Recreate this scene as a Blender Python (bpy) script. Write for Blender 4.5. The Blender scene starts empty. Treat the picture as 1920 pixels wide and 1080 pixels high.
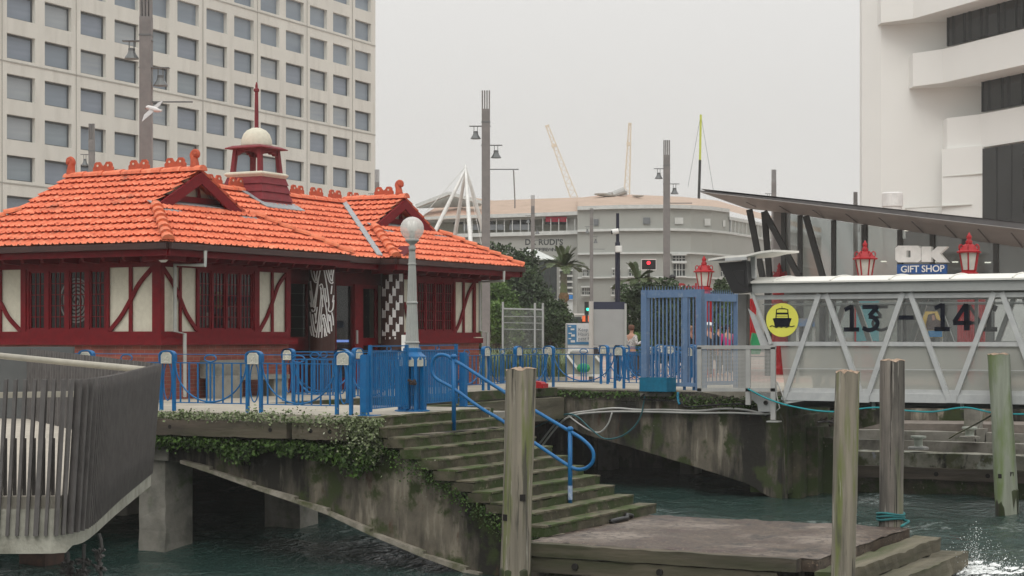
import bpy, bmesh, math, random
from mathutils import Vector, Matrix
R = math.radians
random.seed(7)
# ------------------------------------------------------------------ camera, sky, sun, exposure
F, CXP, HYP, EYE = 3400.0, 960.0, 630.0, 1.4
TH = R(28); CT, ST = math.cos(TH), math.sin(TH)
sc = bpy.context.scene
col = sc.collection
cam_d = bpy.data.cameras.new('camera'); cam = bpy.data.objects.new('camera', cam_d); col.objects.link(cam)
cam.location = (0, 0, EYE); cam.rotation_euler = (R(90), 0, R(28-90))
cam_d.sensor_width = 36; cam_d.lens = F/1920*36; cam_d.shift_y = 90/1920
cam_d.clip_start = 0.5; cam_d.clip_end = 5000
sc.camera = cam
sc.render.resolution_x = 1024; sc.render.resolution_y = 576
w = bpy.data.worlds.new('World'); sc.world = w; w.use_nodes = True
nt = w.node_tree; N = nt.nodes; L = nt.links
bg = N['Background']; bg.inputs[1].default_value = 0.1
sky = N.new('ShaderNodeTexSky'); sky.sky_type = 'NISHITA'; sky.sun_disc = False
SUN_EL, SUN_AZ = R(52), R(200)          # azimuth measured from +x counter-clockwise: where the sun stands
sky.sun_elevation = SUN_EL; sky.sun_rotation = R(90)-SUN_AZ
tc = N.new('ShaderNodeTexCoord'); sep = N.new('ShaderNodeSeparateXYZ'); L.new(tc.outputs['Generated'], sep.inputs[0])
rp = N.new('ShaderNodeValToRGB'); L.new(sep.outputs[2], rp.inputs[0])
cr = rp.color_ramp; cr.elements[0].position = 0.0; cr.elements[0].color = (.385, .376, .362, 1)
cr.elements[1].position = .9; cr.elements[1].color = (.80, .80, .79, 1)
e = cr.elements.new(.12); e.color = (.395, .386, .372, 1)
e = cr.elements.new(.3); e.color = (.47, .465, .455, 1)
ml = N.new('ShaderNodeVectorMath'); ml.operation = 'SCALE'; ml.inputs[3].default_value = 20.0
L.new(rp.outputs[0], ml.inputs[0])
mx = N.new('ShaderNodeMixRGB'); mx.inputs[0].default_value = .97
L.new(sky.outputs[0], mx.inputs[1]); L.new(ml.outputs[0], mx.inputs[2]); L.new(mx.outputs[0], bg.inputs[0])
sd = bpy.data.lights.new('sun', 'SUN'); sd.energy = 1.2; sd.angle = R(35); sd.color = (1, .97, .92)
so = bpy.data.objects.new('sun', sd); col.objects.link(so)
sdir = Vector((math.cos(SUN_EL)*math.cos(SUN_AZ), math.cos(SUN_EL)*math.sin(SUN_AZ), math.sin(SUN_EL)))
so.rotation_euler = sdir.to_track_quat('Z', 'Y').to_euler()
sc.view_settings.view_transform = 'Standard'; sc.view_settings.look = 'None'
sc.view_settings.exposure = 0; sc.view_settings.gamma = 1
sc.render.engine = 'CYCLES'
sc.cycles.max_bounces = 6; sc.cycles.transparent_max_bounces = 24; sc.cycles.volume_bounces = 0
# ------------------------------------------------------------------ measuring helpers (x, y follow the wharf's own grid)
def at(px, py, Y):
    X = (px-CXP)/F*Y
    return Vector((X*ST+Y*CT, -X*CT+Y*ST, EYE-(py-HYP)/F*Y))
def pu(px, py, u): return at(px, py, u/((px-CXP)/F*ST+CT))
def pv(px, py, v): return at(px, py, v/(-(px-CXP)/F*CT+ST))
def gz(px, py, z): return at(px, py, F*(EYE-z)/(py-HYP))
# ------------------------------------------------------------------ mesh builder
class MB:
    def __init__(s): s.v = []; s.f = []
    def add(s, vs, fs):
        o = len(s.v); s.v += [tuple(p) for p in vs]; s.f += [tuple(i+o for i in f) for f in fs]; return s
    def box(s, x0, x1, y0, y1, z0, z1):
        return s.add([(x0,y0,z0),(x1,y0,z0),(x1,y1,z0),(x0,y1,z0),(x0,y0,z1),(x1,y0,z1),(x1,y1,z1),(x0,y1,z1)],
                     [(3,2,1,0),(4,5,6,7),(0,1,5,4),(1,2,6,5),(2,3,7,6),(3,0,4,7)])
    def quad(s, a, b, c, d): return s.add([a,b,c,d], [(0,1,2,3)])
    def prism(s, poly, vec):
        n = len(poly); vec = Vector(vec); A = [Vector(p) for p in poly]; B = [p+vec for p in A]
        return s.add(A+B, [tuple(range(n-1,-1,-1)), tuple(range(n,2*n))]+[(i,(i+1)%n,(i+1)%n+n,i+n) for i in range(n)])
    def bar(s, p, q, wd, ht, up=(0,0,1)):
        p = Vector(p); q = Vector(q); d = (q-p).normalized(); up = Vector(up)
        if abs(d.dot(up)) > .98: up = Vector((1,0,0))
        sx = d.cross(up).normalized()*wd/2; sz = sx.cross(d).normalized()*ht/2
        vs = [p-sx-sz,p+sx-sz,p+sx+sz,p-sx+sz,q-sx-sz,q+sx-sz,q+sx+sz,q-sx+sz]
        return s.add(vs, [(0,3,2,1),(4,5,6,7),(0,1,5,4),(1,2,6,5),(2,3,7,6),(3,0,4,7)])
    def tube(s, pts, r, n=8, closed=False, cap=True):
        pts = [Vector(p) for p in pts]; m = len(pts); rings = []; prev = None
        for i, p in enumerate(pts):
            if closed: d = pts[(i+1)%m]-pts[i-1]
            else: d = pts[min(i+1,m-1)]-pts[max(i-1,0)]
            d.normalize()
            ref = Vector((0,0,1)) if abs(d.z) < .95 else Vector((1,0,0))
            if prev is not None: a = (prev-d*prev.dot(d)); a = a.normalized() if a.length > 1e-4 else d.cross(ref).normalized()
            else: a = d.cross(ref).normalized()
            prev = a; b = d.cross(a); rr = r[i] if isinstance(r, (list, tuple)) else r
            rings.append([p+(a*math.cos(t)+b*math.sin(t))*rr for t in [2*math.pi*k/n for k in range(n)]])
        vs = [x for g in rings for x in g]; fs = []
        for i in range(m if closed else m-1):
            j = (i+1) % m
            for k in range(n): fs.append((i*n+k, i*n+(k+1)%n, j*n+(k+1)%n, j*n+k))
        if cap and not closed: fs += [tuple(range(n-1,-1,-1)), tuple((m-1)*n+k for k in range(n))]
        return s.add(vs, fs)
    def cyl(s, p, q, r0, r1=None, n=12): return s.tube([p, q], [r0, r0 if r1 is None else r1], n)
    def lathe(s, prof, c=(0,0,0), n=16, a0=0.0):
        c = Vector(c); vs = []; m = len(prof)
        for r, z in prof:
            for k in range(n):
                t = a0+2*math.pi*k/n; vs.append(c+Vector((r*math.cos(t), r*math.sin(t), z)))
        fs = [(i*n+k, i*n+(k+1)%n, (i+1)*n+(k+1)%n, (i+1)*n+k) for i in range(m-1) for k in range(n)]
        fs += [tuple(range(n-1,-1,-1)), tuple((m-1)*n+k for k in range(n))]
        return s.add(vs, fs)
    def ribbon(s, pts, wd, thick, fmap):
        """flat band along 2-D points; fmap(x, y, h) gives the place in space, h is the height above the surface"""
        pts = [Vector((p[0], p[1])) for p in pts]; m = len(pts); vs = []
        for i, p in enumerate(pts):
            d = (pts[min(i+1,m-1)]-pts[max(i-1,0)]).normalized(); nn = Vector((-d.y, d.x))
            w2 = (wd[i] if isinstance(wd, (list, tuple)) else wd)/2
            for sgn in (-1, 1):
                q = p+nn*w2*sgn; vs += [fmap(q.x, q.y, 0), fmap(q.x, q.y, thick)]
        fs = []
        for i in range(m-1):
            a = i*4; b = a+4
            fs += [(a+1,b+1,b+3,a+3), (a,a+1,b+1,b)[::-1], (a+2,b+2,b+3,a+3)[::-1]]
        fs += [(0,1,3,2), ((m-1)*4,(m-1)*4+2,(m-1)*4+3,(m-1)*4+1)]
        return s.add(vs, fs)
    def mesh(s, name, m, smooth=False, inv=None):
        me = bpy.data.meshes.new(name)
        vs = s.v if inv is None else [tuple(inv @ Vector(p)) for p in s.v]
        me.from_pydata(vs, [], s.f); me.update()
        if m: me.materials.append(m)
        if smooth:
            me.polygons.foreach_set('use_smooth', [True]*len(me.polygons))
        return me
ROOT = {}
def thing(name, label, cat, loc=(0,0,0), rz=0.0, group=None):
    o = bpy.data.objects.new(name, None); col.objects.link(o); o.empty_display_size = .2
    o.location = loc; o.rotation_euler = (0, 0, rz); o['label'] = label; o['category'] = cat
    if group: o['group'] = group
    ROOT[o] = (Matrix.Translation(Vector(loc)) @ Matrix.Rotation(rz, 4, 'Z')).inverted()
    return o
def part(name, mb, m, parent, local=False, smooth=False, label=None, kind=None):
    root = parent
    while root.parent: root = root.parent
    me = mb.mesh(name, m, smooth, None if local else ROOT.get(root))
    o = bpy.data.objects.new(name, me); col.objects.link(o); o.parent = parent
    if label: o['label'] = label
    if kind: o['kind'] = kind
    return o
def solo(name, mb, m, label, cat, group=None, kind=None, smooth=False):
    o = bpy.data.objects.new(name, mb.mesh(name, m, smooth)); col.objects.link(o)
    if label: o['label'] = label
    if cat: o['category'] = cat
    if group: o['group'] = group
    if kind: o['kind'] = kind
    return o
def struct(name, mb, m, smooth=False): return solo(name, mb, m, None, None, kind='structure', smooth=smooth)
KIDS = {}
def dup(o, loc=None, rz=None, label=None, parent=None, scale=None):
    c = o.copy(); col.objects.link(c)
    if parent is not None: c.parent = parent
    if loc is not None: c.location = loc
    if rz is not None: c.rotation_euler = (0, 0, rz)
    if scale is not None: c.scale = (scale,)*3
    if label: c['label'] = label
    for ch in [x for x in bpy.data.objects if x.parent == o]: dup(ch, parent=c)
    return c
# ------------------------------------------------------------------ materials
MATS = {}
def mat(name, c1, c2=None, rough=.7, sc_=3.0, detail=5, bump=.0, bsc=None, metal=0.0, stretch=(1,1,1), patch=None, psc=1.2, pth=.55, pw=.08,
        patch2=None, p2sc=.8, p2th=.6, spec=.4, alpha=None, emit=None, estr=0, pstretch=None, p2stretch=None, extra=()):
    m = bpy.data.materials.new(name); m.use_nodes = True; nt = m.node_tree; N = nt.nodes; L = nt.links
    b = N['Principled BSDF']; b.inputs['Roughness'].default_value = rough; b.inputs['Metallic'].default_value = metal
    b.inputs['Specular IOR Level'].default_value = spec
    tc = N.new('ShaderNodeTexCoord')
    def noise(scale, st, det=5, seed=0):
        mp = N.new('ShaderNodeMapping'); mp.inputs['Scale'].default_value = st; mp.inputs['Location'].default_value = (seed, seed*1.7, 0)
        L.new(tc.outputs['Object'], mp.inputs[0])
        n = N.new('ShaderNodeTexNoise'); n.inputs['Scale'].default_value = scale; n.inputs['Detail'].default_value = det
        n.inputs['Roughness'].default_value = .6
        L.new(mp.outputs[0], n.inputs['Vector']); return n
    if c2 is None: c2 = tuple(x*.82 for x in c1)
    n1 = noise(sc_, stretch, detail)
    rr = N.new('ShaderNodeValToRGB'); rr.color_ramp.elements[0].position = .33; rr.color_ramp.elements[1].position = .67
    rr.color_ramp.elements[0].color = (*c2, 1); rr.color_ramp.elements[1].color = (*c1, 1)
    L.new(n1.outputs['Fac'], rr.inputs[0]); out = rr.outputs[0]
    for k, (pc, ps, pt, st, pw) in enumerate([(patch, psc, pth, pstretch or stretch, pw), (patch2, p2sc, p2th, p2stretch or stretch, pw)]+[(q[0], q[1], q[2], q[4], q[3]) for q in extra]):
        if pc is None: continue
        n2 = noise(ps, st, 7, 11+k*7)
        mr = N.new('ShaderNodeMapRange'); mr.inputs[1].default_value = pt-pw; mr.inputs[2].default_value = pt+pw
        L.new(n2.outputs['Fac'], mr.inputs[0])
        mx = N.new('ShaderNodeMixRGB'); L.new(mr.outputs[0], mx.inputs[0]); L.new(out, mx.inputs[1]); mx.inputs[2].default_value = (*pc, 1)
        out = mx.outputs[0]
    L.new(out, b.inputs['Base Color'])
    if bump:
        n3 = noise(bsc or sc_*4, stretch, 6, 3)
        bp = N.new('ShaderNodeBump'); bp.inputs['Strength'].default_value = bump; bp.inputs['Distance'].default_value = .02
        L.new(n3.outputs['Fac'], bp.inputs['Height']); L.new(bp.outputs[0], b.inputs['Normal'])
    if alpha is not None: b.inputs['Alpha'].default_value = alpha
    if emit: b.inputs['Emission Color'].default_value = (*emit, 1); b.inputs['Emission Strength'].default_value = estr
    MATS[name] = m; return m
def glassy(name, tint, trans, rough=.03, dcol=(.02,.025,.025), fres=.6):
    """window glass: part clear, part dark film, with a mirror of the sky on it"""
    m = bpy.data.materials.new(name); m.use_nodes = True; nt = m.node_tree; N = nt.nodes; L = nt.links
    N.remove(N['Principled BSDF']); out = N['Material Output']
    t = N.new('ShaderNodeBsdfTransparent'); t.inputs[0].default_value = (*tint, 1)
    d = N.new('ShaderNodeBsdfDiffuse'); d.inputs[0].default_value = (*dcol, 1)
    g = N.new('ShaderNodeBsdfGlossy'); g.inputs['Roughness'].default_value = rough
    g.inputs['Color'].default_value = (.9,.92,.92,1)
    a = N.new('ShaderNodeMixShader'); a.inputs[0].default_value = trans; L.new(d.outputs[0], a.inputs[1]); L.new(t.outputs[0], a.inputs[2])
    fr = N.new('ShaderNodeLayerWeight'); fr.inputs[0].default_value = .5
    pw = N.new('ShaderNodeMath'); pw.operation = 'POWER'; pw.inputs[1].default_value = 4; L.new(fr.outputs['Facing'], pw.inputs[0])
    mu = N.new('ShaderNodeMath'); mu.operation = 'MULTIPLY_ADD'; mu.inputs[1].default_value = .9; mu.inputs[2].default_value = .05*fres/.4; L.new(pw.outputs[0], mu.inputs[0]); mu.use_clamp = True
    b = N.new('ShaderNodeMixShader'); L.new(mu.outputs[0], b.inputs[0]); L.new(a.outputs[0], b.inputs[1]); L.new(g.outputs[0], b.inputs[2])
    L.new(b.outputs[0], out.inputs[0]); return m
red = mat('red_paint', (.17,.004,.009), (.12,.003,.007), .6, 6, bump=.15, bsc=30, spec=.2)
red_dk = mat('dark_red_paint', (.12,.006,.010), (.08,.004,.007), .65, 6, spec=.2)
plaster = mat('roughcast', (.64,.61,.50), (.56,.53,.43), .9, 9, bump=.5, bsc=60)
tile = mat('terracotta_tile', (.76,.215,.11), (.61,.145,.07), .78, 3.2, detail=9, bump=.2, bsc=25, patch=(.42,.08,.04), psc=7, pth=.62, patch2=(.82,.30,.17), p2sc=4.5, p2th=.62, extra=[((.28,.10,.06), 1.2, .68, .05, (1,1,1))])
tile_lt = mat('ridge_terracotta', (.72,.20,.09), (.55,.13,.06), .75, 6, bump=.2, patch=(.35,.16,.09), psc=9, pth=.64)
tile_dk = mat('old_terracotta', (.50,.10,.045), (.36,.07,.035), .8, 9, bump=.3)
gutter_m = mat('brown_gutter', (.055,.022,.018), (.035,.016,.014), .45)
grey_pipe = mat('grey_pipe', (.42,.43,.40), (.34,.35,.33), .45)
lead = mat('lead_flashing', (.33,.36,.37), (.22,.24,.25), .5, 12, bump=.4)
blue = mat('blue_paint', (.002,.125,.32), (.002,.095,.26), .4, 5, spec=.35, patch=(.05,.16,.26), psc=14, pth=.66, pw=.03)
blue_lt = mat('faded_blue_paint', (.125,.21,.35), (.10,.175,.30), .55, 4, patch=(.2,.27,.36), psc=5, pth=.64)
plaque_m = mat('plaque_grey', (.50,.50,.43), (.38,.38,.33), .7, 20)
plaque_w = mat('plaque_relief', (.72,.71,.62), None, .7)
conc = mat('concrete_deck', (.40,.365,.30), (.30,.275,.225), .85, 1.5, bump=.3, bsc=40, patch=(.28,.25,.21), psc=2.3, pth=.62)
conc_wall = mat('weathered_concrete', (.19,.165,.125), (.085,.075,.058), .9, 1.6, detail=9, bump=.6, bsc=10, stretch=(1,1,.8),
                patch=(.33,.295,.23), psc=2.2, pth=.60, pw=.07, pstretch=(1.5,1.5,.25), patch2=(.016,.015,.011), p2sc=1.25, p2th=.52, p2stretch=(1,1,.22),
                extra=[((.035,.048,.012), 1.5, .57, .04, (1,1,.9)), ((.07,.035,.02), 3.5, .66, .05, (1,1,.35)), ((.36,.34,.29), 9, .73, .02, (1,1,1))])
conc_pale = mat('pale_concrete', (.28,.27,.235), (.18,.17,.145), .9, 2, bump=.4, bsc=15, patch=(.10,.10,.085), psc=1.3, pth=.6, patch2=(.09,.12,.05), p2sc=2, p2th=.66)
stair_m = mat('mossy_steps', (.09,.08,.052), (.038,.035,.02), .92, 3.2, detail=9, bump=.6, bsc=22, patch=(.03,.048,.009), psc=1.6, pth=.50, pw=.05, patch2=(.2,.18,.13), p2sc=7, p2th=.68)
stair_top = mat('stair_treads', (.145,.128,.085), (.075,.068,.042), .9, 4, detail=9, bump=.5, bsc=30, patch=(.05,.072,.018), psc=1.9, pth=.52, pw=.06, extra=[((.03,.03,.018), 5, .6, .05, (1,1,1)), ((.34,.31,.24), 14, .70, .02, (1,1,1))])  # treads coloured lighter than the step faces
landing_m = mat('wet_landing', (.092,.064,.042), (.042,.028,.018), .55, 2.0, detail=10, bump=.5, bsc=40, patch=(.045,.022,.016), psc=1.1, pth=.56, patch2=(.19,.155,.125), p2sc=.6, p2th=.56, extra=[((.035,.024,.017), 7, .56, .05, (1,1,1)), ((.022,.017,.013), .9, .63, .04, (1,1,1)), ((.22,.16,.11), 16, .62, .03, (1,1,1)), ((.36,.33,.28), 12, .74, .02, (1,1,1))])
timber = mat('weathered_timber', (.15,.12,.09), (.05,.042,.034), .9, 3, detail=9, bump=.8, bsc=10, stretch=(1,.12,1), patch=(.04,.045,.02), psc=.9, pth=.56)
timber_u = mat('weathered_timber_along', (.17,.15,.105), (.06,.055,.036), .9, 3, detail=9, bump=.8, bsc=10, stretch=(.12,1,1), patch=(.05,.065,.02), psc=1.2, pth=.54)
pile_m = mat('pile_wood', (.30,.265,.205), (.15,.135,.105), .92, 7, detail=10, bump=1, bsc=12, stretch=(1,1,.05), patch=(.15,.17,.06), psc=4, pth=.57, pw=.05, pstretch=(1,1,.08), patch2=(.075,.07,.055), p2sc=5, p2th=.60, p2stretch=(1.5,1.5,.12), extra=[((.38,.36,.31), 9, .66, .04, (1.5,1.5,.1)), ((.02,.018,.014), 12, .63, .02, (2,2,.035))])
pile_gn = mat('green_pile_wood', (.31,.34,.27), (.19,.205,.16), .92, 5, detail=10, bump=.7, bsc=9, stretch=(1,1,.09), patch=(.15,.2,.08), psc=2.5, pth=.56, pstretch=(1,1,.2))
pile_wet = mat('wet_pile_wood', (.07,.065,.045), (.03,.03,.02), .4, 5, bump=.5, stretch=(1,1,.15), patch=(.04,.06,.015), psc=3, pth=.52)
endgrain = mat('end_grain', (.40,.30,.22), (.24,.17,.12), .95, 14, bump=.6)
hole_m = mat('bolt_hole', (.012,.01,.008), None, .9)
steel_dk = mat('dark_steel', (.125,.115,.11), (.085,.078,.075), .5, 6, metal=.0, spec=.45)
steel_gy = mat('grey_steel', (.40,.40,.38), (.34,.34,.33), .45, 4, metal=.1)
alu = mat('brushed_aluminium', (.50,.51,.50), (.42,.43,.43), .42, 4, metal=.15)
white_m = mat('white_metal', (.72,.72,.69), (.64,.64,.61), .5)
black_m = mat('black_plastic', (.012,.012,.013), None, .4)
pole_m = mat('pole_paint', (.21,.195,.185), (.16,.15,.145), .55, 3, bump=.1)
navy = mat('navy_paint', (.012,.014,.03), None, .45)
moss_leaf = mat('moss_leaf', (.06,.125,.014), (.018,.045,.006), .8, 4, patch=(.12,.17,.06), psc=9, pth=.6)
moss_pale = mat('pale_weed', (.22,.26,.13), (.07,.11,.03), .8, 9, patch=(.5,.47,.42), psc=30, pth=.62)
leaf_a = mat('tree_leaf', (.045,.075,.025), (.012,.024,.01), .7, .9, detail=6)
leaf_b = mat('bright_leaf', (.11,.19,.04), (.03,.065,.015), .65, 1.3, detail=6)
leaf_c = mat('shrub_leaf', (.05,.085,.025), (.015,.03,.01), .7, 1.5, detail=6)
palm_m = mat('palm_leaf', (.09,.12,.045), (.04,.06,.02), .6, 1.5)
flax_m = mat('flax_leaf', (.20,.25,.13), (.09,.13,.05), .6, 2)
bark = mat('bark', (.10,.08,.06), (.05,.04,.03), .95, 6, bump=.5)
kiosk_glass = glassy('kiosk_glass', (.75,.78,.75), .8, .04, (.008,.009,.009), .18)
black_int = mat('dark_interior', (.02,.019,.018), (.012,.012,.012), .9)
brown_wood = mat('brown_column_wood', (.055,.018,.012), (.04,.013,.009), .5, 3, stretch=(1,1,.2))
white_paint = mat('white_pattern_paint', (.80,.78,.76), None, .6)
def brick_mat():
    m = bpy.data.materials.new('red_brick'); m.use_nodes = True; nt = m.node_tree; N = nt.nodes; L = nt.links; b = N['Principled BSDF']
    tc = N.new('ShaderNodeTexCoord'); s = N.new('ShaderNodeSeparateXYZ'); L.new(tc.outputs['Object'], s.inputs[0])
    a = N.new('ShaderNodeMath'); L.new(s.outputs[0], a.inputs[0]); L.new(s.outputs[1], a.inputs[1])
    c = N.new('ShaderNodeCombineXYZ'); L.new(a.outputs[0], c.inputs[0]); L.new(s.outputs[2], c.inputs[1])
    br = N.new('ShaderNodeTexBrick'); L.new(c.outputs[0], br.inputs[0])
    br.inputs['Color1'].default_value = (.26,.055,.035,1); br.inputs['Color2'].default_value = (.17,.045,.032,1)
    br.inputs['Mortar'].default_value = (.24,.14,.11,1)
    br.inputs['Scale'].default_value = 1; br.inputs['Brick Width'].default_value = .235; br.inputs['Row Height'].default_value = .085
    br.inputs['Mortar Size'].default_value = .006; br.inputs['Mortar Smooth'].default_value = .3
    n = N.new('ShaderNodeTexNoise'); n.inputs['Scale'].default_value = 1.6; n.inputs['Detail'].default_value = 6; L.new(tc.outputs['Object'], n.inputs[0])
    mr = N.new('ShaderNodeMapRange'); mr.inputs[1].default_value = .35; mr.inputs[2].default_value = .7; mr.inputs[3].default_value = .7; mr.inputs[4].default_value = 1.25
    L.new(n.outputs['Fac'], mr.inputs[0]); mm = N.new('ShaderNodeVectorMath'); mm.operation = 'SCALE'; L.new(br.outputs[0], mm.inputs[0]); L.new(mr.outputs[0], mm.inputs[3])
    L.new(mm.outputs[0], b.inputs['Base Color']); b.inputs['Roughness'].default_value = .8
    bp = N.new('ShaderNodeBump'); bp.invert = True; bp.inputs['Strength'].default_value = .5; bp.inputs['Distance'].default_value = .01
    L.new(br.outputs['Fac'], bp.inputs['Height']); L.new(bp.outputs[0], b.inputs['Normal']); return m
brick = brick_mat()
def text_mesh(body, size, m, origin, xdir, ydir, parent=None, name='lettering', extrude=.01, bold=0.0, spacing=1.0, align='LEFT', label=None):
    cu = bpy.data.curves.new(name, 'FONT'); cu.body = body; cu.size = size; cu.extrude = extrude; cu.offset = bold; cu.space_character = spacing
    cu.align_x = align; cu.resolution_u = 3
    tmp = bpy.data.objects.new('tmp', cu); col.objects.link(tmp)
    dg = bpy.context.evaluated_depsgraph_get(); me = bpy.data.meshes.new_from_object(tmp.evaluated_get(dg))
    bpy.data.objects.remove(tmp); bpy.data.curves.remove(cu)
    x = Vector(xdir).normalized(); y = Vector(ydir).normalized(); z = x.cross(y)
    M = Matrix(((x.x,y.x,z.x,origin[0]),(x.y,y.y,z.y,origin[1]),(x.z,y.z,z.z,origin[2]),(0,0,0,1)))
    mb = MB(); mb.v = [tuple(M @ v.co) for v in me.vertices]; mb.f = [tuple(p.vertices) for p in me.polygons]
    bpy.data.meshes.remove(me)
    return part(name, mb, m, parent, label=label)
def smooth_pts(P, n=6, closed=False):
    P = [Vector(p) for p in P]; m = len(P); out = []
    rng = range(m) if closed else range(m-1)
    for i in rng:
        p1 = P[i]; p2 = P[(i+1) % m]
        p0 = P[i-1] if (closed or i > 0) else p1*2-p2
        p3 = P[(i+2) % m] if (closed or i+2 < m) else p2*2-p1
        for k in range(n):
            t = k/n
            out.append(.5*((2*p1)+(p2-p0)*t+(2*p0-5*p1+4*p2-p3)*t*t+(3*p1-p0-3*p2+p3)*t**3))
    if not closed: out.append(P[-1])
    return out
# ================================================================== water, wharf, ground
WZ = -2.65
def ray_line(px, py, A, B):
    """point where the sight line of a photo point meets the upright plane through A and B (plan points)"""
    A = Vector(A); B = Vector(B); d = B-A; p = at(px, py, 1.0); q = Vector((p.x, p.y))
    t = (A.x*d.y-A.y*d.x)/(q.x*d.y-q.y*d.x)
    return at(px, py, t)
def rough(mb, x0, x1, y0, y1, z0, z1, ax=0, n=10, jit=.008, chip=.0):
    lo = (x0, y0, z0); hi = (x1, y1, z1); o = [a for a in range(3) if a != ax]; rings = []
    for i in range(n+1):
        t = lo[ax]+(hi[ax]-lo[ax])*i/n; ring = []
        for a, b in ((lo[o[0]], lo[o[1]]), (hi[o[0]], lo[o[1]]), (hi[o[0]], hi[o[1]]), (lo[o[0]], hi[o[1]])):
            p = [0, 0, 0]; p[ax] = t; p[o[0]] = a+random.uniform(-jit, jit); p[o[1]] = b+random.uniform(-jit, jit)
            if chip and random.random() < .12: p[o[1]] -= chip*random.random() if b == hi[o[1]] else 0
            ring.append(tuple(p))
        rings += ring
    fs = [(0,3,2,1), (n*4, n*4+1, n*4+2, n*4+3)]
    for i in range(n):
        for k in range(4): fs.append((i*4+k, i*4+(k+1) % 4, i*4+4+(k+1) % 4, i*4+4+k))
    return mb.add(rings, fs)
def water_mat():
    m = bpy.data.materials.new('harbour_water'); m.use_nodes = True; nt = m.node_tree; N = nt.nodes; L = nt.links; b = N['Principled BSDF']
    b.inputs['Base Color'].default_value = (.019,.043,.037,1); b.inputs['Roughness'].default_value = .09; b.inputs['IOR'].default_value = 1.33
    tc = N.new('ShaderNodeTexCoord'); h = None
    for s, st, wt in ((1.6, (1,1,1), .6), (4.5, (1,1.3,1), .4), (12, (1,1,1), .14)):
        mp = N.new('ShaderNodeMapping'); mp.inputs['Scale'].default_value = st; L.new(tc.outputs['Object'], mp.inputs[0])
        n = N.new('ShaderNodeTexNoise'); n.inputs['Scale'].default_value = s; n.inputs['Detail'].default_value = 3; L.new(mp.outputs[0], n.inputs[0])
        mu = N.new('ShaderNodeMath'); mu.operation = 'MULTIPLY'; mu.inputs[1].default_value = wt; L.new(n.outputs['Fac'], mu.inputs[0])
        if h is None: h = mu.outputs[0]
        else:
            ad = N.new('ShaderNodeMath'); L.new(h, ad.inputs[0]); L.new(mu.outputs[0], ad.inputs[1]); h = ad.outputs[0]
    bp = N.new('ShaderNodeBump'); bp.inputs['Strength'].default_value = 1.0; bp.inputs['Distance'].default_value = .24
    L.new(h, bp.inputs['Height']); L.new(bp.outputs[0], b.inputs['Normal'])
    # scattered foam flecks
    mp = N.new('ShaderNodeMapping'); mp.inputs['Scale'].default_value = (1.0,2.2,1); mp.inputs['Rotation'].default_value = (0,0,.9); L.new(tc.outputs['Object'], mp.inputs[0])
    n = N.new('ShaderNodeTexNoise'); n.inputs['Scale'].default_value = 3.2; n.inputs['Detail'].default_value = 8; n.inputs['Roughness'].default_value = .7; L.new(mp.outputs[0], n.inputs[0])
    n0 = N.new('ShaderNodeTexNoise'); n0.inputs['Scale'].default_value = .25; n0.inputs['Detail'].default_value = 2; L.new(tc.outputs['Object'], n0.inputs[0])
    ad = N.new('ShaderNodeMath'); L.new(n.outputs['Fac'], ad.inputs[0]); L.new(n0.outputs['Fac'], ad.inputs[1])
    mr = N.new('ShaderNodeMapRange'); mr.inputs[1].default_value = 1.09; mr.inputs[2].default_value = 1.2; mr.inputs[4].default_value = .4; L.new(ad.outputs[0], mr.inputs[0])
    sp = N.new('ShaderNodeSeparateXYZ'); L.new(tc.outputs['Object'], sp.inputs[0])
    m3 = N.new('ShaderNodeMapRange'); m3.inputs[1].default_value = 19; m3.inputs[2].default_value = 13; L.new(sp.outputs[1], m3.inputs[0])
    m4 = N.new('ShaderNodeMath'); m4.operation = 'MULTIPLY'; L.new(mr.outputs[0], m4.inputs[0]); L.new(m3.outputs[0], m4.inputs[1])
    mx = N.new('ShaderNodeMixRGB'); L.new(m4.outputs[0], mx.inputs[0]); mx.inputs[1].default_value = (.019,.043,.037,1); mx.inputs[2].default_value = (.45,.5,.48,1)
    L.new(mx.outputs[0], b.inputs['Base Color'])
    mr2 = N.new('ShaderNodeMapRange'); mr2.inputs[1].default_value = 1.13; mr2.inputs[2].default_value = 1.22; mr2.inputs[3].default_value = .09; mr2.inputs[4].default_value = .6
    L.new(ad.outputs[0], mr2.inputs[0])
    return m
wm = water_mat()
mb = MB(); x0, x1, y0, y1, st = 18.0, 56.0, 2.0, 34.0, .16
nx = int((x1-x0)/st); ny = int((y1-y0)/st)
waves = [(random.uniform(.9, 7), random.uniform(0, 6.28), random.uniform(0, 6.28)) for _ in range(22)]
def wave(x, y):
    h = 0
    for k, a, ph in waves: h += .024/k**.8*math.sin(k*(x*math.cos(a)+y*math.sin(a))+ph)
    return h
for j in range(ny+1):
    for i in range(nx+1):
        x = x0+st*i; y = y0+st*j; f = min(1, min(x-x0, x0+nx*st-x, y-y0, y0+ny*st-y)/2)
        mb.v.append((x, y, WZ+wave(x, y)*f))
for j in range(ny):
    for i in range(nx):
        a = j*(nx+1)+i; mb.f.append((a, a+1, a+nx+2, a+nx+1))
X1 = x0+nx*st; Y1 = y0+ny*st; B = 1500
for q in (((-B,-B),(B,-B),(B,y0),(-B,y0)), ((-B,Y1),(B,Y1),(B,B),(-B,B)), ((-B,y0),(x0,y0),(x0,Y1),(-B,Y1)), ((X1,y0),(B,y0),(B,Y1),(X1,Y1))):
    mb.quad(*[(a, b, WZ) for a, b in q])
struct('water', mb, wm, True)
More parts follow.
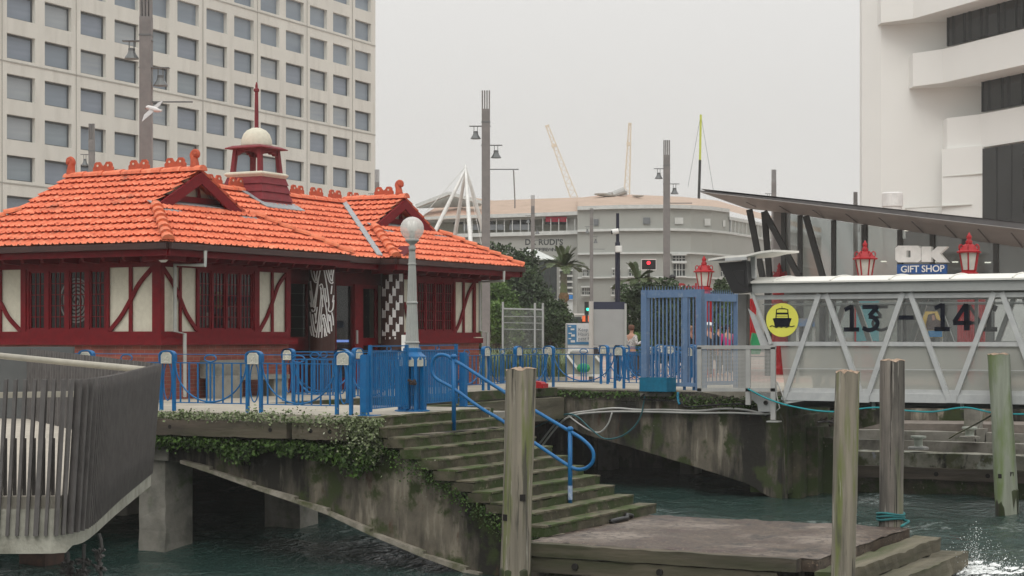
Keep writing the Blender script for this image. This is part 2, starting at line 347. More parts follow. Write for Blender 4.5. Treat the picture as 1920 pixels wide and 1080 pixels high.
# far-arm edge line
FA, FB = (44.45, 22.4), (42.85, 15.5)
deck = [(26.75,60),(26.75,16.96),(31.0,16.96),(31.0,22.35),FA,FB,(52,15.5),(52,60)]
mb = MB().prism([(x, y, -.32) for x, y in deck], (0, 0, .32)); struct('wharf_deck', mb, conc)
pave = mat('brick_paving', (.42,.27,.22), (.34,.22,.18), .85, 3, bump=.2, patch=(.40,.37,.32), psc=.25, pth=.52)
mb = MB().prism([(x, y, -.5) for x, y in [(52,15.5),(52,-30),(60,-400),(1500,-900),(1500,1300),(-300,1300),(-50,60),(52,60)]], (0, 0, .5-.004))
struct('ground', mb, pave)
road_m = mat('asphalt', (.06,.06,.06), (.045,.045,.045), .8, 6, bump=.3)
mb = MB().prism([(x, y, 0) for x, y in [(110,-60),(118,-60),(124,160),(116,160)]], (0, 0, .004)); struct('road', mb, road_m)
# wall added to shut daylight out of the space under the wharf
mb = MB().prism([(x, y, -4) for x, y in [(51.5,15.8),(52,15.8),(52,60),(51.5,60)]], (0, 0, 3.6))
mb.prism([(x, y, -4) for x, y in [(51.5,15.8),(52,15.8),(52,-60),(51.5,-60)]], (0, 0, 3.95))
mb.prism([(x, y, -4) for x, y in [(27.5,45),(27.5,45.5),(52,45.5),(52,45)]], (0, 0, 3.6))
solo('light_stop_wall', mb, conc_wall, 'dark concrete wall added to keep daylight out beneath the wharf and gangway', 'wall')
# ---- near arch wall below the kiosk wharf
NA, NB = (26.9, 30), (26.9, 10)
t = thing('arched_wharf_wall', 'stained concrete arch wall with mossy foot below the blue railing at left', 'wharf wall', (26.9, 18, 0))
low = [(285,862),(318,864),(345,866),(400,884),(480,913),(560,940),(620,962),(700,1000),(800,1042),(880,1072),(905,1083)]
P = [(q.y, q.z) for q in [pu(a, b, 26.9) for a, b in low]]
step_poly = [(26.9, -.42)]
top = [(30, -.42), (16.9, -.42)]
for i in range(1, 11): top += [(16.9-.335*i+.05, -.173*i-.17+.0)]
top += [(13.4, -1.95), (13.4, -3.0)]
left = [(30, -1.1)]
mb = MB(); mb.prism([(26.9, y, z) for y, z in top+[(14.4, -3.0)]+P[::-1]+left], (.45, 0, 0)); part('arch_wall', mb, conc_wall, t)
lip = mat('lit_arch_lip', (.33,.30,.25), (.17,.155,.12), .9, 5, bump=.6, patch=(.07,.08,.03), psc=2, pth=.58)  # paler colour painted in where the lower edge catches light
mb = MB()
for a, b in zip(P[2:], P[3:]): mb.prism([(26.78, a[0], a[1]-.02), (26.78, b[0], b[1]-.02), (26.78, b[0], b[1]+.09), (26.78, a[0], a[1]+.04)], (.6, 0, 0))
part('arch_lip', mb, lip, t)
cA = pu(262, 900, 26.95); cB = pu(311, 900, 26.95); 
mb = MB(); rough(mb, 26.93, 27.75, cB.y, cA.y, -3.2, -.86, 2, 10, .012); part('column', mb, conc_pale, t)
mb = MB(); rough(mb, 26.85, 27.8, cB.y-.12, cA.y+.35, -.92, -.62, 1, 4, .012); part('column_head', mb, conc_pale, t)
g = gz(562, 990, WZ)
mb = MB(); rough(mb, g.x, g.x+.7, g.y, g.y+.9, -3.2, -.4, 2, 8, .012); part('column', mb, conc_pale, t)
for x, y in ((36, 19.5), (36, 24), (31.6, 26.5), (41.5, 23.6)):
    mb = MB(); mb.box(x, x+.7, y, y+.7, -3.2, -.32); part('column', mb, conc_pale, t)
mb = MB(); mb.box(27.4, 30.4, 16.3, 16.85, -1.2, -.33); mb.box(30.35, 30.85, 13.45, 16.6, -3, -1.95)
mb.prism([(30.4, 16.9, -.4), (30.4, 13.4, -1.98), (30.4, 13.4, -3.1), (30.4, 14.2, -3.1), (30.4, 16.9, -2.0)], (.4, 0, 0)); part('back_string', mb, conc_wall, t)
# fender timbers with gaps
t = thing('wharf_fender', 'weathered dark fender timbers bolted along the wharf edge under the weeds', 'fender', (26.6, 19, -.25))
mb = MB(); y = 30.0
for y1_, y0_ in ((30, 24.4), (24.3, 21.78), (21.62, 18.62), (18.5, 17.35)):
    m1 = MB(); rough(m1, 26.5, 26.74, y0_, y1_, -.42, -.14, 1, 14, .009); part('timber', m1, timber, t)
    for yy in (y0_+.35, y1_-.4):
        m1 = MB().cyl((26.495, yy, -.27), (26.53, yy, -.27), .04); part('bolt', m1, hole_m, t)
# ---- stairs
t = thing('concrete_steps', 'mossy flight of concrete steps going down from the blue gate to the boat landing', 'steps', (28.7, 15, -1))
for i in range(0, 11):
    zt = -.173*i; yn = 16.9-.335*i; m1 = MB(); u1 = 30.85+random.uniform(-.03, .05)+(.35 if i == 10 else (.1 if i == 9 else 0)); u0 = 26.6+random.uniform(-.04, .05)
    rough(m1, u0, u1, yn-.0, yn+.42, zt-.185, zt-.03, 0, 26, .007, .03); sp = part('step', m1, stair_m, t)
    m2 = MB(); rough(m2, u0, u1, yn-.012, yn+.335, zt-.032, zt, 0, 30, .005, .02); part('tread', m2, stair_top, sp)
mb = MB().prism([(27.2, 16.9, -.2), (27.2, 13.6, -1.9), (27.2, 13.6, -2.3), (27.2, 16.9, -.7)], (3.3, 0, 0)); part('soffit', mb, conc_wall, t)
# ---- landing
t = thing('boat_landing', 'low wet brown concrete landing at the foot of the mossy steps', 'landing', (28.3, 11, -1.9))
mb = MB(); n = 26
vs = []; 
for j in range(n+1):
    for i in range(n+1):
        x = 25.95+(30.9-25.95)*i/n; y = 8.62+(13.55-8.62)*j/n; edge = (i in (0, n)) or (j in (0, n))
        vs.append((x+(random.uniform(-.02, .02) if edge else 0), y+(random.uniform(-.04, .03) if edge else 0), -1.9+random.uniform(-.006, .006)-(.03*random.random() if edge else 0)))
fs = [(j*(n+1)+i, j*(n+1)+i+1, (j+1)*(n+1)+i+1, (j+1)*(n+1)+i) for j in range(n) for i in range(n)]
mb.add(vs, fs); mb.box(25.98, 30.88, 8.64, 13.5, -2.12, -1.935); part('slab', mb, landing_m, t)
mb = MB(); mb.box(26.1, 30.7, 8.9, 13.45, -3.2, -2.12); part('base_wall', mb, conc_wall, t)
for k, (z1, z0, y0_, y1_) in enumerate(((-1.91, -2.11, 8.9, 13.5), (-2.125, -2.37, 9.2, 13.45))):
    m1 = MB(); rough(m1, 25.70+.03*k, 25.94+.03*k, y0_, y1_, z0, z1, 1, 22, .009, .02); b_ = part('fascia_beam', m1, timber, t)
    if k:
        for yy in (12.55, 11.1, 9.5):
            m1 = MB().cyl((25.70, yy, -2.24), (25.75, yy, -2.24), .055); part('bolt', m1, hole_m, b_)
m1 = MB(); rough(m1, 25.6, 31.0, 8.14, 8.58, -2.3, -2.06, 0, 22, .014, .03); part('edge_timber', m1, timber_u, t)
m1 = MB(); rough(m1, 25.5, 31.15, 7.68, 8.1, -2.55, -2.28, 0, 22, .018, .04); part('edge_timber', m1, timber_u, t)
mb = MB(); mb.box(25.8, 31.1, 7.9, 8.9, -3.2, -2.32); part('edge_base', mb, stair_m, t)
mb = MB(); q = gz(1175, 975, -1.88)
mb.tube(smooth_pts([(q.x-.5, q.y+.08, -1.87), (q.x-.2, q.y+.02, -1.85), (q.x+.1, q.y+.04, -1.86), (q.x+.3, q.y+.13, -1.83), (q.x+.5, q.y+.12, -1.86)]), .045, 8)
solo('wet_rag', mb, black_m, 'dark wet rag lying on the landing against the bottom step', 'rag', smooth=True)
# ---- near landing's recess kerb and dark timbers at the inner corner
t = thing('inner_wharf_kerb', 'mossy kerb and dark timbers along the inner wharf edge behind the steps', 'kerb', (38, 22.3, 0))
m1 = MB(); rough(m1, 31.05, 44.3, 22.15, 22.34, -.22, -.004, 0, 26, .008); part('kerb', m1, stair_m, t)
m1 = MB(); rough(m1, 31.05, 44.2, 21.9, 22.3, -.85, -.26, 0, 26, .01); part('timber', m1, timber_u, t)
m1 = MB(); rough(m1, 30.99, 31.2, 17.0, 22.3, -.3, -.02, 1, 26, .01); part('kerb', m1, stair_m, t)
# ---- far arch wall
t = thing('far_wharf_wall', 'stained concrete arch wall with moss and cables, under the faded blue gate', 'wharf wall', (43.6, 19, 0))
topF = [(1030,729),(1316,735),(1452,759),(1462,790),(1466,938)]
lowF = [(1440,930),(1400,906),(1300,874),(1200,844),(1120,821),(1088,811),(1066,797),(1030,795)]
pp = [ray_line(a, b, FA, FB) for a, b in topF+lowF]
dn = Vector((.45, 0, 0))
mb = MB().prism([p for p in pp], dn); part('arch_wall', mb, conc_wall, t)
for a, b, zt in ((1135, 878, -.5), (1290, 893, -1.6)):
    g = gz(a, b, WZ); mb = MB(); mb.box(g.x, g.x+.55, g.y-.2, g.y+.25, -3.2, zt); part('column', mb, conc_pale, t)
d = (Vector(FB)-Vector(FA)).normalized()
def along(px, py, off=.0):
    p = ray_line(px, py, FA, FB); return Vector((p.x-off*.97, p.y+off*.23, p.z))
mb = MB(); a = along(1205, 735, .12); b = along(1262, 735, .12)
mb.prism([a+Vector((0,0,-.02)), b+Vector((0,0,-.02)), b+Vector((0,0,-.11)), a+Vector((0,0,-.11))], (.3,0,0)); part('ledge', mb, conc_pale, t)
# mossy stub steps at the right end of the far wall
t = thing('far_steps', 'moss covered broken steps under the end of the gangway', 'steps', (44.5, 14.8, -.9))
for k, (a, b, c2, d2) in enumerate(((1440,757,1478,776),(1462,778,1500,800),(1484,800,1525,822),(1505,818,1548,842))):
    A = pu(a, b, 43.6+.25*k); B_ = pu(c2, b, 43.6+.25*k)
    m1 = MB(); rough(m1, 43.1+.5*k, 46.6, min(A.y, B_.y)-.1, A.y+.3, A.z-2.2, A.z-.02, 0, 12, .035); part('step', m1, stair_m, t)
# ---- far landing
t = thing('far_landing', 'pale mossy concrete landing with a long timber across its face, under the gangway', 'landing', (46.5, 11, -1.7))
zt = -1.62
yl = pu(1508, 840, 46.2).y
fwm = mat('stained_pale_concrete', (.36,.345,.285), (.21,.205,.16), .9, 2.2, detail=9, bump=.5, bsc=12, patch=(.09,.10,.045), psc=1.3, pth=.54, pw=.05, patch2=(.48,.50,.44), p2sc=1.6, p2th=.60, extra=[((.03,.03,.022), 2.6, .60, .04, (1,1,.5)), ((.36,.37,.40), 3.2, .66, .03, (1,1,1))])
m1 = MB(); rough(m1, 46.2, 47.0, -6, yl, -2.02, zt, 1, 40, .012); part('front_wall', m1, fwm, t)
m1 = MB(); rough(m1, 46.3, 47.2, -6, yl-.1, -3.1, -2.02, 1, 40, .012); part('lower_wall', m1, stair_m, t)
m1 = MB(); rough(m1, 46.02, 46.3, pu(1862, 880, 46.1).y-8, pu(1530, 880, 46.1).y, -2.28, -1.98, 1, 40, .012); b_ = part('fender_timber', m1, timber, t)
for px in (1545, 1755, 1852):
    q = pu(px, 897, 46.0); m2 = MB().cyl((46.0, q.y, -2.13), (46.05, q.y, -2.13), .06); part('bolt', m2, hole_m, b_)
m1 = MB(); rough(m1, 47.0, 51.4, -6, yl, -2.2, -1.75, 1, 20, .01); part('slab', m1, landing_m, t)
m1 = MB(); rough(m1, 48.0, 48.4, -6, yl+.4, -1.74, -1.42, 1, 30, .015); part('timber_kerb', m1, conc_pale, t)
m1 = MB(); rough(m1, 48.9, 49.25, 2, yl+.8, -1.7, -1.2, 1, 30, .015); part('timber_kerb', m1, conc_pale, t)
m1 = MB(); m1.prism([(49.3, yl+1, -1.6), (49.3, yl-1.2, -1.02), (49.3, 8.2, -.95), (49.3, 5.2, -1.15), (49.3, 5.2, -1.6)], (2, 0, 0)); part('ramp', m1, mat('pale_ramp', (.22,.19,.165), (.14,.12,.10), .8, 3, bump=.4), t)
blk = thing('stacked_blocks', 'small stepped pile of concrete blocks beside the pale column under the gangway', 'concrete blocks', pu(1830, 835, 48.6))
for k, (a, b) in enumerate(((1820, 800), (1838, 804), (1856, 812), (1872, 822))):
    q = pu(a, b, 48.5); m1 = MB(); rough(m1, 48.5+.03*k, 48.9, q.y-.1, q.y+.12, -1.68, q.z, 2, 2, .01); part('block', m1, conc_pale, blk)
q = pu(1822, 790, 48.9); m1 = MB(); rough(m1, 48.95, 49.35, q.y-.2, q.y+.22, -1.7, -.3, 2, 5, .01)
solo('support_column', m1, conc_pale, 'pale square concrete column under the gangway left of the right-hand mooring pile', 'column')
def bollard(px, py, u, h, label):
    q = pu(px, py, u); b = thing('mooring_bollard', label, 'bollard', q, group='bollards on the far landing')
    part('base_plate', MB().lathe([(.28,0),(.28,.05),(.22,.07)], (0,0,0), 8), steel_gy if u < 47 else conc_pale, b, local=True)
    m_ = MATS['bollard_paint'] if 'bollard_paint' in MATS else mat('bollard_paint', (.50,.53,.47), (.36,.40,.34), .6, 8)
    part('post', MB().lathe([(.13,.06),(.11,.1),(.11,h-.1),(.13,h-.07),(.2,h-.05),(.2,h)], (0,0,0), 16), m_, b, local=True, smooth=False)
bollard(1722, 842, 46.5, .34, 'pale green mooring bollard on the front wall of the far landing')
bollard(1818, 822, 47.9, .30, 'darker flat topped mooring bollard on a rusty plate, further back by the blocks')
q = pu(1905, 835, 46.9)
# ---- mooring piles
def pile(label, x, y, r, zt, lean=0, m=pile_m, name='mooring_pile', dark=True, holes=()):
    t = thing(name, label, 'pile', (x, y, WZ), group='timber mooring piles'); n = 22; rings = []
    random.seed(int(x*100)); ph = [random.uniform(0, 6.28) for _ in range(8)]
    prof = [1+.025*math.sin(3*a*6.283/n+ph[0])+.02*math.sin(7*a*6.283/n+ph[1])+random.uniform(-.012, .012) for a in range(n)]
    split = random.randrange(n)
    zs = [-.6+(zt-WZ+.6)*k/16 for k in range(17)]
    lx, ly = lean*ST/ (zt-WZ), -lean*CT/(zt-WZ)
    for k, z in enumerate(zs):
        for a in range(n):
            rr = r*prof[a]*(1+.03*math.sin(z*1.7+ph[2]))*(1.02-.03*z/(zt-WZ))+random.uniform(-.003, .003)
            if a == split: rr *= .93
            rings.append((lx*z+rr*math.cos(6.283*a/n), ly*z+rr*math.sin(6.283*a/n), z+(random.uniform(-.03, .015) if k == 16 else 0)))
    fs = [(k*n+a, k*n+(a+1) % n, (k+1)*n+(a+1) % n, (k+1)*n+a) for k in range(16) for a in range(n)]
    mb = MB().add(rings, fs); part('shaft', mb, m, t, local=True, smooth=True)
    tp = rings[16*n:]; c = (lx*(zt-WZ), ly*(zt-WZ), zt-WZ+.01)
    inner = [tuple(c[i]+(p[i]-c[i])*.5 if i < 2 else c[2]+random.uniform(-.02, .03) for i in range(3)) for p in tp]
    mb = MB().add([(p[0]+(p[0]-c[0])*.02, p[1]+(p[1]-c[1])*.02, p[2]) for p in tp]+inner+[c], [(a, (a+1) % n, n+(a+1) % n, n+a) for a in range(n)]+[(n+a, n+(a+1) % n, 2*n) for a in range(n)])
    part('sawn_top', mb, endgrain, t, local=True)
    if dark:
        mb = MB().lathe([(r*1.035, -.6), (r*1.035, dark), (r*1.03, dark+.02), (r*1.0, dark+.05)], (lx*.2, ly*.2, 0), n); part('tide_band', mb, pile_wet, t, local=True, smooth=True)
    for (dxp, z) in holes:
        cx = Vector((x+lx*(z-WZ), y+ly*(z-WZ))); to = (-cx).normalized(); side = Vector((to.y, -to.x)) 
        an = dxp; dirv = Vector((to.x*math.cos(an)+side.x*math.sin(an), to.y*math.cos(an)+side.y*math.sin(an)))*-1*-1
        p = Vector((lx*(z-WZ)+dirv.x*(r*.95), ly*(z-WZ)+dirv.y*(r*.95), z-WZ)); q = Vector((lx*(z-WZ)+dirv.x*(r*1.03), ly*(z-WZ)+dirv.y*(r*1.03), z-WZ))
        part('bolt_hole', MB().bar(p, q, .09, .1), hole_m, t, local=True)
    return t
P1 = at(965, 700, 28.6); P2 = at(1579, 700, 26.2); P3 = at(1670, 690, 31.8); P4 = pu(1889, 665, 42.05)
pile('stout grey pile with green streaks and two square holes, standing before the steps', P1.x, P1.y, .235, at(965, 692, 28.6).z, .1, holes=((-.35, -1.13), (.9, -1.45)), dark=.35)
pile('thinner grey pile with a reddish sawn top, in front of the landing corner', P2.x, P2.y, .172, at(1579, 697, 26.2).z, .08, dark=0)
pile('rough purplish grey pile with a splintered dark top, roped to the back of the landing', P3.x, P3.y, .21, at(1670, 676, 31.8).z, .03, mat('grey_pile_wood', (.28,.25,.215), (.13,.115,.10), .92, 5, detail=10, bump=.9, bsc=9, stretch=(1,1,.07), patch=(.08,.075,.065), psc=2.5, pth=.53, pstretch=(1,1,.15), patch2=(.13,.15,.07), p2sc=3, p2th=.64, p2stretch=(1,1,.1), extra=[((.28,.26,.23), 9, .63, .03, (1.5,1.5,.08)), ((.018,.015,.013), 12, .62, .02, (2,2,.035))]), dark=0)
pile('pale green mooring pile nearest the right edge, with a rope to the far landing', P4.x, P4.y, .25, pu(1889, 664, 42.05).z, -.2, pile_gn, dark=.5, holes=((-.6, -1.75), (.5, -1.8)))
teal = mat('teal_rope', (.02,.17,.17), (.015,.10,.11), .8)
mb = MB()
for k in range(3):
    mb.tube([(P3.x+.235*math.cos(a), P3.y+.235*math.sin(a), -1.80+.045*k+.02*math.sin(2*a+k)) for a in [i*math.pi/8 for i in range(16)]], .024, 6, closed=True)
q = gz(1690, 988, -1.88); mb.tube(smooth_pts([(P3.x, P3.y-.24, -1.82), (P3.x-.1, P3.y-.35, -1.83), (q.x, q.y, -1.87)]), .024, 6)
solo('mooring_rope', mb, teal, 'teal rope looped around the foot of the rough grey pile on the landing', 'rope', smooth=True)
# weeds
def weeds(name, label, n, fn, m, s0, s1, droop):
    mb = MB()
    for i in range(n):
        x, y, z = fn(); s = random.uniform(s0, s1); a = random.uniform(0, 6.28); b = random.uniform(-.9, .9)
        d = Vector((math.cos(a)*math.cos(b), math.sin(a)*math.cos(b), math.sin(b)-droop)).normalized()*s
        e_ = d.cross(Vector((random.random()-.5, random.random()-.5, random.random()-.5))).normalized()*s*.35; p = Vector((x, y, z))
        mb.quad(p, p+d*.5+e_, p+d, p+d*.5-e_)
    return solo(name, mb, m, label, 'weeds', kind='stuff')
random.seed(3)
def edge_pt():
    y = 17.0+random.random()**1.0*7.5; thick = .09 if y > 19.5 else .15
    return (26.56+random.uniform(-.1, .15), y, -.06+random.gauss(0, thick*.5)-(.08*random.random() if y < 18.5 else 0))
weeds('wharf_weeds', 'pale flowering weeds spilling over the wharf edge at the foot of the blue railing', 3400, edge_pt, moss_pale, .03, .08, .2)
def under_pt():
    y = 16.85+random.random()*7.5; k = max(0, math.sin(y*2.3)*.4+math.sin(y*5.1+1)*.35+.35)+(.6 if 16.9 < y < 18.3 else 0)
    return (26.62+random.uniform(-.1, .25), y, -.43-abs(random.gauss(0, .09))-random.random()*.3*k*(1 if y < 20.5 else .3))
weeds('hanging_moss', 'dark green moss hanging beneath the fender timber on the arch wall', 8500, under_pt, moss_leaf, .04, .1, .8)
def corner_pt():
    y = random.gauss(17.05, .28); f = abs(random.gauss(0, .25))
    return (26.5+random.uniform(-.06, .25), max(16.75, y), -.02-f*1.1)
weeds('corner_creeper', 'green creeper tumbling down the wharf corner beside the top step', 2600, corner_pt, moss_pale, .03, .08, .5)
def stairmoss():
    t_ = random.random(); return (26.62+random.uniform(-.05, .06), 16.7-3.2*t_+random.uniform(-.1, .1), -.4-1.65*t_-abs(random.gauss(0, .16)))
weeds('stair_moss', 'dark moss clinging to the side of the steps above the waterline', 1500, stairmoss, moss_leaf, .03, .06, .6)
def farmoss():
    t_ = random.random(); p = along(1040+430*t_, 735+10*t_, .03); return (p.x+random.uniform(-.06, .04), p.y, -.08-abs(random.gauss(0, .07))-(.25*random.random() if 1280 < 1040+430*t_ < 1420 else 0))
weeds('far_wall_moss', 'green weeds along the top of the far wharf wall below the grey mesh panel', 1500, farmoss, moss_leaf, .04, .1, .6)
# splash at the lower right
mb = MB(); q0 = gz(1830, 1075, WZ)
foam = mat('spray', (.80,.82,.81), None, .5)
for i in range(2200):
    r_ = abs(random.gauss(0, .36)); a = random.uniform(0, 6.28); h = random.random()**4*.9*max(.1, 1-r_)
    if i % 3 == 0: r_ *= 1.8; h = random.random()**2*.15
    p = q0+Vector((r_*math.cos(a)*1.4, r_*math.sin(a), h)); s = random.uniform(.003, .011)*(1.5 if h < .12 else .8)*(1.6 if random.random() < .06 else 1)
    mb.add([p+Vector((s,0,0)), p+Vector((-s,0,0)), p+Vector((0,s,0)), p+Vector((0,-s,0)), p+Vector((0,0,s)), p+Vector((0,0,-s))],
           [(0,2,4),(2,1,4),(1,3,4),(3,0,4),(2,0,5),(1,2,5),(3,1,5),(0,3,5)])
for i in range(70):
    r_ = abs(random.gauss(0, .55)); a = random.uniform(0, 6.28); p = q0+Vector((r_*math.cos(a)*1.5, r_*math.sin(a), .03+.03*random.random())); n = 9; s = random.uniform(.03, .13)
    ring = [p+Vector((s*random.uniform(.5, 1.4)*math.cos(k*6.283/n)*1.6, s*random.uniform(.5, 1.2)*math.sin(k*6.283/n), random.uniform(-.01, .02))) for k in range(n)]
    mb.add(ring+[p+Vector((0, 0, .035))], [(k, (k+1) % n, n) for k in range(n)])
solo('wave_splash', mb, foam, 'white spray of a wave breaking by the landing timbers at lower right', 'splash', kind='stuff')
# ---- curved footbridge at left
t = thing('footbridge', 'footbridge with a leaning railing of dark steel fins, at the left edge', 'footbridge', at(100, 900, 20))
bridge_deck_m = mat('bridge_deck', (.42,.38,.32), (.33,.30,.25), .85, 2, bump=.5, bsc=18, stretch=(.15,1,1))
edge_m = mat('bridge_edge_concrete', (.40,.39,.33), (.30,.29,.24), .9, 6, bump=.5, patch=(.16,.155,.12), psc=1.4, pth=.6)
W0 = at(-260, 711, 16.9); W1 = at(120, 711, 17); W2 = at(300, 682, 24); W3 = at(50, 653, 33)
def down(p, z): return Vector((p.x, p.y, z))
lean = Vector((ST, -CT, 0))*-.12
poly = [W0+lean, W1+lean, W2+lean*1.3]
CVP = [at(120, 711, 17), at(160, 710.5, 17.15), at(190, 707, 17.7), at(238, 697.5, 20.1), at(300, 682, 24)]
cv = [W0, W1]+smooth_pts(CVP, 3)[1:]
outer = [down(p+lean, 0) for p in cv]+[down(W3, 0), down(at(-400, 650, 34), 0)]
mb = MB().prism([(p.x, p.y, -.22) for p in outer], (0, 0, .12)); part('deck', mb, bridge_deck_m, t)
inn = Vector((0, 0, 0))
mb = MB()
for k in range(len(cv)-1):
    a = down(cv[k]+lean, 0); b = down(cv[k+1]+lean, 0); c_ = at(60, 900, 26); c_ = down(c_, 0)
    ai = a+(c_-a).normalized()*.9; bi = b+(c_-b).normalized()*.9
    za = -.70 if k < 4 else -.64; zb = -.70 if k < 3 else -.64
    mb.add([(a.x,a.y,-.105),(b.x,b.y,-.105),(b.x,b.y,zb+.06),(a.x,a.y,za+.06),(ai.x,ai.y,za-.02),(bi.x,bi.y,zb-.02)], [(0,1,2,3)[::-1],(3,2,5,4)[::-1]])
part('deck_edge', mb, edge_m, t)
mb = MB(); p = [down(x, -.6) for x in outer]; mb.prism([(q.x, q.y, -.6) for q in [o+(Vector((c_.x, c_.y, 0))-o).normalized()*.85 for o in outer]], (0, 0, .38)); part('soffit', mb, conc_wall, t)
def fin_row(pa, pb, n, zb0, zb1, ln0, ln1, back=False):
    for i in range(n):
        f = i/n; p = pa.lerp(pb, f); zb = zb0+(zb1-zb0)*f; ln = lean*(ln0+(ln1-ln0)*f)
        tdir = (pb-pa); tdir.z = 0; tdir.normalize(); nrm = Vector((tdir.y, -tdir.x, 0))
        bpt = Vector((p.x, p.y, zb))+ln; mb = MB()
        big = (not back) and n < 40 and i % 8 == 3
        w_, d_ = (.045, .10) if big else (.03, .07)
        vs = []
        for c_, q in ((0, bpt), (1, p)):
            for sx, sy in ((-1,-1),(1,-1),(1,1),(-1,1)): vs.append(q+tdir*w_/2*sx+nrm*d_/2*sy)
        mb.add(vs, [(0,1,2,3),(7,6,5,4),(0,4,5,1),(1,5,6,2),(2,6,7,3),(3,7,4,0)])
        if not back and n < 40:
            mid = bpt.lerp(p, .62)-nrm*.09; lo = bpt.lerp(p, .12)-nrm*.09+tdir*.035
            mb.bar(lo, mid+tdir*.0, .022, .03)
        yield mb
nf = 0
for mb in fin_row(W0, W1, 21, -.47, -.47, .65, .65): part('fin', mb, steel_dk, t); nf += 1
c3 = smooth_pts(CVP, 3)
for k in range(len(c3)-1):
    L_ = (c3[k+1]-c3[k]).length; n_ = max(1, round(L_/.115))
    for mb in fin_row(c3[k], c3[k+1], n_, -.47+.005*k, -.465+.005*k, .65+.03*k, .68+.03*k, True): part('fin', mb, steel_dk, t); nf += 1
mb = MB()
for m_ in fin_row(W3, W2, 44, -.2, -.2, 0, .6, True): mb.add(m_.v, m_.f)
part('rear_fins', mb, steel_dk, t)
rail_w = mat('pale_handrail', (.37,.345,.28), (.30,.28,.23), .5, 5, stretch=(1,1,1))
mb = MB().tube([at(-60, 661, 27), at(120, 679, 25.4), at(238, 690, 24.3), at(275, 694, 23.8)], .045, 8); part('handrail', mb, rail_w, t, smooth=True)
mb = MB().bar(at(-60, 742, 17.6), at(186, 738, 17.6), .08, .055); part('handrail', mb, rail_w, t)
mb = MB().bar(at(-60, 935, 17.4), at(146, 932, 17.4), .06, .03); part('bottom_rail', mb, steel_gy, t)
mb = MB(); A = at(-200, 650, 33.6); B_ = at(137, 650, 32.6); nrm = Vector((CT, ST, 0))*.12
mb.add([down(A, -.1), down(B_, -.1), B_, A, down(A, -.1)+nrm, down(B_, -.1)+nrm, B_+nrm, A+nrm], [(0,1,2,3),(7,6,5,4),(3,2,6,7),(1,5,6,2)])
solo('end_screen', mb, mat('slate_panel', (.095,.10,.10), (.08,.085,.085), .5), 'plain slate grey screen wall behind the footbridge railing, in front of the kiosk', 'screen wall')
t = thing('hanging_ropes', 'frayed dark ropes hanging under the footbridge near the water', 'ropes', at(165, 1050, 20))
for px, y0_, y1_ in ((188, 1000, 1090), (158, 1020, 1095), (128, 1035, 1085)):
    pts = [at(px+random.uniform(-3, 3), y0_+(y1_-y0_)*k/7, 20) for k in range(8)]; mb = MB().tube(pts, .022, 6)
    for j in range(2):
        c_ = pts[3+2*j]; 
        for _ in range(9):
            dv = Vector((random.uniform(-1, 1), random.uniform(-1, 1), random.uniform(-.6, .6))).normalized()*.09; mb.tube([c_-dv, c_, c_+dv*.7], .016, 5)
    part('rope', mb, steel_dk, t)
m1 = MB(); g = gz(60, 1060, WZ); m1.box(g.x, g.x+.5, g.y-.3, g.y+.3, -3.2, -.55)
solo('bridge_pier', m1, mat('rusty_pier', (.10,.06,.045), (.05,.035,.03), .9, 5), 'dark rusty pier in the shadow under the footbridge', 'pier')
# ================================================================== the red and white ferry kiosk
K = thing('kiosk', 'red and cream half-timbered kiosk with an orange tiled roof and white domed cupola', 'kiosk', (36, 27, 0))
WU, SV, ZE, SL = 31.4, 25.4, 3.37, .527
def westm(a, z, h=0): return Vector((WU-h, a, z))
def southm(a, z, h=0): return Vector((a, SV-h, z))
def southr(a, z, h=0): return Vector((a, SV+.5-h, z))
def bx(mb, fm, a0, a1, z0, z1, h0, h1):
    p = [fm(a, z, h) for h in (h0, h1) for (a, z) in ((a0, z0), (a1, z0), (a1, z1), (a0, z1))]
    return mb.add(p, [(0,1,2,3),(7,6,5,4),(0,4,5,1),(1,5,6,2),(2,6,7,3),(3,7,4,0)])
def wa(px): return pu(px, 560, WU).y
def sa(px): return pv(px, 560, SV).x
def ra(px): return pv(px, 560, SV+.5).x
VB = 31.2
UR = 45.75; UL2 = 36.25; UR2 = 41.3
# brick, plaster
part('brick_base', MB().box(WU, UL2, SV, VB, 0, 1.2), brick, K)
part('brick_base', MB().box(UR2, UR, SV, VB, 0, 1.2), brick, K)
part('brick_base_rear', MB().box(UL2, UR2, SV+.9, VB, 0, 1.0), brick, K)
# walls leave the windows open
wins_w = [(wa(203), wa(51))]
W1a, W1b = sa(371), sa(475)
W2a, W2b = sa(781), sa(849)
Z0, Z1 = 1.5, 2.92
mb = MB()
def wallseg(fm, a0, a1, wn, th=-.12):
    lo, hi = min(a0, a1), max(a0, a1); xs = [lo]
    for w0, w1 in wn: xs += [min(w0, w1), max(w0, w1)]
    xs.append(hi)
    for i in range(0, len(xs), 2): bx(mb, fm, xs[i], xs[i+1], 1.2, 3.3, -.02, th)
    for w0, w1 in wn: bx(mb, fm, w0, w1, 1.2, Z0, -.02, th); bx(mb, fm, w0, w1, Z1, 3.3, -.02, th)
wallseg(westm, SV, VB, wins_w); wallseg(southm, WU+.12, UL2, [(W1a, W1b)]); wallseg(southm, UR2, UR, [(W2a, W2b)])
mb.box(UL2-.12, UL2, SV+.12, SV+.9, 1.2, 3.3); mb.box(UR2, UR2+.12, SV+.12, SV+.9, 1.2, 3.3); mb.box(UR-.14, UR-.02, SV+.12, VB, 1.2, 3.3)
mb.box(WU+.12, UR-.14, VB-.12, VB, 1.2, 3.3)
part('plaster_wall', mb, plaster, K)
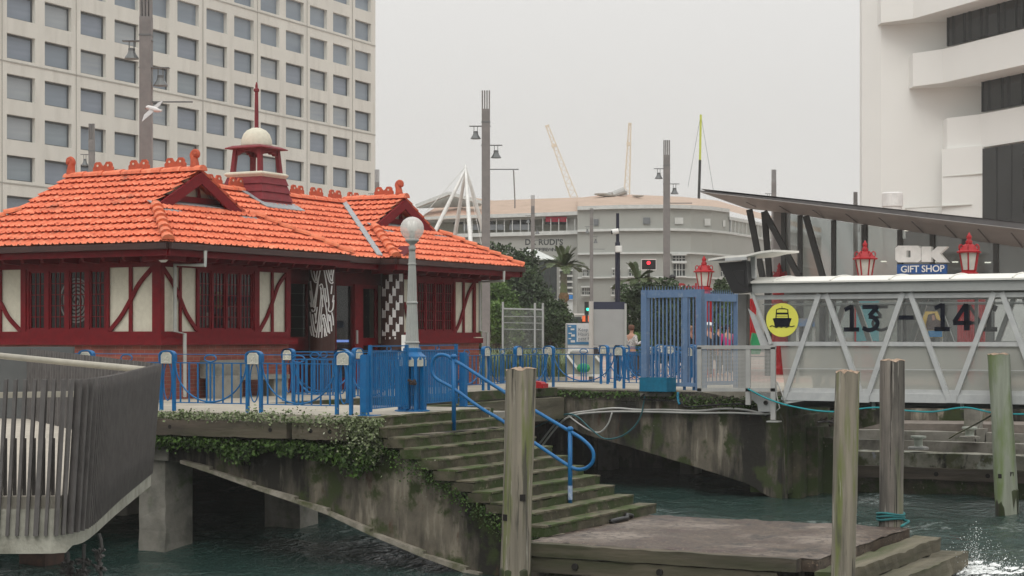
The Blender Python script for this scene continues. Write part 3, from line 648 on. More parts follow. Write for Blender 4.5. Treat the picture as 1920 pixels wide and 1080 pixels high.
mb = MB().box(WU+.5, UR-.4, SV+2.2, SV+2.3, 0, 3.2); mb.box(WU+.2, UR-.2, SV+.95, SV+2.2, -.01, .02); mb.box(WU+.2, UR-.2, SV+.1, VB-.15, 3.18, 3.24); mb.box(WU+.55, WU+.6, SV+1.0, VB-.15, 0, 3.1); mb.box(WU+.13, WU+.55, VB-.2, VB-.15, 0, 3.1)
part('dark_backing', mb, black_int, K)  # near-black planes added behind the glass to keep the windows dark
# timbers
def timbers(fm, specs, name='timber_frame'):
    mb = MB()
    for s in specs:
        bx(mb, fm, *s)
    part(name, mb, red, K)
D = .035
lo = (1.35, 1.5)
specs = [(SV-.0, VB, 1.33, Z0, .0, D), (SV, VB, 2.92, 3.12, 0, D+.01), (wa(304), wa(288), Z0, 2.92, 0, D+.02), (wa(249), wa(243), Z0, 2.92, 0, D),
         (wa(206), wa(202.5), Z0, 2.92, 0, D+.01), (wa(50.5), wa(41), Z0, 2.92, 0, D+.01), (wa(4), wa(-6), Z0, 2.92, 0, D), (wa(-40), wa(-48), Z0, 2.92, 0, D)]
timbers(westm, specs)
timbers(southm, [(WU-.04, UL2+.02, 1.33, Z0, 0, D), (WU-.04, UL2+.02, 2.92, 3.12, 0, D+.01), (WU-.035, sa(305), Z0, 2.92, 0, D+.02), (sa(335), sa(339), Z0, 2.92, 0, D),
        (sa(367), sa(371.5), Z0, 2.92, 0, D+.01), (sa(475), sa(484), Z0, 2.92, 0, D+.01), (sa(507.5), sa(511.5), Z0, 2.92, 0, D), (sa(534), UL2+.02, Z0, 2.92, 0, D+.01)])
timbers(southm, [(UR2, UR+.03, 1.33, Z0, 0, D), (UR2, UR+.03, 2.92, 3.12, 0, D+.01), (sa(767), sa(781), Z0, 2.92, 0, D+.01), (sa(849), sa(852), Z0, 2.92, 0, D+.01),
        (sa(867), sa(870), Z0, 2.92, 0, D), (sa(886), sa(890), Z0, 2.92, 0, D+.01)])
def brace(fm, pts, conv):
    P = [(conv(a), z) for a, z in pts]; P = [(q.x, q.y) for q in smooth_pts([(a, z, 0) for a, z in P], 5)]
    part('curved_brace', MB().ribbon(P, .095, D+.006, fm), red, K)
def zw(py, px, u=None): return (pu(px, py, WU) if u is None else pv(px, py, SV)).z
brace(westm, [(207, 1.52), (228, 1.83), (246, 2.2), (262, 2.55), (287, 2.9)], wa)
brace(westm, [(-30, 2.7), (-8, 2.35), (4, 2.13), (17, 1.83), (40, 1.51)], wa)
brace(southm, [(304, 2.9), (320, 2.62), (334, 2.3), (348, 1.9), (367, 1.54)], sa)
brace(southm, [(485, 1.52), (499, 1.85), (510, 2.22), (520, 2.6), (534, 2.88)], sa)
brace(southm, [(757, 2.3), (762, 2.0), (768, 1.75)], sa)
brace(southm, [(853, 1.53), (861, 1.8), (869, 2.2), (877, 2.6), (886, 2.88)], sa)
mb = MB(); bx(mb, westm, SV-.10, VB, 1.2, 1.345, 0, .10); part('sill', mb, red, K)
mb = MB(); bx(mb, southm, WU+.0, sa(552), 1.202, 1.343, 0, .10); part('sill', mb, red, K); mb = MB(); bx(mb, southm, UR2-.05, UR+.06, 1.2, 1.343, 0, .10); part('sill', mb, red, K)
mb = MB(); bx(mb, southm, sa(886), UR+.05, 1.345, 1.37, 0, .11); part('sill_cap', mb, plaster, K)
def window(fm, a0, a1, z0, z1, n, nv=3, nh=5, post=.07, name='window', mm=red):
    a0, a1 = min(a0, a1), max(a0, a1); mb = MB()
    bx(mb, fm, a0, a1, z1-.05, z1, -.06, .02); bx(mb, fm, a0, a1, z0, z0+.05, -.06, .03)
    cw = (a1-a0)/n
    for i in range(n+1):
        x = a0+cw*i; bx(mb, fm, max(a0, x-post/2), min(a1, x+post/2), z0+.05, z1-.05, -.06, .02)
    w_ = part(name, mb, mm, K)
    for i in range(n):
        x0 = a0+cw*i+post/2+(0 if i else post/2-.035); x1 = a0+cw*(i+1)-post/2; mb = MB()
        za, zb = z0+.05, z1-.05; f = .035
        for (p, q, r, s) in ((x0, x1, za, za+f), (x0, x1, zb-f, zb), (x0, x0+f, za+f, zb-f), (x1-f, x1, za+f, zb-f)): bx(mb, fm, p, q, r, s, -.055, -.01)
        for j in range(1, nv): x = x0+f+(x1-x0-2*f)*j/nv; bx(mb, fm, x-.009, x+.009, za+f, zb-f, -.045, -.018)
        for j in range(1, nh): z = za+f+(zb-za-2*f)*j/nh; bx(mb, fm, x0+f, x1-f, z-.009, z+.009, -.042, -.02)
        part('sash', mb, mm, w_)
    mb = MB(); mb.quad(fm(a0, z0, -.035), fm(a1, z0, -.035), fm(a1, z1, -.035), fm(a0, z1, -.035)); part('glass', mb, kiosk_glass, w_)
window(westm, wins_w[0][0], wins_w[0][1], Z0, Z1, 4, 3, 5, .13)
window(southm, W1a, W1b, Z0, Z1, 4, 3, 5)
window(southm, W2a, W2b, Z0, Z1, 4, 3, 5)
# recessed entrance
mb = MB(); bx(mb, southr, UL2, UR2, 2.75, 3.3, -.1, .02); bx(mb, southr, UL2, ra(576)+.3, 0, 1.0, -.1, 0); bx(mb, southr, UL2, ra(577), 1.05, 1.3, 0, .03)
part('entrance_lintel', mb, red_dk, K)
def doorfr(a0, a1, z0, z1, name, mm, post=.1):
    mb = MB(); bx(mb, southr, a0, a0+post, z0, z1, -.06, .02); bx(mb, southr, a1-post, a1, z0, z1, -.06, .02); bx(mb, southr, a0+post, a1-post, z1-post, z1, -.06, .02); bx(mb, southr, a0+post, a1-post, z0, z0+.3 if z0 < .2 else z0+.08, -.06, .02)
    d_ = part(name, mb, mm, K); mb = MB(); mb.quad(southr(a0, z0, -.03), southr(a1, z0, -.03), southr(a1, z1, -.03), southr(a0, z1, -.03)); part('glass', mb, kiosk_glass, d_); return d_
sw = doorfr(UL2+.02, ra(577), 1.3, 2.75, 'side_window', red_dk, .05)
mb = MB()
for j in range(1, 5): bx(mb, southr, UL2+.05, ra(576), 1.3+.29*j-.008, 1.3+.29*j+.008, -.055, -.04)
for j in range(1, 4): x = UL2+.05+j*.25; bx(mb, southr, x-.008, x+.008, 1.35, 2.7, -.055, -.04)
part('pane_grid', mb, mat('reflected_grid', (.09,.09,.09)), sw)  # added grey bars stand in for a grid reflected in this window
d1 = doorfr(ra(628), ra(662), .02, 2.75, 'door', red_dk, .05)
d2 = doorfr(ra(676), ra(708), .02, 2.75, 'door', red, .1)
mb = MB(); bx(mb, southr, ra(661), ra(676), .02, 2.75, -.02, .08); part('door_post', mb, red, K)
mb = MB(); bx(mb, southr, ra(676), ra(708), 1.15, 1.35, -.05, .025); part('door_rail', mb, red, d2)
mb = MB(); bx(mb, southr, ra(662.5), ra(664.5), 1.2, 1.55, .08, .12); part('handle', mb, steel_gy, d2)
mb = MB(); bx(mb, southr, ra(630), ra(659), 1.24, 1.30, -.1, -.08); part('glow_strip', mb, mat('blue_led', (.1,.2,.6), emit=(.25,.4,1), estr=.9), d1)
# ------------------------------------------------------------------ roof
def tiles(name, fm, lo, hi, tmax, parent, m=tile, course=.385, wave_w=.2):
    """fm(s, t, h): s along the eave, t horizontal run up the slope, h above the roof plane"""
    mb = MB(); cr_ = course*math.cos(math.atan(SL)); nrow = math.ceil(tmax/cr_-.05); cr_ = tmax/nrow
    for r in range(nrow):
        t0 = r*cr_-(.03 if r == 0 else .03); t1 = (r+1)*cr_; l0, h0 = lo(t0), hi(t0); l1, h1 = lo(t1), hi(t1)
        smin = min(l0, l1); smax = max(h0, h1); n = max(2, int((smax-smin)/(wave_w/8))); base = []
        off = random.uniform(-.015, .015)
        jit = [random.uniform(-.006, .008) for _ in range(int((smax-smin)/wave_w)+3)]
        for i in range(n+1):
            s = smin+(smax-smin)*i/n; ph = ((s+off)/wave_w) % 1.0; ti = int((s-smin)/wave_w)
            if ph < .5: wv = math.sin(ph*2*math.pi)**2*.045
            elif ph < .9: wv = math.sin((ph-.5)/.4*math.pi)*.012
            else: wv = 0
            jz = jit[ti]; s0 = min(max(s, l0), h0); s1 = min(max(s, l1), h1)
            ts = t0+jz*1.5
            base += [fm(s0, ts+.09, -.005), fm(s0, ts-.01, .066+wv+jz), fm(s1, t1+.04, .004+wv*.8)]
        o = len(mb.v); mb.v += [tuple(p) for p in base]
        for i in range(n):
            a = o+i*3; b = a+3; mb.f += [(a, b, b+1, a+1), (a+1, b+1, b+2, a+2)]
    return part(name, mb, m, parent)
def caps(name, p, q, m, parent, r=.12, seg=.36, lift=.05, step=.04):
    p = Vector(p); q = Vector(q); L_ = (q-p).length; n = max(1, round(L_/seg)); d = (q-p)/n; mb = MB()
    side = d.cross(Vector((0,0,1))).normalized(); upv = side.cross(d).normalized()
    if upv.z < 0: upv = -upv
    for i in range(n):
        a = p+d*i-d*.06; b = p+d*(i+1); rs = []
        for c_, rr, li in ((a, r*1.06, lift+step), (b, r*.9, lift)):
            rs += [c_+side*rr*math.cos(t_)+upv*(rr*.85*math.sin(t_)+li-.06) for t_ in [math.pi*k/6 for k in range(7)]]
        o = len(mb.v); mb.v += [tuple(x) for x in rs]
        mb.f += [(o+k, o+k+1, o+7+k+1, o+7+k) for k in range(6)]+[tuple(o+k for k in range(7))]+[(o, o+7, o+13, o+6)]
    return part(name, mb, m, parent)
HR = 3.55; TG = 1.9; VE, VF = 24.5, 32.1; MB_V = 25.0; GV = 26.45
def wing(u0, u1, valley, label_shift=0):
    hr = (u1-u0)/2; um = (u0+u1)/2
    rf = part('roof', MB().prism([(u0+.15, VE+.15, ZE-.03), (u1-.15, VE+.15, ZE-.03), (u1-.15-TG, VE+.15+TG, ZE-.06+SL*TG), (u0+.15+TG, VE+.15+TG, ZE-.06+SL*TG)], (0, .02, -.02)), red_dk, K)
    def wlo(t): return VE+t if t < TG else GV-.03
    if valley: 
        def whi(t): return MB_V+t+.02
    else:
        def whi(t): return VF-t if t < TG else 30.45
    tiles('tiles', lambda s, t, h: Vector((u0+t-h*.45, s, ZE+SL*t+h*.9)), wlo, whi, hr, rf)
    tiles('tiles', lambda s, t, h: Vector((s, VE+t-h*.45, ZE+SL*t+h*.9)), lambda t: u0+t, lambda t: u1-t, TG+.08, rf)
    mb = MB(); zr = ZE+SL*hr
    mb.add([(u1, VE, ZE), (u1, VF, ZE), (u1-TG, VF-TG, ZE+SL*TG), (u1-TG, VE+TG, ZE+SL*TG)], [(0,1,2,3)])
    mb.add([(u1-TG, GV, ZE+SL*TG), (u1-TG, 30.45, ZE+SL*TG), (um, 30.45, zr), (um, GV, zr)], [(0,1,2,3)])
    mb.add([(u0, VF, ZE), (u1, VF, ZE), (u1-TG, VF-TG, ZE+SL*TG), (u0+TG, VF-TG, ZE+SL*TG)], [(3,2,1,0)])
    part('rear_slopes', mb, tile, rf)
    # stepped verge of tiles seen beyond the right-hand barge board
    mb = MB()
    for k in range(5):
        t_ = TG+(hr-TG)*k/5; x0 = u1-t_-(hr-TG)/5-.02; x1 = u1-t_+.05
        mb.prism([(x0, GV-.1, ZE+SL*(u1-x0)+.0), (x1, GV-.1, ZE+SL*(u1-x1)+.02), (x1, GV-.1, ZE+SL*(u1-x1)+.10), (x0, GV-.1, ZE+SL*(u1-x0)+.05)], (0, .5, 0))
    part('verge_tiles', mb, tile_dk, rf)
    # gablet
    gl, gr = u0+TG+.1, u1-TG-.1; zb = ZE+SL*TG; gh = 30
    mb = MB().prism([(gl, GV+.32, zb+.0), (gr, GV+.32, zb+.0), (um, GV+.32, zr-.12)], (0, .08, 0)); gb = part('gable', mb, plaster, K)
    for sg, e0 in ((1, u0+TG-.15), (-1, u1-TG+.15)):
        a = Vector((e0, GV-.1, ZE+SL*(TG-.15)-.01)); b = Vector((um, GV-.1, zr+.0)); dz = Vector((0, 0, -.27))
        mb = MB().prism([a, b, b+dz, a+Vector((sg*.42, 0, -.05))], (0, .06, 0)); part('barge_board', mb, red, gb)
    mb = MB().box(gl+.3, gr-.3, GV+.2, GV+.3, zb+.16, zb+.30); part('tie_beam', mb, red, gb)
    for dx in (-.28, .28):
        P = [(um+dx*1.25, zb+.3), (um+dx*1.15, zb+.45), (um+dx*.8, zb+.62)]; part('gable_strut', MB().ribbon(P, .09, .05, lambda x, z, h: Vector((x, GV+.29-h, z))), red, gb)
    mb = MB().prism([(u0+TG-.1, GV-.42, ZE+SL*(TG-.42)+.07), (u0+TG+.5, GV-.42, ZE+SL*(TG-.42)+.07), (u0+TG+.5, GV+.1, ZE+SL*(TG+.05)+.06), (u0+TG-.1, GV+.1, ZE+SL*(TG+.05)+.06)], (0, 0, .02))
    mb.prism([(u1-TG-.5, GV-.42, ZE+SL*(TG-.42)+.07), (u1-TG+.15, GV-.42, ZE+SL*(TG-.42)+.07), (u1-TG+.15, GV+.1, ZE+SL*(TG+.05)+.06), (u1-TG-.5, GV+.1, ZE+SL*(TG+.05)+.06)], (0, 0, .02))
    mb.prism([(gl+.2, GV-.0, zb+.07), (gr-.2, GV-.0, zb+.07), (gr-.2, GV+.33, zb+.16), (gl+.2, GV+.33, zb+.16)], (0, 0, .02))
    part('flashing', mb, lead, gb)
    caps('hip_tiles', (u0+.02, VE+.02, ZE+.06), (u0+TG-.1, VE+TG-.1, ZE+SL*(TG-.1)+.06), tile_lt, rf, .13)
    caps('hip_tiles', (u1-.02, VE+.02, ZE+.06), (u1-TG+.1, VE+TG-.1, ZE+SL*(TG-.1)+.06), tile_lt, rf, .13)
    if not valley: caps('hip_tiles', (u0+.02, VF-.02, ZE+.06), (u0+TG-.1, VF-TG+.1, ZE+SL*(TG-.1)+.06), tile_lt, rf, .13)
    e = 30.5 if not valley else 28.4
    caps('ridge_tiles', (um, GV-.1, zr+.05), (um, e, zr+.05), tile, rf, .15, .6, .04, .006)
    return rf, um, zr
rfL, umL, zrL = wing(30.55, 37.65, False)
rfR, umR, zrR = wing(39.75, 46.75, True)
tiles('tiles', lambda s, t, h: Vector((s, MB_V+t-h*.45, ZE+SL*t+h*.9)), lambda t: 37.65-t, lambda t: 39.75+t, 3.3, rfL)
mb = MB().prism([(34, 28.3, ZE+SL*3.3), (43.2, 28.3, ZE+SL*3.3), (45, 31.6, ZE), (33, 31.6, ZE)], (0, 0, .05)); part('rear_slopes', mb, tile, rfL)
caps('ridge_tiles', (34.2, 28.3, ZE+SL*3.3+.06), (43.3, 28.3, ZE+SL*3.3+.06), tile, rfL, .15, .6, .04, .006)
mb = MB()
for a, b in (((39.75, 25.0, ZE+.11), (43.05, 28.3, ZE+SL*3.3+.11)),):
    mb.bar(a, b, .15, .05)
part('valley_flashing', mb, lead, rfR)
# crest ornaments and scroll finials
def crest(c, ax, rf):
    L_ = .62; pts = []
    prof = [(-.31, 0), (-.31, .10), (-.27, .14), (-.27, .19), (-.22, .24), (-.10, .24), (-.06, .18), (0, .13), (.06, .18), (.10, .24), (.22, .24), (.27, .19), (.27, .14), (.31, .10), (.31, 0)]
    a = Vector((1, 0, 0)) if ax == 'u' else Vector((0, 1, 0)); b = Vector((0, 1, 0)) if ax == 'u' else Vector((1, 0, 0))
    base = Vector(c); mb = MB(); mb.prism([base+a*x+Vector((0, 0, z))-b*.025 for x, z in prof], b*.05)
    cr2 = part('crest_ornament', mb, tile_dk, rf)
    mb = MB()
    for x in (-.16, .16):
        p = base+a*x+Vector((0, 0, .15)); mb.cyl(p-b*.034, p+b*.034, .028, n=8)
    part('crest_hole', mb, plaster, cr2)
for px in (194, 261, 329): crest((umL, pu(px, 320, umL).y, zrL+.13), 'v', rfL)
for px in (402, 443, 557, 593, 628, 662): crest((pv(px, 360, 28.3).x, 28.3, ZE+SL*3.3+.15), 'u', rfL)
crest((umR, pu(720, 370, umR).y, zrR+.13), 'v', rfR)
def scroll(c, sg, rf):
    c = Vector(c); P = [(0, 0), (.0, .12), (.02, .24), (.06, .34), (.0, .42), (-.09, .40), (-.10, .31), (-.03, .29)]
    P = smooth_pts([(x, z, 0) for x, z in P], 5); n = len(P)
    mb = MB().tube([c+Vector((0, sg*p.x, p.y)) for p in P], [.12-.075*min(1, i/n*1.6) for i in range(n)], 10); mb.lathe([(.07, -.06), (.075, 0), (.07, .06)], c+Vector((0, -sg*.03, .34)), 8)
    part('ridge_finial', mb, tile_dk, rf, smooth=True)
scroll((umL, GV+.12, zrL+.08), 1, rfL); scroll((umL, 30.35, zrL+.08), -1, rfL); scroll((umR, GV+.12, zrR+.08), 1, rfR)
# eaves: fascia, gutter, soffit, rafters
def eave(p, q, inward, name_r=True, rafters=True, step=.56):
    p = Vector(p); q = Vector(q); iv = Vector(inward); L_ = (q-p).length; d = (q-p).normalized()
    g_ = MB().bar(p+Vector((0, 0, -.05))+iv*-.03, q+Vector((0, 0, -.05))+iv*-.03, .12, .13); part('gutter', g_, gutter_m, K)
    f_ = MB().bar(p+iv*.06+Vector((0, 0, -.18)), q+iv*.06+Vector((0, 0, -.18)), .035, .16); part('fascia', f_, red, K)
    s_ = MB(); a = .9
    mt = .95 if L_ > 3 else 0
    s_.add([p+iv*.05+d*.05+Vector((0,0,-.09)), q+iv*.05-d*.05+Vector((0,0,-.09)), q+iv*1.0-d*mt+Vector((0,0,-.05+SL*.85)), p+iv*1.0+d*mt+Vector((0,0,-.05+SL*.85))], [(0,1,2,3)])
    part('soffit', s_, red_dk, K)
    if rafters:
        n = int(L_/step)
        for i in range(n):
            c_ = p+d*(L_*(i+.5)/n); mb = MB()
            z0 = Vector((0, 0, -.20)); mb.prism([c_+iv*.09+Vector((0,0,-.11))-d*.04, c_+iv*.09+Vector((0,0,-.22))-d*.04, c_+iv*.28+Vector((0,0,-.26))-d*.04, c_+iv*.32+Vector((0,0,-.33))-d*.04, c_+iv*.92+Vector((0,0,-.36))-d*.04, c_+iv*.92+Vector((0,0,.1))-d*.04], d*.08)
            part('rafter', mb, red, K)
eave((30.55, 24.5, ZE), (30.55, 32.1, ZE), (1, 0, 0)); eave((30.55, 24.5, ZE), (37.65, 24.5, ZE), (0, 1, 0))
eave((39.75, 24.5, ZE), (46.75, 24.5, ZE), (0, 1, 0)); eave((39.75, 24.5, ZE), (39.75, 25.0, ZE), (1, 0, 0), rafters=False)
eave((37.65, 25.0, ZE), (39.75, 25.0, ZE), (0, 1, 0)); eave((46.75, 24.5, ZE), (46.75, 32.1, ZE), (-1, 0, 0))
mb = MB().box(WU+.02, UL2, SV+.02, SV+.12, 3.1, 3.5); part('wall_plate', mb, red_dk, K)
mb = MB(); mb.box(WU+.02, WU+.12, SV+.02, VB, 3.1, 3.6); mb.box(UR2, UR, SV+.02, SV+.12, 3.1, 3.6); part('wall_plate', mb, plaster, K)
def pipe(pts, m=grey_pipe):
    part('downpipe', MB().tube(pts, .042, 8), m, K)
A = pv(385, 470, 24.42); pipe([A, A+Vector((0, 0, -.32)), Vector((sa(320), 25.28, 2.97)), Vector((sa(320), 25.28, 1.50)), Vector((sa(333), 25.20, 1.45)), Vector((sa(333), 25.2, .05))])
A = pv(945, 508, 24.42); pipe([A, A+Vector((0, 0, -.28)), Vector((sa(893), 25.28, 2.95)), Vector((sa(893), 25.28, 1.55)), Vector((sa(902), 25.20, 1.5)), Vector((sa(902), 25.2, .05))])
q = Vector((31.0, 25.0, 3.05)); part('security_light', MB().lathe([(.02, .1), (.1, .06), (.12, 0), (.05, -.06)], q, 12), white_m, K)
# cupola
CU = (pv(481, 330, 28.3).x, 28.3)
c3_ = Vector((CU[0], CU[1], .09)); shin = mat('painted_shingle', (.20,.02,.028), (.145,.014,.02), .7, 5, bump=.2)
rows = [(.76, 4.1), (.72, 4.40), (.685, 4.62), (.65, 4.84), (.61, 5.06), (.57, 5.27), (.54, 5.46)]
mb = MB()
for (r0, z0), (r1, z1) in zip(rows, rows[1:]):
    mb.lathe([((r0+.035)*1.414, z0), (r1*1.414, z1+.01)], c3_, 4, math.pi/4)
cup = part('cupola', mb, shin, K)
part('cupola_flashing', MB().prism([(CU[0]-.86, CU[1]-.95, ZE+SL*2.35+.09), (CU[0]+.86, CU[1]-.95, ZE+SL*2.35+.09), (CU[0]+.86, CU[1]-.6, ZE+SL*2.7+.09), (CU[0]-.86, CU[1]-.6, ZE+SL*2.7+.09)], (0,0,.02))
     .prism([(CU[0]-.88, CU[1]-.95, ZE+SL*2.35+.10), (CU[0]-.65, CU[1]-.95, ZE+SL*2.35+.10), (CU[0]-.6, CU[1], ZE+SL*3.3+.11), (CU[0]-.82, CU[1], ZE+SL*3.3+.11)], (0,0,.02)), lead, cup)
part('cupola_ledge', MB().lathe([(.53*1.414, 5.43), (.60*1.414, 5.52), (.60*1.414, 5.55), (.54*1.414, 5.59)], c3_, 4, math.pi/4), plaster, cup)
for sx, sy in ((-1,-1),(1,-1),(1,1),(-1,1)):
    mb = MB().bar(c3_+Vector((sx*.44, sy*.44, 5.56)), c3_+Vector((sx*.385, sy*.385, 6.2)), .11, .11, (0, 1, 0)); part('cupola_post', mb, shin, cup)
mb = MB()
for ax in (0, 1):
    for sg in (-1, 1):
        pr = [(-.47, 6.2), (-.47, 5.98), (-.33, 5.98), (-.33, 6.03), (-.22, 6.03), (-.2, 5.99), (0, 5.99), (.2, 5.99), (.22, 6.03), (.33, 6.03), (.33, 5.98), (.47, 5.98), (.47, 6.2)]
        pr = [(-.47, 6.2), (-.47, 6.03), (-.3, 6.05), (-.26, 6.1), (-.16, 6.1), (-.12, 6.14), (.12, 6.14), (.16, 6.1), (.26, 6.1), (.3, 6.05), (.47, 6.03), (.47, 6.2)]
        if ax == 0: mb.prism([c3_+Vector((a*.84, sg*.385-.03, z)) for a, z in pr], (0, .06, 0))
        else: mb.prism([c3_+Vector((sg*.385-.03, a*.84, z)) for a, z in pr], (.06, 0, 0))
part('cupola_valance', mb, shin, cup)
part('cupola_roof', MB().lathe([(.59*1.414, 6.2), (.59*1.414, 6.225), (.44*1.414, 6.29)], c3_, 4, math.pi/4), shin, cup)
part('dome', MB().lathe([(.41, 6.26), (.415, 6.34), (.40, 6.46), (.35, 6.60), (.25, 6.71), (.12, 6.77), (.02, 6.785)], c3_, 24), plaster, cup, smooth=True)
part('spire', MB().lathe([(.07, 6.76), (.055, 6.80), (.05, 7.5), (.045, 7.72), (.075, 7.74), (.07, 7.80), (.035, 7.83), (.035, 7.9), (.012, 7.98)], c3_, 12), shin, cup)
# spiral poster inside the left window
t = thing('spiral_emblem', 'pale grey round spiral emblem hanging inside the left kiosk window', 'window emblem', (WU+.09, wa(137), 2.19))
c_a, c_z = wa(137), 2.2
mb = MB(); 
for arm in (0, math.pi):
    P = []
    for k in range(90):
        a = k/90*2*math.pi*2.4; r_ = .05+.40*k/90; P.append((c_a+r_*.92*math.cos(a+arm), c_z+r_*math.sin(a+arm)))
    mb.ribbon(P, .043, .004, lambda x, z, h: Vector((WU+.10-h, x, z)))
part('spiral', mb, mat('spiral_vinyl', (.42,.44,.44), (.38,.40,.40), .6), t)
mb = MB(); P = [(c_a+.46*math.cos(a), c_z+.49*math.sin(a)) for a in [k*math.pi/24 for k in range(49)]]; mb.ribbon(P, .04, .004, lambda x, z, h: Vector((WU+.10-h, x, z))); part('ring', mb, MATS['spiral_vinyl'], t)
# goods inside windows: hints of stock
random.seed(5)
stock = thing('shop_display', 'dim rack of brochures and colourful goods behind the kiosk windows', 'shop display', (33.5, 26.3, 1))
cols_ = [mat('stock_%s' % n_, c_) for n_, c_ in (('olive', (.16,.18,.03)), ('grey', (.22,.22,.22)), ('maroon', (.16,.04,.04)), ('cream', (.4,.38,.32)))]
for i in range(16):
    u_ = 32.6+random.random()*2.2; z_ = 1.45+random.random()*.8; part('packet', MB().box(u_, u_+random.uniform(.08, .25), 25.85, 25.9, z_, z_+random.uniform(.15, .4)), cols_[i % 4], stock)
for i in range(8):
    u_ = 42.4+random.random()*1.7; z_ = 1.5+random.random()*.7; part('packet', MB().box(u_, u_+random.uniform(.05, .15), 25.85, 25.9, z_, z_+random.uniform(.1, .3)), cols_[(i*3+1) % 4], stock)
part('shelf', MB().box(32.5, 35.0, 25.82, 26.1, 1.4, 1.44).box(42.3, 44.3, 25.82, 26.1, 1.4, 1.44), cols_[1], stock)
# ------------------------------------------------------------------ patterned columns
def column_fmap(c, r, to, rt):
    def fm(x, z, h):
        s_ = max(-.999, min(.999, x/r)); a = math.asin(s_); return Vector((c.x, c.y, 0))+(to*math.cos(a)+rt*math.sin(a))*(r+h+.003)+Vector((0, 0, z))
    return fm
def pattern_column(px, v, r, label, strokes, X0, Y0, sc2, cx):
    c = pv(px, 600, v); c.z = 0; t = thing('patterned_column', label, 'column', c)
    part('shaft', MB().lathe([(r, 0), (r, 3.12)], c, 28), brown_wood, t, smooth=False)
    to = -Vector((c.x, c.y, 0)).normalized(); rt = Vector((-to.y, to.x, 0)); rt = -rt if rt.dot(Vector((ST, -CT, 0))) < 0 else rt
    Yd = c.x*CT+c.y*ST; fm = column_fmap(c, r, to, rt); k = 1/sc2*Yd/F
    def cv(X, Y): return ((X-cx)*k, EYE-((Y0+Y/sc2)-HYP)/F*(Yd-r))
    mb = MB()
    for s in strokes:
        wd, pts = s; P = [cv(*p) for p in pts]
        if len(P) > 2 and wd > 0: P = [(q.x, q.y) for q in smooth_pts([(a, b, 0) for a, b in P], 4)]
        mb.ribbon(P, abs(wd)*k, .004, fm)
    part('painted_pattern', mb, white_paint, t); return t
S1 = [[(468,385),(478,440),(500,488),(518,492),(520,478)], [(490,385),(500,440),(508,480)], [(522,385),(514,440),(518,478)], [(545,385),(530,470),(520,560),(508,660),(500,725),(482,738),(474,720)],
 [(532,440),(512,560),(498,640),(492,690)], [(575,385),(592,480),(606,580),(616,680),(610,722),(626,740),(648,715),(655,640)], [(592,385),(606,440),(622,488),(642,500),(650,485)], [(612,385),(622,440),(636,482)],
 [(654,385),(646,440),(644,480)], [(635,385),(632,430)], [(463,480),(474,570),(486,650),(494,706)], [(461,560),(470,640),(480,700)], [(462,660),(470,700)], [(538,525),(548,510),(562,518),(578,620),(594,720),(606,820),(622,925)],
 [(545,530),(556,600),(566,700)], [(552,540),(548,640),(536,760),(524,860),(512,957)], [(566,600),(556,720),(540,840),(530,960)], [(562,800),(560,775),(574,765),(582,780),(570,800)], [(570,800),(580,860),(598,945)],
 [(560,790),(552,860),(545,910)], [(562,850),(556,960)], [(583,790),(596,850),(610,915)], [(578,880),(582,950)], [(462,740),(468,800),(480,880),(494,950)], [(480,760),(490,840),(506,915)], [(500,750),(512,830)], [(461,860),(466,905),(476,942)],
 [(625,770),(634,840),(638,905)], [(640,745),(650,800),(652,855)], [(612,760),(620,820)], [(655,600),(646,660)], [(640,520),(634,590)], [(598,660),(590,600),(582,540)], [(520,700),(510,780),(506,840)]]
c1 = pattern_column(604, 25.45, .325, 'brown column left of the kiosk doorway, painted with white swirling lines', [(10, s) for s in S1], 480, 420, 4.5, 560)
S2 = []
for y0 in (50, 218, 386, 554, 722):
    for i in range(7):
        x = 130-26*i; y = y0+57*i
        if y < 375 or y > 850 or x < -6: continue
        if i and y+10 > 385: pass
        S2.append((-27, [(x, y), (x, min(y+60, 872))])); S2.append((-17, [(x-38, y+52), (x+13, y+52)]))
c2 = pattern_column(736, 25.45, .31, 'brown column right of the kiosk doorway, painted with white stepped zigzags', S2, 720, 420, 4.154, 66)
# bench
t = thing('concrete_bench', 'pale concrete bench with a low back standing against the kiosk brick wall', 'bench', (34, 25, 0))
b0, b1, b2 = pv(403, 700, 24.9).x, pv(500, 700, 24.9).x, pv(530, 700, 24.9).x
part('back', MB().box(b0, b1, 25.1, 25.32, .45, .85), conc_pale, t)
part('seat', MB().box(b0+.7, b2, 24.7, 25.1, .40, .50), conc_pale, t)
part('leg', MB().box(b0, b0+.75, 24.7, 25.1, 0, .5), conc_pale, t); part('leg', MB().box(b2-.55, b2, 24.75, 25.08, 0, .4), conc_pale, t)
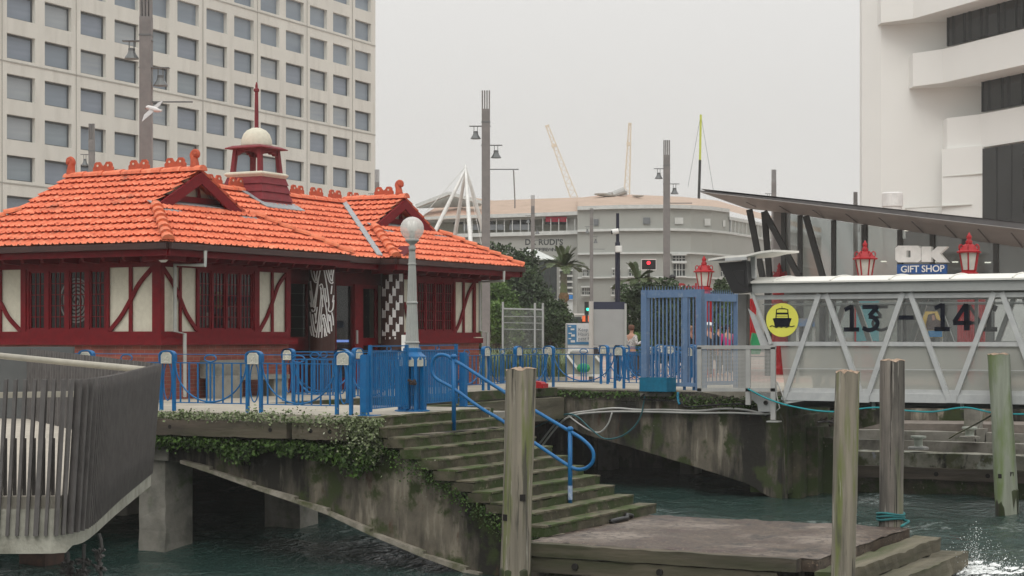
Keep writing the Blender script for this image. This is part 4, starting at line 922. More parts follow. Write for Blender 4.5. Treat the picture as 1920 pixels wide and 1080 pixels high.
# ================================================================== blue railings
def frame2(p, q):
    p = Vector((p[0], p[1], 0)); q = Vector((q[0], q[1], 0)); d = (q-p).normalized(); return p, q, d, Vector((d.y, -d.x, 0))
def pillar(t, c, d, h=1.0, w=.36, m=None):
    """twin posts with an arched cap, a relief plaque and an oval ring"""
    m = m or blue; n = Vector((d.y, -d.x, 0)); Z = Vector((0, 0, 1)); c = Vector(c)
    mb = MB()
    for s in (-1, 1): mb.bar(c+d*s*(w/2-.03), c+d*s*(w/2-.03)+Z*1.02, .056, .056, d)
    ap_ = smooth_pts([(-w/2+.012, .92, 0), (-w/2+.012, 1.04, 0), (-w*.34, 1.10, 0), (0, 1.122, 0), (w*.34, 1.10, 0), (w/2-.012, 1.04, 0), (w/2-.012, .92, 0)], 3)
    mb.ribbon([(q.x, q.y) for q in ap_], .026, .10, lambda x, z, h: c+d*x+Z*z+n*(h-.05))
    mb.prism([c+d*x+Z*z-n*.035 for x, z in [(-w/2+.02, .93), (w/2-.02, .93), (w/2-.02, 1.04), (w*.3, 1.09), (-w*.3, 1.09), (-w/2+.02, 1.04)]], n*.07)
    P = [c+d*(.095*math.cos(a))+Z*(.55+.355*math.sin(a)) for a in [k*math.pi/14 for k in range(28)]]
    mb.tube(P, .013, 5, closed=True)
    pl = part('pillar', mb, m, t)
    pw = w*.345
    for sg in (-1, 1):
        f = n*(sg*.036); mb = MB().prism([c+f+d*x+Z*z for x, z in [(-pw, .885), (pw, .885), (pw, 1.04), (pw*.62, 1.092), (-pw*.62, 1.092), (-pw, 1.04)]], n*(.012*sg))
        pq = part('plaque', mb, plaque_m, pl)
        mb = MB(); f = n*(sg*.050)
        for (x0, z0, x1, z1) in ((-.05,.92,.05,.92),(-.05,.95,-.02,1.0),(.0,.93,0,1.02),(.03,.95,.05,.99),(-.05,.97,.05,.97),(-.02,.99,.03,1.03)): mb.bar(c+f+d*x0+Z*z0, c+f+d*x1+Z*z1+Z*.001, .012, .012)
        mb.tube([c+f+d*x+Z*z for x, z in [(-pw+.008, .893), (pw-.008, .893), (pw-.008, 1.035), (pw*.58, 1.082), (-pw*.58, 1.082), (-pw+.008, 1.035)]], .006, 4, closed=True)
        part('relief', mb, plaque_w, pq)
def bay(t, a, b, m=None, ends=(.18, .18), nbar=3, low=.16, simple=False):
    m = m or blue; a = Vector(a); b = Vector(b); d = (b-a).normalized(); L_ = (b-a).length; Z = Vector((0, 0, 1)); a2 = a+d*ends[0]; b2 = b-d*ends[1]; W = (b2-a2).length; c = (a2+b2)/2
    part('rail', MB().bar(a2-d*.02+Z*low, b2+d*.02+Z*low, .03, .018), m, t); part('rail', MB().bar(a2-d*.02+Z*.90, b2+d*.02+Z*.90, .035, .02), m, t)
    part('top_rail', MB().bar(a2-d*.02+Z*1.06, b2+d*.02+Z*1.06, .014, .014), m, t)
    xs = [0, -.085, .085]; st_ = (W/2-.085)/(nbar+.6)
    for k in range(1, nbar+1): xs += [.085+st_*k, -.085-st_*k]
    if simple: 
        mb = MB()
        for x in xs: mb.bar(c+d*x+Z*low, c+d*x+Z*.90, .022, .022, d)
        part('bars', mb, m, t)
    else:
        for x in xs: part('bar', MB().bar(c+d*x+Z*low, c+d*x+Z*.90, .024, .024, d), m, t)
    P = [c+d*(-W/2*math.cos(a_))+Z*(.92-(.92-low-.02)*math.sin(a_)) for a_ in [k*math.pi/24 for k in range(25)]]
    part('swag', MB().tube(P, .017, 6), m, t, smooth=True)
    part('top_ring', MB().tube([c+d*(.135*math.cos(a_))+Z*(.985+.065*math.sin(a_)) for a_ in [k*math.pi/10 for k in range(20)]], .014, 5, closed=True), m, t, smooth=True)
def railing(label, pts, pill=None, m=None, loc=None, simple=False, name='railing', group='blue railings of the wharf'):
    t = thing(name, label, 'railing', (pts[0][0], pts[0][1], 0), group=group)
    P = [Vector((x, y, 0)) for x, y in pts]
    for i, p in enumerate(P):
        d = (P[min(i+1, len(P)-1)]-P[max(i-1, 0)]).normalized()
        if pill is None or pill[i]: pillar(t, p, d, m=m)
    for i in range(len(P)-1):
        if (P[i+1]-P[i]).length > .5: bay(t, P[i], P[i+1], m, simple=simple, ends=tuple(.18 if (pill is None or pill[j]) else .03 for j in (i, i+1)))
    return t
v1, v2, v3 = 21.67, 19.68, 17.73
railing('long blue railing along the wharf edge in front of the kiosk, with three arched pillars', [(27, v1+2*1.97), (27, v1+1.97), (27, v1), (27, v2), (27, v3)])
railing('blue railing running back from the lamp post gate towards the kiosk door', [(31.75, 17.95), (31.75, 19.4), (31.75, 20.9), (32.1, 22.5)], [0, 1, 1, 1])
ub = [32.3, 34.9, 37.2, 39.1, 40.98, 42.75, 44.5]
railing('blue railing on the inner wharf edge beside the kiosk brick corner', [(u_, 22.55) for u_ in ub], [0, 1, 1, 0, 1, 1, 0])
def fl(px): p = ray_line(px, 725, FA, FB); return (p.x+.15, p.y)
fx = [1025, 1157, 1288]
railing('blue railing on the far wharf arm between the stout pile and the tall blue gate', [fl(x) for x in fx])
railing('second row of blue railings further back on the far wharf arm, seen through the first', [tuple(at(x, 715, Y_)[:2]) for x, Y_ in ((1133, 53), (1215, 51.5), (1255, 53), (1300, 52))], simple=True)
railing('blue railing behind the tall gate, furthest of the rows on the far arm', [tuple(at(x, 715, Y_)[:2]) for x, Y_ in ((1170, 57), (1238, 57.5), (1300, 58))], simple=True)
# gates
def gate(label, p, q, zt=1.22, pitch=.085, m=None, posts=(1, 1)):
    p_, q_, d, n = frame2(p, q); Z = Vector((0, 0, 1)); t = thing('gate', label, 'gate', p_, group='blue gates at the top of the steps'); W = (q_-p_).length
    for k, e_ in enumerate((p_, q_)):
        if posts[k]: part('post', MB().bar(e_+Z*.06, e_+Z*(zt+.02), .06, .06, d), blue, t)
    for z in (.12, zt-.10, zt-.0): part('rail', MB().bar(p_+Z*z, q_+Z*z, .03, .02), blue, t)
    k = int(W/pitch)
    for i in range(1, k): c = p_+d*(W*i/k); part('bar', MB().bar(c+Z*.12, c+Z*(zt-.10), .022, .022, d), blue, t)
    c = (p_+q_)/2; part('ring', MB().tube([c+d*(.10*math.cos(a_))+Z*(zt-.05+.045*math.sin(a_)) for a_ in [j*math.pi/8 for j in range(16)]], .012, 5, closed=True), blue, t, smooth=True)
    return t
LB = Vector((28.95, 17.5, 0))
g1 = gate('blue barred gate left of the lamp post, chained shut at the top of the steps', (26.95, 17.15), (28.62, 17.42))
P_ = Vector((28.6, 17.36, .55)); part('chain', MB().tube(smooth_pts([P_+Vector((-.1,-.05,.04)), P_+Vector((0,-.09,0)), P_+Vector((.1,-.06,.03)), P_+Vector((.16,-.04,-.02)), P_+Vector((.05,-.1,-.03)), P_+Vector((-.08,-.07,-.02))], 4), .028, 6), mat('rusty_chain', (.05,.03,.025), (.02,.012,.01), .8, 30), g1)
gate('blue barred gate right of the lamp post, standing half open above the steps', (29.35, 17.62), (31.3, 17.9))
t = thing('gate_post', 'thick blue square post on a base plate at the end of the front railing', 'post', (26.85, 17.2, 0), group='blue gate posts'); 
part('post', MB().box(-.06, .06, -.06, .06, .01, 1.06).box(-.05, .05, -.05, .05, 1.06, 1.075), blue, t, local=True); part('base_plate', MB().box(-.08, .28, -.16, .1, 0, .012), blue, t, local=True)
q_ = gz(869, 762, 0); t2 = dup(t, loc=(q_.x, q_.y, 0), label='thick blue square post right of the open gate, behind the stair handrail')
# lamp
t = thing('lamp_post', 'fluted grey lamp post with a round glass globe on a blue railing pillar', 'lamp post', LB)
gm = mat('lamp_grey', (.36,.37,.35), (.29,.30,.285), .45, 4)
mb = MB(); n = 32; prof = [(.135, 1.16), (.128, 1.2), (.115, 1.5), (.094, 2.0), (.08, 2.45), (.066, 2.85), (.058, 3.0)]
for r_, z in prof:
    for k in range(n): rr = r_*(1.0 if k % 2 else .88); mb.v.append((rr*math.cos(k*2*math.pi/n), rr*math.sin(k*2*math.pi/n), z))
mb.f += [(i*n+k, i*n+(k+1) % n, (i+1)*n+(k+1) % n, (i+1)*n+k) for i in range(len(prof)-1) for k in range(n)]
part('shaft', mb, gm, t, local=True)
for r_, z in ((.14, 1.27), (.108, 2.01), (.08, 2.73)): part('band', MB().lathe([(r_-.016, z-.01), (r_, z), (r_, z+.02), (r_-.016, z+.03)], n=24), gm, t, local=True)
part('collar', MB().lathe([(.06, 2.98), (.07, 3.05), (.05, 3.08), (.048, 3.1), (.10, 3.15), (.13, 3.17), (.125, 3.2)], n=20), gm, t, local=True, smooth=True)
glb = bpy.data.materials.new('ribbed_globe'); glb.use_nodes = True; b_ = glb.node_tree.nodes['Principled BSDF']; b_.inputs['Base Color'].default_value = (.78,.76,.72,1); b_.inputs['Roughness'].default_value = .12; b_.inputs['Alpha'].default_value = .55
mb = MB(); n = 40; rows_ = [(.12, 3.17)]+[(.222*math.sin(a_), 3.40-.222*math.cos(a_)) for a_ in [.62+2.5*k/14 for k in range(15)]]
for r_, z in rows_:
    for k in range(n): rr = r_*(1.0 if k % 2 else .965); mb.v.append((rr*math.cos(k*2*math.pi/n), rr*math.sin(k*2*math.pi/n), z))
mb.f += [(i*n+k, i*n+(k+1) % n, (i+1)*n+(k+1) % n, (i+1)*n+k) for i in range(len(rows_)-1) for k in range(n)]
gl_ = part('globe', mb, glb, t, local=True, smooth=False)
part('lamp_tube', MB().lathe([(.05, 3.18), (.05, 3.5), (.03, 3.52)], n=12).lathe([(.09, 3.36), (.09, 3.52), (.07, 3.53)], n=12), white_m, gl_, local=True)
bp_ = MB().lathe([(.27, .96), (.27, 1.02), (.20, 1.07), (.17, 1.10), (.17, 1.17), (.155, 1.18)], n=8, a0=math.pi/8); part('base_cap', bp_, blue, t, local=True)
for k in range(8):
    a_ = math.pi/4*k; dx, dy = math.cos(a_), math.sin(a_)
    b_ = part('base_post', MB().bar((dx*.24, dy*.24, 0), (dx*.24, dy*.24, .97), .06, .06, (dx, dy, 0)), blue, t, local=True)
    a2 = a_+math.pi/8; c_ = Vector((math.cos(a2)*.238, math.sin(a2)*.238, 0)); dd = Vector((-math.sin(a2), math.cos(a2), 0)); o_ = Vector((math.cos(a2), math.sin(a2), 0))
    part('plaque', MB().prism([c_+dd*x+Vector((0, 0, z)) for x, z in [(-.07, .84), (.07, .84), (.07, .96), (.03, 1.01), (-.03, 1.01), (-.07, .96)]], o_*.02), plaque_m, t, local=True)
    for j in (-1, 1): part('base_bar', MB().bar(c_*.95+dd*.035*j+Vector((0, 0, .03)), c_*.95+dd*.035*j+Vector((0, 0, .84)), .022, .022), blue, t, local=True)
part('foot_ring', MB().lathe([(.33, 0), (.33, .02), (.28, .03)], n=8, a0=math.pi/8), blue, t, local=True)
part('notice', MB().box(-.33, -.30, .28, .48, .84, 1.18), white_m, t, local=True) if False else None
# notice and small frames behind the gate
q_ = pu(765, 650, 31.7); m1 = MB().bar(q_+Vector((0, 0, -.12)), q_+Vector((0, 0, .24)), .3, .02, (1, 0, 0)); solo('notice_board', m1, white_m, 'small white notice tied to the blue railing behind the left gate', 'notice')
# stair handrail
t = thing('stair_handrail', 'looped blue tubular handrail on two posts running down the mossy steps', 'handrail', (28.85, 15, -1))
hp = [(851,676),(838,667),(822,666),(812,676),(810,694),(818,710),(851,729),(900,764),(940,788),(1000,829),(1040,856),(1066,873),(1082,880),(1098,878),(1110,868),(1113,852),(1107,838),(1090,822),(1069,809),(1020,780),(960,744),(900,706),(866,684)]
P = [pu(a, b, 28.85) for a, b in hp]
part('rail', MB().tube(smooth_pts(P, 4, True), .033, 8, closed=True), blue, t, smooth=True)
A = pu(851, 670, 28.85); m1 = MB().tube([A, Vector((28.85, A.y, -.36))], .04, 10); m1.lathe([(.03, -.03), (.065, 0), (.065, .03), (.03, .06)], A+Vector((0, 0, .0)), 10); part('post', m1, blue, t, smooth=True)
A = pu(1069, 806, 28.85); m1 = MB().tube([A, Vector((28.85, A.y, -1.57))], .04, 10); m1.lathe([(.03, -.03), (.06, 0), (.06, .03), (.03, .06)], A, 10); part('post', m1, blue, t, smooth=True)
part('worn_sleeve', MB().tube([Vector((28.85, A.y, -1.25)), Vector((28.85, A.y, -1.5))], .042, 10), mat('worn_blue', (.35,.42,.5), (.10,.2,.4), .7, 14), t)
# cables on the far wall
cb = mat('grey_cable', (.50,.50,.47), (.42,.42,.40), .6); cbk = mat('teal_cable', (.03,.13,.15), (.02,.09,.10), .6); cdk = mat('black_cable', (.02,.02,.022))
def cable(name, label, pts, m, r=.028, off=.08, cat='cable', grp='cables along the far wharf wall'):
    P = []
    for a, b in pts: P.append(along(a, b, off))
    solo(name, MB().tube(smooth_pts(P, 5), r, 6), m, label, cat, group=grp, smooth=True)
cable('cable', 'uppermost pale cable sagging in waves along the far wharf wall', [(1005,845),(1040,800),(1065,778),(1110,770),(1155,765),(1200,768),(1250,768),(1310,770),(1360,766),(1400,768),(1440,777)], cb)
cable('cable', 'straight pale cable just below the wavy one on the far wharf wall', [(1012,848),(1045,805),(1075,780),(1140,772),(1220,772),(1310,774),(1380,774),(1440,776),(1452,772)], cb, off=.11)
cable('cable', 'pale cable looping down over the arch and back up', [(1068,776),(1085,790),(1110,806),(1130,810),(1145,795),(1153,773)], cb, off=.12, r=.022)
cable('cable', 'teal hose drooping from the blue box down across the arch', [(1215,742),(1212,760),(1208,778),(1195,800),(1170,818),(1140,822),(1115,805),(1090,782),(1070,776),(1045,785),(1010,800)], cbk, off=.14, r=.022)
cable('cable', 'black conduit along the top of the far wall under the mesh panel', [(1215,738),(1212,748),(1280,752),(1290,762),(1330,760),(1380,757),(1410,758)], cdk, off=.16, r=.02)
cable('cable', 'short teal hose dropping from the tall gate post', [(1278,735),(1278,748),(1281,758)], mat('bright_teal', (.02,.22,.35)), off=.16, r=.035)
# blue box
A = along(1217, 734, .42); B_ = along(1268, 734, .42); 
t = thing('blue_box', 'open topped turquoise blue box fixed to the wharf edge below the tall gate', 'box', A)
bbm = mat('turquoise_box', (.005,.16,.27), (.004,.12,.21), .5, 8)
dd = (B_-A); dd.z = 0; L_ = dd.length; dd.normalize(); nn = Vector((.97, -.23, 0))
for (o, a_, b2) in ((A, dd*L_, nn*.03), (A+nn*.38, dd*L_, nn*.03), (A+nn*.03, dd*.03, nn*.35), (A+nn*.03+dd*(L_-.03), dd*.03, nn*.35)):
    part('side_panel', MB().prism([o+Vector((0,0,-.02-A.z+.0))*1, o+a_+Vector((0,0,-.02-A.z)), o+a_+b2+Vector((0,0,-.02-A.z)), o+b2+Vector((0,0,-.02-A.z))], (0, 0, .34)), bbm, t)
part('floor', MB().prism([A+Vector((0,0,-.04-A.z)), A+dd*L_+Vector((0,0,-.04-A.z)), A+dd*L_+nn*.41+Vector((0,0,-.04-A.z)), A+nn*.41+Vector((0,0,-.04-A.z))], (0, 0, .02)), bbm, t)
# tall blue gate cage
def tallgate(label, p, q, zt, n, post=.17, mid=None, spikes=True):
    p_, q_, d, n_ = frame2(p, q); Z = Vector((0, 0, 1)); t = thing('tall_gate', label, 'gate', p_, group='tall faded blue gates'); W = (q_-p_).length
    for e_ in (p_+d*post/2, q_-d*post/2): part('post', MB().bar(e_, e_+Z*zt, post, post, d), blue_lt, t)
    part('top_beam', MB().bar(p_+d*post+Z*(zt-.10), q_-d*post+Z*(zt-.10), .10, .2), blue_lt, t); part('bottom_beam', MB().bar(p_+d*post+Z*.14, q_-d*post+Z*.14, .08, .1), blue_lt, t)
    if mid: part('mid_post', MB().bar(p_+d*W*mid+Z*.19, p_+d*W*mid+Z*(zt-.2), .15, .08, n_), blue_lt, t)
    for i in range(1, n): c = p_+d*(post+(W-2*post)*i/n); part('bar', MB().bar(c+Z*.19, c+Z*(zt-.2), .03, .03, d), blue_lt, t)
    if spikes:
        k = int(W/.085)
        for i in range(k+1): c = p_+d*(W*i/k); part('spike', MB().cyl(c+Z*zt, c+Z*(zt+.12), .014, .002, 4), blue_lt, t)
a_ = pu(1205, 600, 43.75); b_ = pu(1318, 600, 43.45)
tallgate('tall faded blue barred gate with spikes along its top, behind the turquoise box', a_, b_, 2.6, 13, mid=.72)
c_ = at(1384, 600, 49.3); b2_ = at(1316, 600, 48.2)
tallgate('slightly lower faded blue barred gate set back to the right, with people behind it', b2_, c_, 2.53, 8, .13)
# ================================================================== covered gangway
GU, GF = 42.5, 44.7
def gfm(u, sg=1): return lambda a, z, h=0: Vector((u-h*sg, -a, z))
def gpx(px, py, u=GU): p = pu(px, py, u); return (-p.y, p.z)
G = thing('gangway', 'long grey covered gangway with glazed truss sides and a pale curved roof', 'gangway', (GU, 14, 0))
frosted = glassy('frosted_panel', (.88,.88,.84), .36, .35, (.44,.44,.40), .25); clear = glassy('gangway_glass', (.86,.88,.87), .90, .05, (.25,.26,.26), .35)
aR = 6.0; ends = -5.0
aL, _ = gpx(1470, 700); aL0, _ = gpx(1412, 540)
zT = gpx(1540, 550)[1]; zB0 = gpx(1560, 752)[1]; zB1 = gpx(1560, 736)[1]; zM = gpx(1560, 644)[1]; zF0 = gpx(1540, 547)[1]; zF1 = gpx(1540, 530)[1]; zR = gpx(1540, 514)[1]+.1
E_ = 3.5
def gbox(name, a0, a1, z0, z1, u0, u1, m, par=None): return part(name, MB().box(u0, u1, -a1, -a0, z0, z1), m, par or G)
for u, tag_ in ((GU, 0), (GF, 1)):
    s = 1 if u == GU else -1
    lo_, hi_ = (u-.05, u+.07)
    gbox('bottom_chord', aL, E_, zB0, zB1, lo_, hi_, alu); gbox('chord_lip', aL, E_, zB1, zB1+.10, u+.0, u+.04, alu)
    gbox('mid_rail', aL0+.3, E_, zM-.06, zM+.04, u-.03, u+.05, alu)
    gbox('top_chord', aL0, E_, zT-.14, zT-.03, u-.04, u+.06, alu)
    gbox('fascia', aL0, E_, zF0-.02, zF1, u-.12*s-.03, u-.12*s+.03, mat('gangway_fascia', (.33,.34,.33), (.29,.30,.29), .45) if 'gangway_fascia' not in MATS else MATS['gangway_fascia'])
    gbox('thin_rail', aL0+.2, E_, zT-.27, zT-.24, u+.1*s, u+.14*s, alu)
    mb = MB(); fm = gfm(u, s)
    z0, z1 = zM+.05, zT-.15; mb.quad(fm(aL0+.45, z0, -.03), fm(E_, z0, -.03), fm(E_, z1, -.03), fm(aL0+.1, z1, -.03)); part('clear_glazing', mb, clear, G)
    mb = MB(); z0, z1 = zB1+.1, zM-.07; mb.quad(fm(aL, z0, -.03), fm(E_, z0, -.03), fm(E_, z1, -.03), fm(aL-.1, z1, -.03)); part('frosted_panel', mb, frosted, G)
    z_ = gpx(1600, 692)[1]; gbox('panel_joint', aL, E_, z_-.008, z_+.008, u-.04, u-.03, alu)
pairs = [((1470,750),(1537,551)), ((1550,551),(1619,750)), ((1625,750),(1694,549)), ((1707,549),(1781,752)), ((1789,752),(1865,548)), ((1879,548),(1955,752))]
for (x0, y0), (x1, y1) in pairs:
    (a0, z0), (a1, z1) = gpx(x0, y0), gpx(x1, y1)
    for u in (GU, GF):
        part('truss_diagonal', MB().bar((u-.02, -a0, z0), (u-.02, -a1, z1), .12, .10, (1, 0, 0)), alu, G)
for px in (1622, 1785):
    a, z = gpx(px, 750); gbox('node_plate', a-.12, a+.12, z-.06, z+.12, GU-.09, GU-.03, alu)
mb = MB(); n = 8; prof = [(GU-.22, zF1-.0)]+[(GU-.22+(GF-GU+.44)*k/n, zF1+.02+.15*math.sin(math.pi*k/n)**.7+.02) for k in range(n+1)]+[(GF+.22, zF1)]
roof_w = mat('gangway_roof', (.72,.71,.66), (.66,.65,.60), .5, 2)
mb.prism([(u, -aL0+.1, z) for u, z in prof], (0, -(E_-aL0), 0)); part('roof', mb, roof_w, G)
for k in range(14):
    a = aL0+.6+k*1.45; mb = MB(); P = [Vector((u, -a, z+.012)) for u, z in prof[1:-1]]; mb.tube(P, .018, 5); part('roof_rib', mb, roof_w, G)
gbox('floor', aL, E_, zB0+.05, zB1, GU+.08, GF-.08, steel_gy)
for dz in (.55, .95):
    part('inner_handrail', MB().tube([(GF-.2, -aL, zB1+dz), (GF-.2, -E_, zB1+dz)], .025, 6), alu, G)
for k in range(7):
    a = aL+.4+k*1.9; part('portal_post', MB().box(GF-.08, GF-.02, -a-.04, -a+.04, zB1, zT), alu, G)
def stroke(pts, wd, u=GU-.045, h=.006): return [gpx(*p, u=u) for p in pts]
ink = mat('navy_lettering', (.006,.008,.016), None, .8, spec=.1); ghost = mat('far_lettering', (.02,.025,.035), None, .8, spec=.1)
k_ = (gpx(1700, 600)[0]-gpx(1699, 600)[0])
D13 = [[(1583.5,581),(1597,574.5)], [(1597,572),(1597,620.5)], [(1582,617.8),(1611,617.8)]]
D13b = [[(1617,575.5),(1645,575.5),(1630,592.5)], ['s',(1629,593.5),(1639,596),(1645.5,606),(1640,615.5),(1629,619),(1617.5,615)]]
Dd = [[(1685,595.5),(1713,595.5)]]
D14 = [[(1752.5,578),(1767,571.5)], [(1767.5,569),(1767.5,619)], [(1752,617),(1781,617)]]
D14b = [[(1811,571),(1789,604)], [(1787,605.5),(1821.5,605.5)], [(1811.5,569.5),(1811.5,619.5)]]
lt = thing('pier_numbers', 'large dark pier numbers 13 - 14 on the near glass side of the gangway', 'lettering', pu(1700, 600, GU-.05))
def digit(name, strokes, u, m, par, mirror=None, wd=8.0):
    mb = MB()
    for s in strokes:
        sm = s[0] == 's'; s_ = s[1:] if sm else s
        if mirror is not None: s_ = [(2*mirror-x, y) for x, y in s_]
        P = [gpx(*p, u=u) for p in s_]
        if sm: P = [(q.x, q.y) for q in smooth_pts([(a, b, 0) for a, b in P], 5)]
        if len(P) == 3 and not sm:
            mb.ribbon(P[:2], wd*k_, .005, gfm(u)); mb.ribbon(P[1:], wd*k_, .005, gfm(u-.001))
        else: mb.ribbon(P, wd*k_, .005, gfm(u))
    part(name, mb, m, par)
for n_, S in (('numeral', D13), ('numeral', D13b), ('dash', Dd), ('numeral', D14), ('numeral', D14b)): digit(n_, S, GU-.045, ink, lt)
lt2 = thing('rear_pier_numbers', 'fainter mirrored pier numbers on the far glass side of the gangway', 'lettering', pu(1750, 600, GF))
digit('numeral', D13, GF-.06, ghost, lt2, 1726); digit('numeral', D13b, GF-.06, ghost, lt2, 1641+0, 6); 
digit('numeral', D14, GF-.06, ghost, lt2, (1767+1855)/2); digit('numeral', D14b, GF-.06, ghost, lt2, (1805+1822)/2, 6)
# round ferry sign
sg_ = thing('ferry_sign', 'round yellow sign with a black ferry boat symbol on the gangway glass', 'sign', pu(1466.7, 600, GU-.05))
yel = mat('sign_yellow', (.72,.70,.10), (.68,.66,.09), .5)
ca, cz = gpx(1466.7, 600, GU-.05); r_ = abs(gpx(1466.7, 568.3, GU-.05)[1]-cz)
part('disc', MB().prism([(GU-.045, -(ca+r_*math.cos(a)), cz+r_*math.sin(a)) for a in [k*math.pi/24 for k in range(48)]], (-.012, 0, 0)), yel, sg_)
def zc(X, Y): return gpx(1400+X/4.5, 540+Y/4.5, GU-.06)
hull = [(220,257),(245,252),(355,252),(380,257),(364,300),(362,325),(345,332),(322,322),(300,330),(276,322),(255,333),(236,322),(232,295)]
part('boat_symbol', MB().prism([(GU-.058, -a, z) for a, z in [zc(*p) for p in hull]], (-.004, 0, 0)), ink, sg_)
mb = MB()
for pts, wd in (([(247,255),(252,182),(275,175),(322,175),(346,182),(353,255)], 9), ([(248,215),(352,215)], 16), ([(247,238),(353,238)], 3), ([(298,175),(298,155)], 5)):
    mb.ribbon([zc(*p) for p in pts], wd/4.5*k_, .004, gfm(GU-.058))
wv = [(196,326),(215,318),(235,326),(252,334),(272,324),(292,332),(312,324),(335,332),(360,322),(380,326),(404,318)]; mb.ribbon([(q.x, q.y) for q in smooth_pts([(*zc(*p), 0) for p in wv], 4)], 7/4.5*k_, .004, gfm(GU-.0625))
part('cabin_symbol', mb, ink, sg_)
# leaning portal at the shore end with panel
for (x0, y0, x1, y1, w_) in ((1404, 530, 1446, 645, .07), (1396, 525, 1410, 545, .05)):
    part('portal_bar', MB().bar(pu(x0, y0, GU-.1), pu(x1, y1, GU-.1), w_, .08, (1, 0, 0)), alu, G)
part('portal_panel', MB().prism([pu(1402, 578, GU-.02), pu(1416, 590, GU-.02), pu(1442, 648, GU-.02), pu(1426, 648, GU-.02)], (.03, 0, 0)), alu, G)
part('chord_gusset', MB().prism([pu(1470, 752, GU-.03), pu(1506, 752, GU-.03), pu(1473, 757, GU-.03)], (.08, 0, 0)), alu, G)
mb = MB(); mb.tube([pu(1457, 715, GU-.12), pu(1466, 735, GU-.12), pu(1472, 757, GU-.12)], .02, 5); mb.tube([pu(1457, 717, GU-.1), pu(1456, 740, GU-.1), pu(1462, 765, GU-.1), pu(1452, 773, GU-.1)], .015, 5)
solo('loose_cables', mb, cb, 'two loose white cables hanging at the shore end of the gangway', 'cable', smooth=True)
# canopy with dark display
cn = thing('display_canopy', 'small white canopy on posts over the shore end of the gangway', 'canopy', pu(1400, 520, GU-.1))
pts = [(1328,489,41.9),(1360,484,41.9),(1400,481,41.9),(1425,475,41.9),(1450,472,41.9)]
top = [pu(a, b, u) for a, b, u in pts]; mb = MB(); back = Vector((1.9, 0, .05))
for a, b in zip(top, top[1:]): mb.prism([a, b, b+back, a+back], (0, 0, .05))
part('canopy_roof', mb, roof_w, cn)
part('canopy_edge', MB().bar(top[1]+Vector((.0, 0, -.04)), top[2]+Vector((.0, 0, -.04)), .06, .08), alu, cn)
for x in (1397, 1413): part('canopy_post', MB().bar(pu(x, 482, GU-.05), pu(x, 522, GU-.05), .12, .12, (1, 0, 0)), alu, cn)
part('canopy_brace', MB().bar(pu(1400, 518, GU-.1), pu(1417, 503, GU-.1), .03, .03), alu, cn)
part('downpipe', MB().box(43.1, 43.35, pu(1395, 600, 43.2).y-.1, pu(1386, 600, 43.2).y, 0, gpx(1390, 552, 43.2)[1]), mat('grey_conduit', (.22,.22,.21), (.18,.18,.17), .5), cn)
ds = thing('display_screen', 'tilted black display box hanging under the white canopy', 'display screen', pu(1385, 520, 42.2))
P = [pu(a, b, 42.1) for a, b in ((1347,493),(1399,489),(1404,547),(1374,550))]
part('housing', MB().prism(P, (.5, 0, 0)), black_m, ds)
P = [pu(a, b, 42.09) for a, b in ((1374,508),(1395,507),(1397,540),(1384,530))]; part('screen', MB().prism(P, (-.01, 0, 0)), mat('screen_glass', (.004,.004,.005), None, .15), ds)
# mesh guard at the wharf corner
mg = thing('mesh_guard', 'low grey framed mesh guard beside the foot of the gangway', 'guard rail', pu(1380, 700, 42.3))
def gpp(a, b): return pu(a, b, 42.3)
for (x0, y0, x1, y1, w_) in ((1308,651,1455,651,.09), (1308,731,1455,731,.08), (1312,651,1312,735,.11), (1403,655,1403,759,.12), (1450,651,1450,787,.12)):
    part('frame_bar', MB().bar(gpp(x0, y0), gpp(x1, y1), w_, .07, (1, 0, 0)), steel_gy, mg)
part('foot_plate', MB().box(42.15, 42.45, gpp(1462, 787).y, gpp(1441, 787).y, gpp(1450, 789).z-.03, gpp(1450, 789).z), steel_gy, mg)
def mesh_mat():
    m = bpy.data.materials.new('perforated_mesh'); m.use_nodes = True; nt = m.node_tree; N = nt.nodes; L = nt.links; b = N['Principled BSDF']
    b.inputs['Base Color'].default_value = (.36,.36,.34,1); b.inputs['Roughness'].default_value = .6
    tc = N.new('ShaderNodeTexCoord'); mp = N.new('ShaderNodeMapping'); mp.inputs['Scale'].default_value = (190,190,190); L.new(tc.outputs['Object'], mp.inputs[0])
    sx = N.new('ShaderNodeSeparateXYZ'); L.new(mp.outputs[0], sx.inputs[0]); o = []
    for i in (1, 2):
        s = N.new('ShaderNodeMath'); s.operation = 'SINE'; L.new(sx.outputs[i], s.inputs[0]); o.append(s)
    mu = N.new('ShaderNodeMath'); mu.operation = 'MAXIMUM'; L.new(o[0].outputs[0], mu.inputs[0]); L.new(o[1].outputs[0], mu.inputs[1])
    gt = N.new('ShaderNodeMath'); gt.operation = 'GREATER_THAN'; gt.inputs[1].default_value = .35; L.new(mu.outputs[0], gt.inputs[0]); L.new(gt.outputs[0], b.inputs['Alpha']); return m
part('mesh_infill', MB().quad(gpp(1312, 654), gpp(1448, 654), gpp(1448, 728), gpp(1312, 728)), mesh_mat(), mg)
part('bearing_plate', MB().prism([pu(a, b, 42.6) for a, b in ((1409,736),(1447,736),(1447,772),(1422,772),(1420,758),(1409,748))], (.06, 0, 0)), alu, mg)
q = pu(1436, 755, 42.58); part('bearing_eye', MB().cyl(q, q+Vector((-.03, 0, 0)), .055), hole_m, mg)
mb = MB().tube([pu(1480, 757, 43.4), pu(1960, 760, 43.4)], .09, 8); solo('service_pipe', mb, mat('dark_pipe', (.05,.05,.05), (.035,.035,.035), .5), 'dark service pipe slung along beneath the gangway', 'pipe', smooth=True)
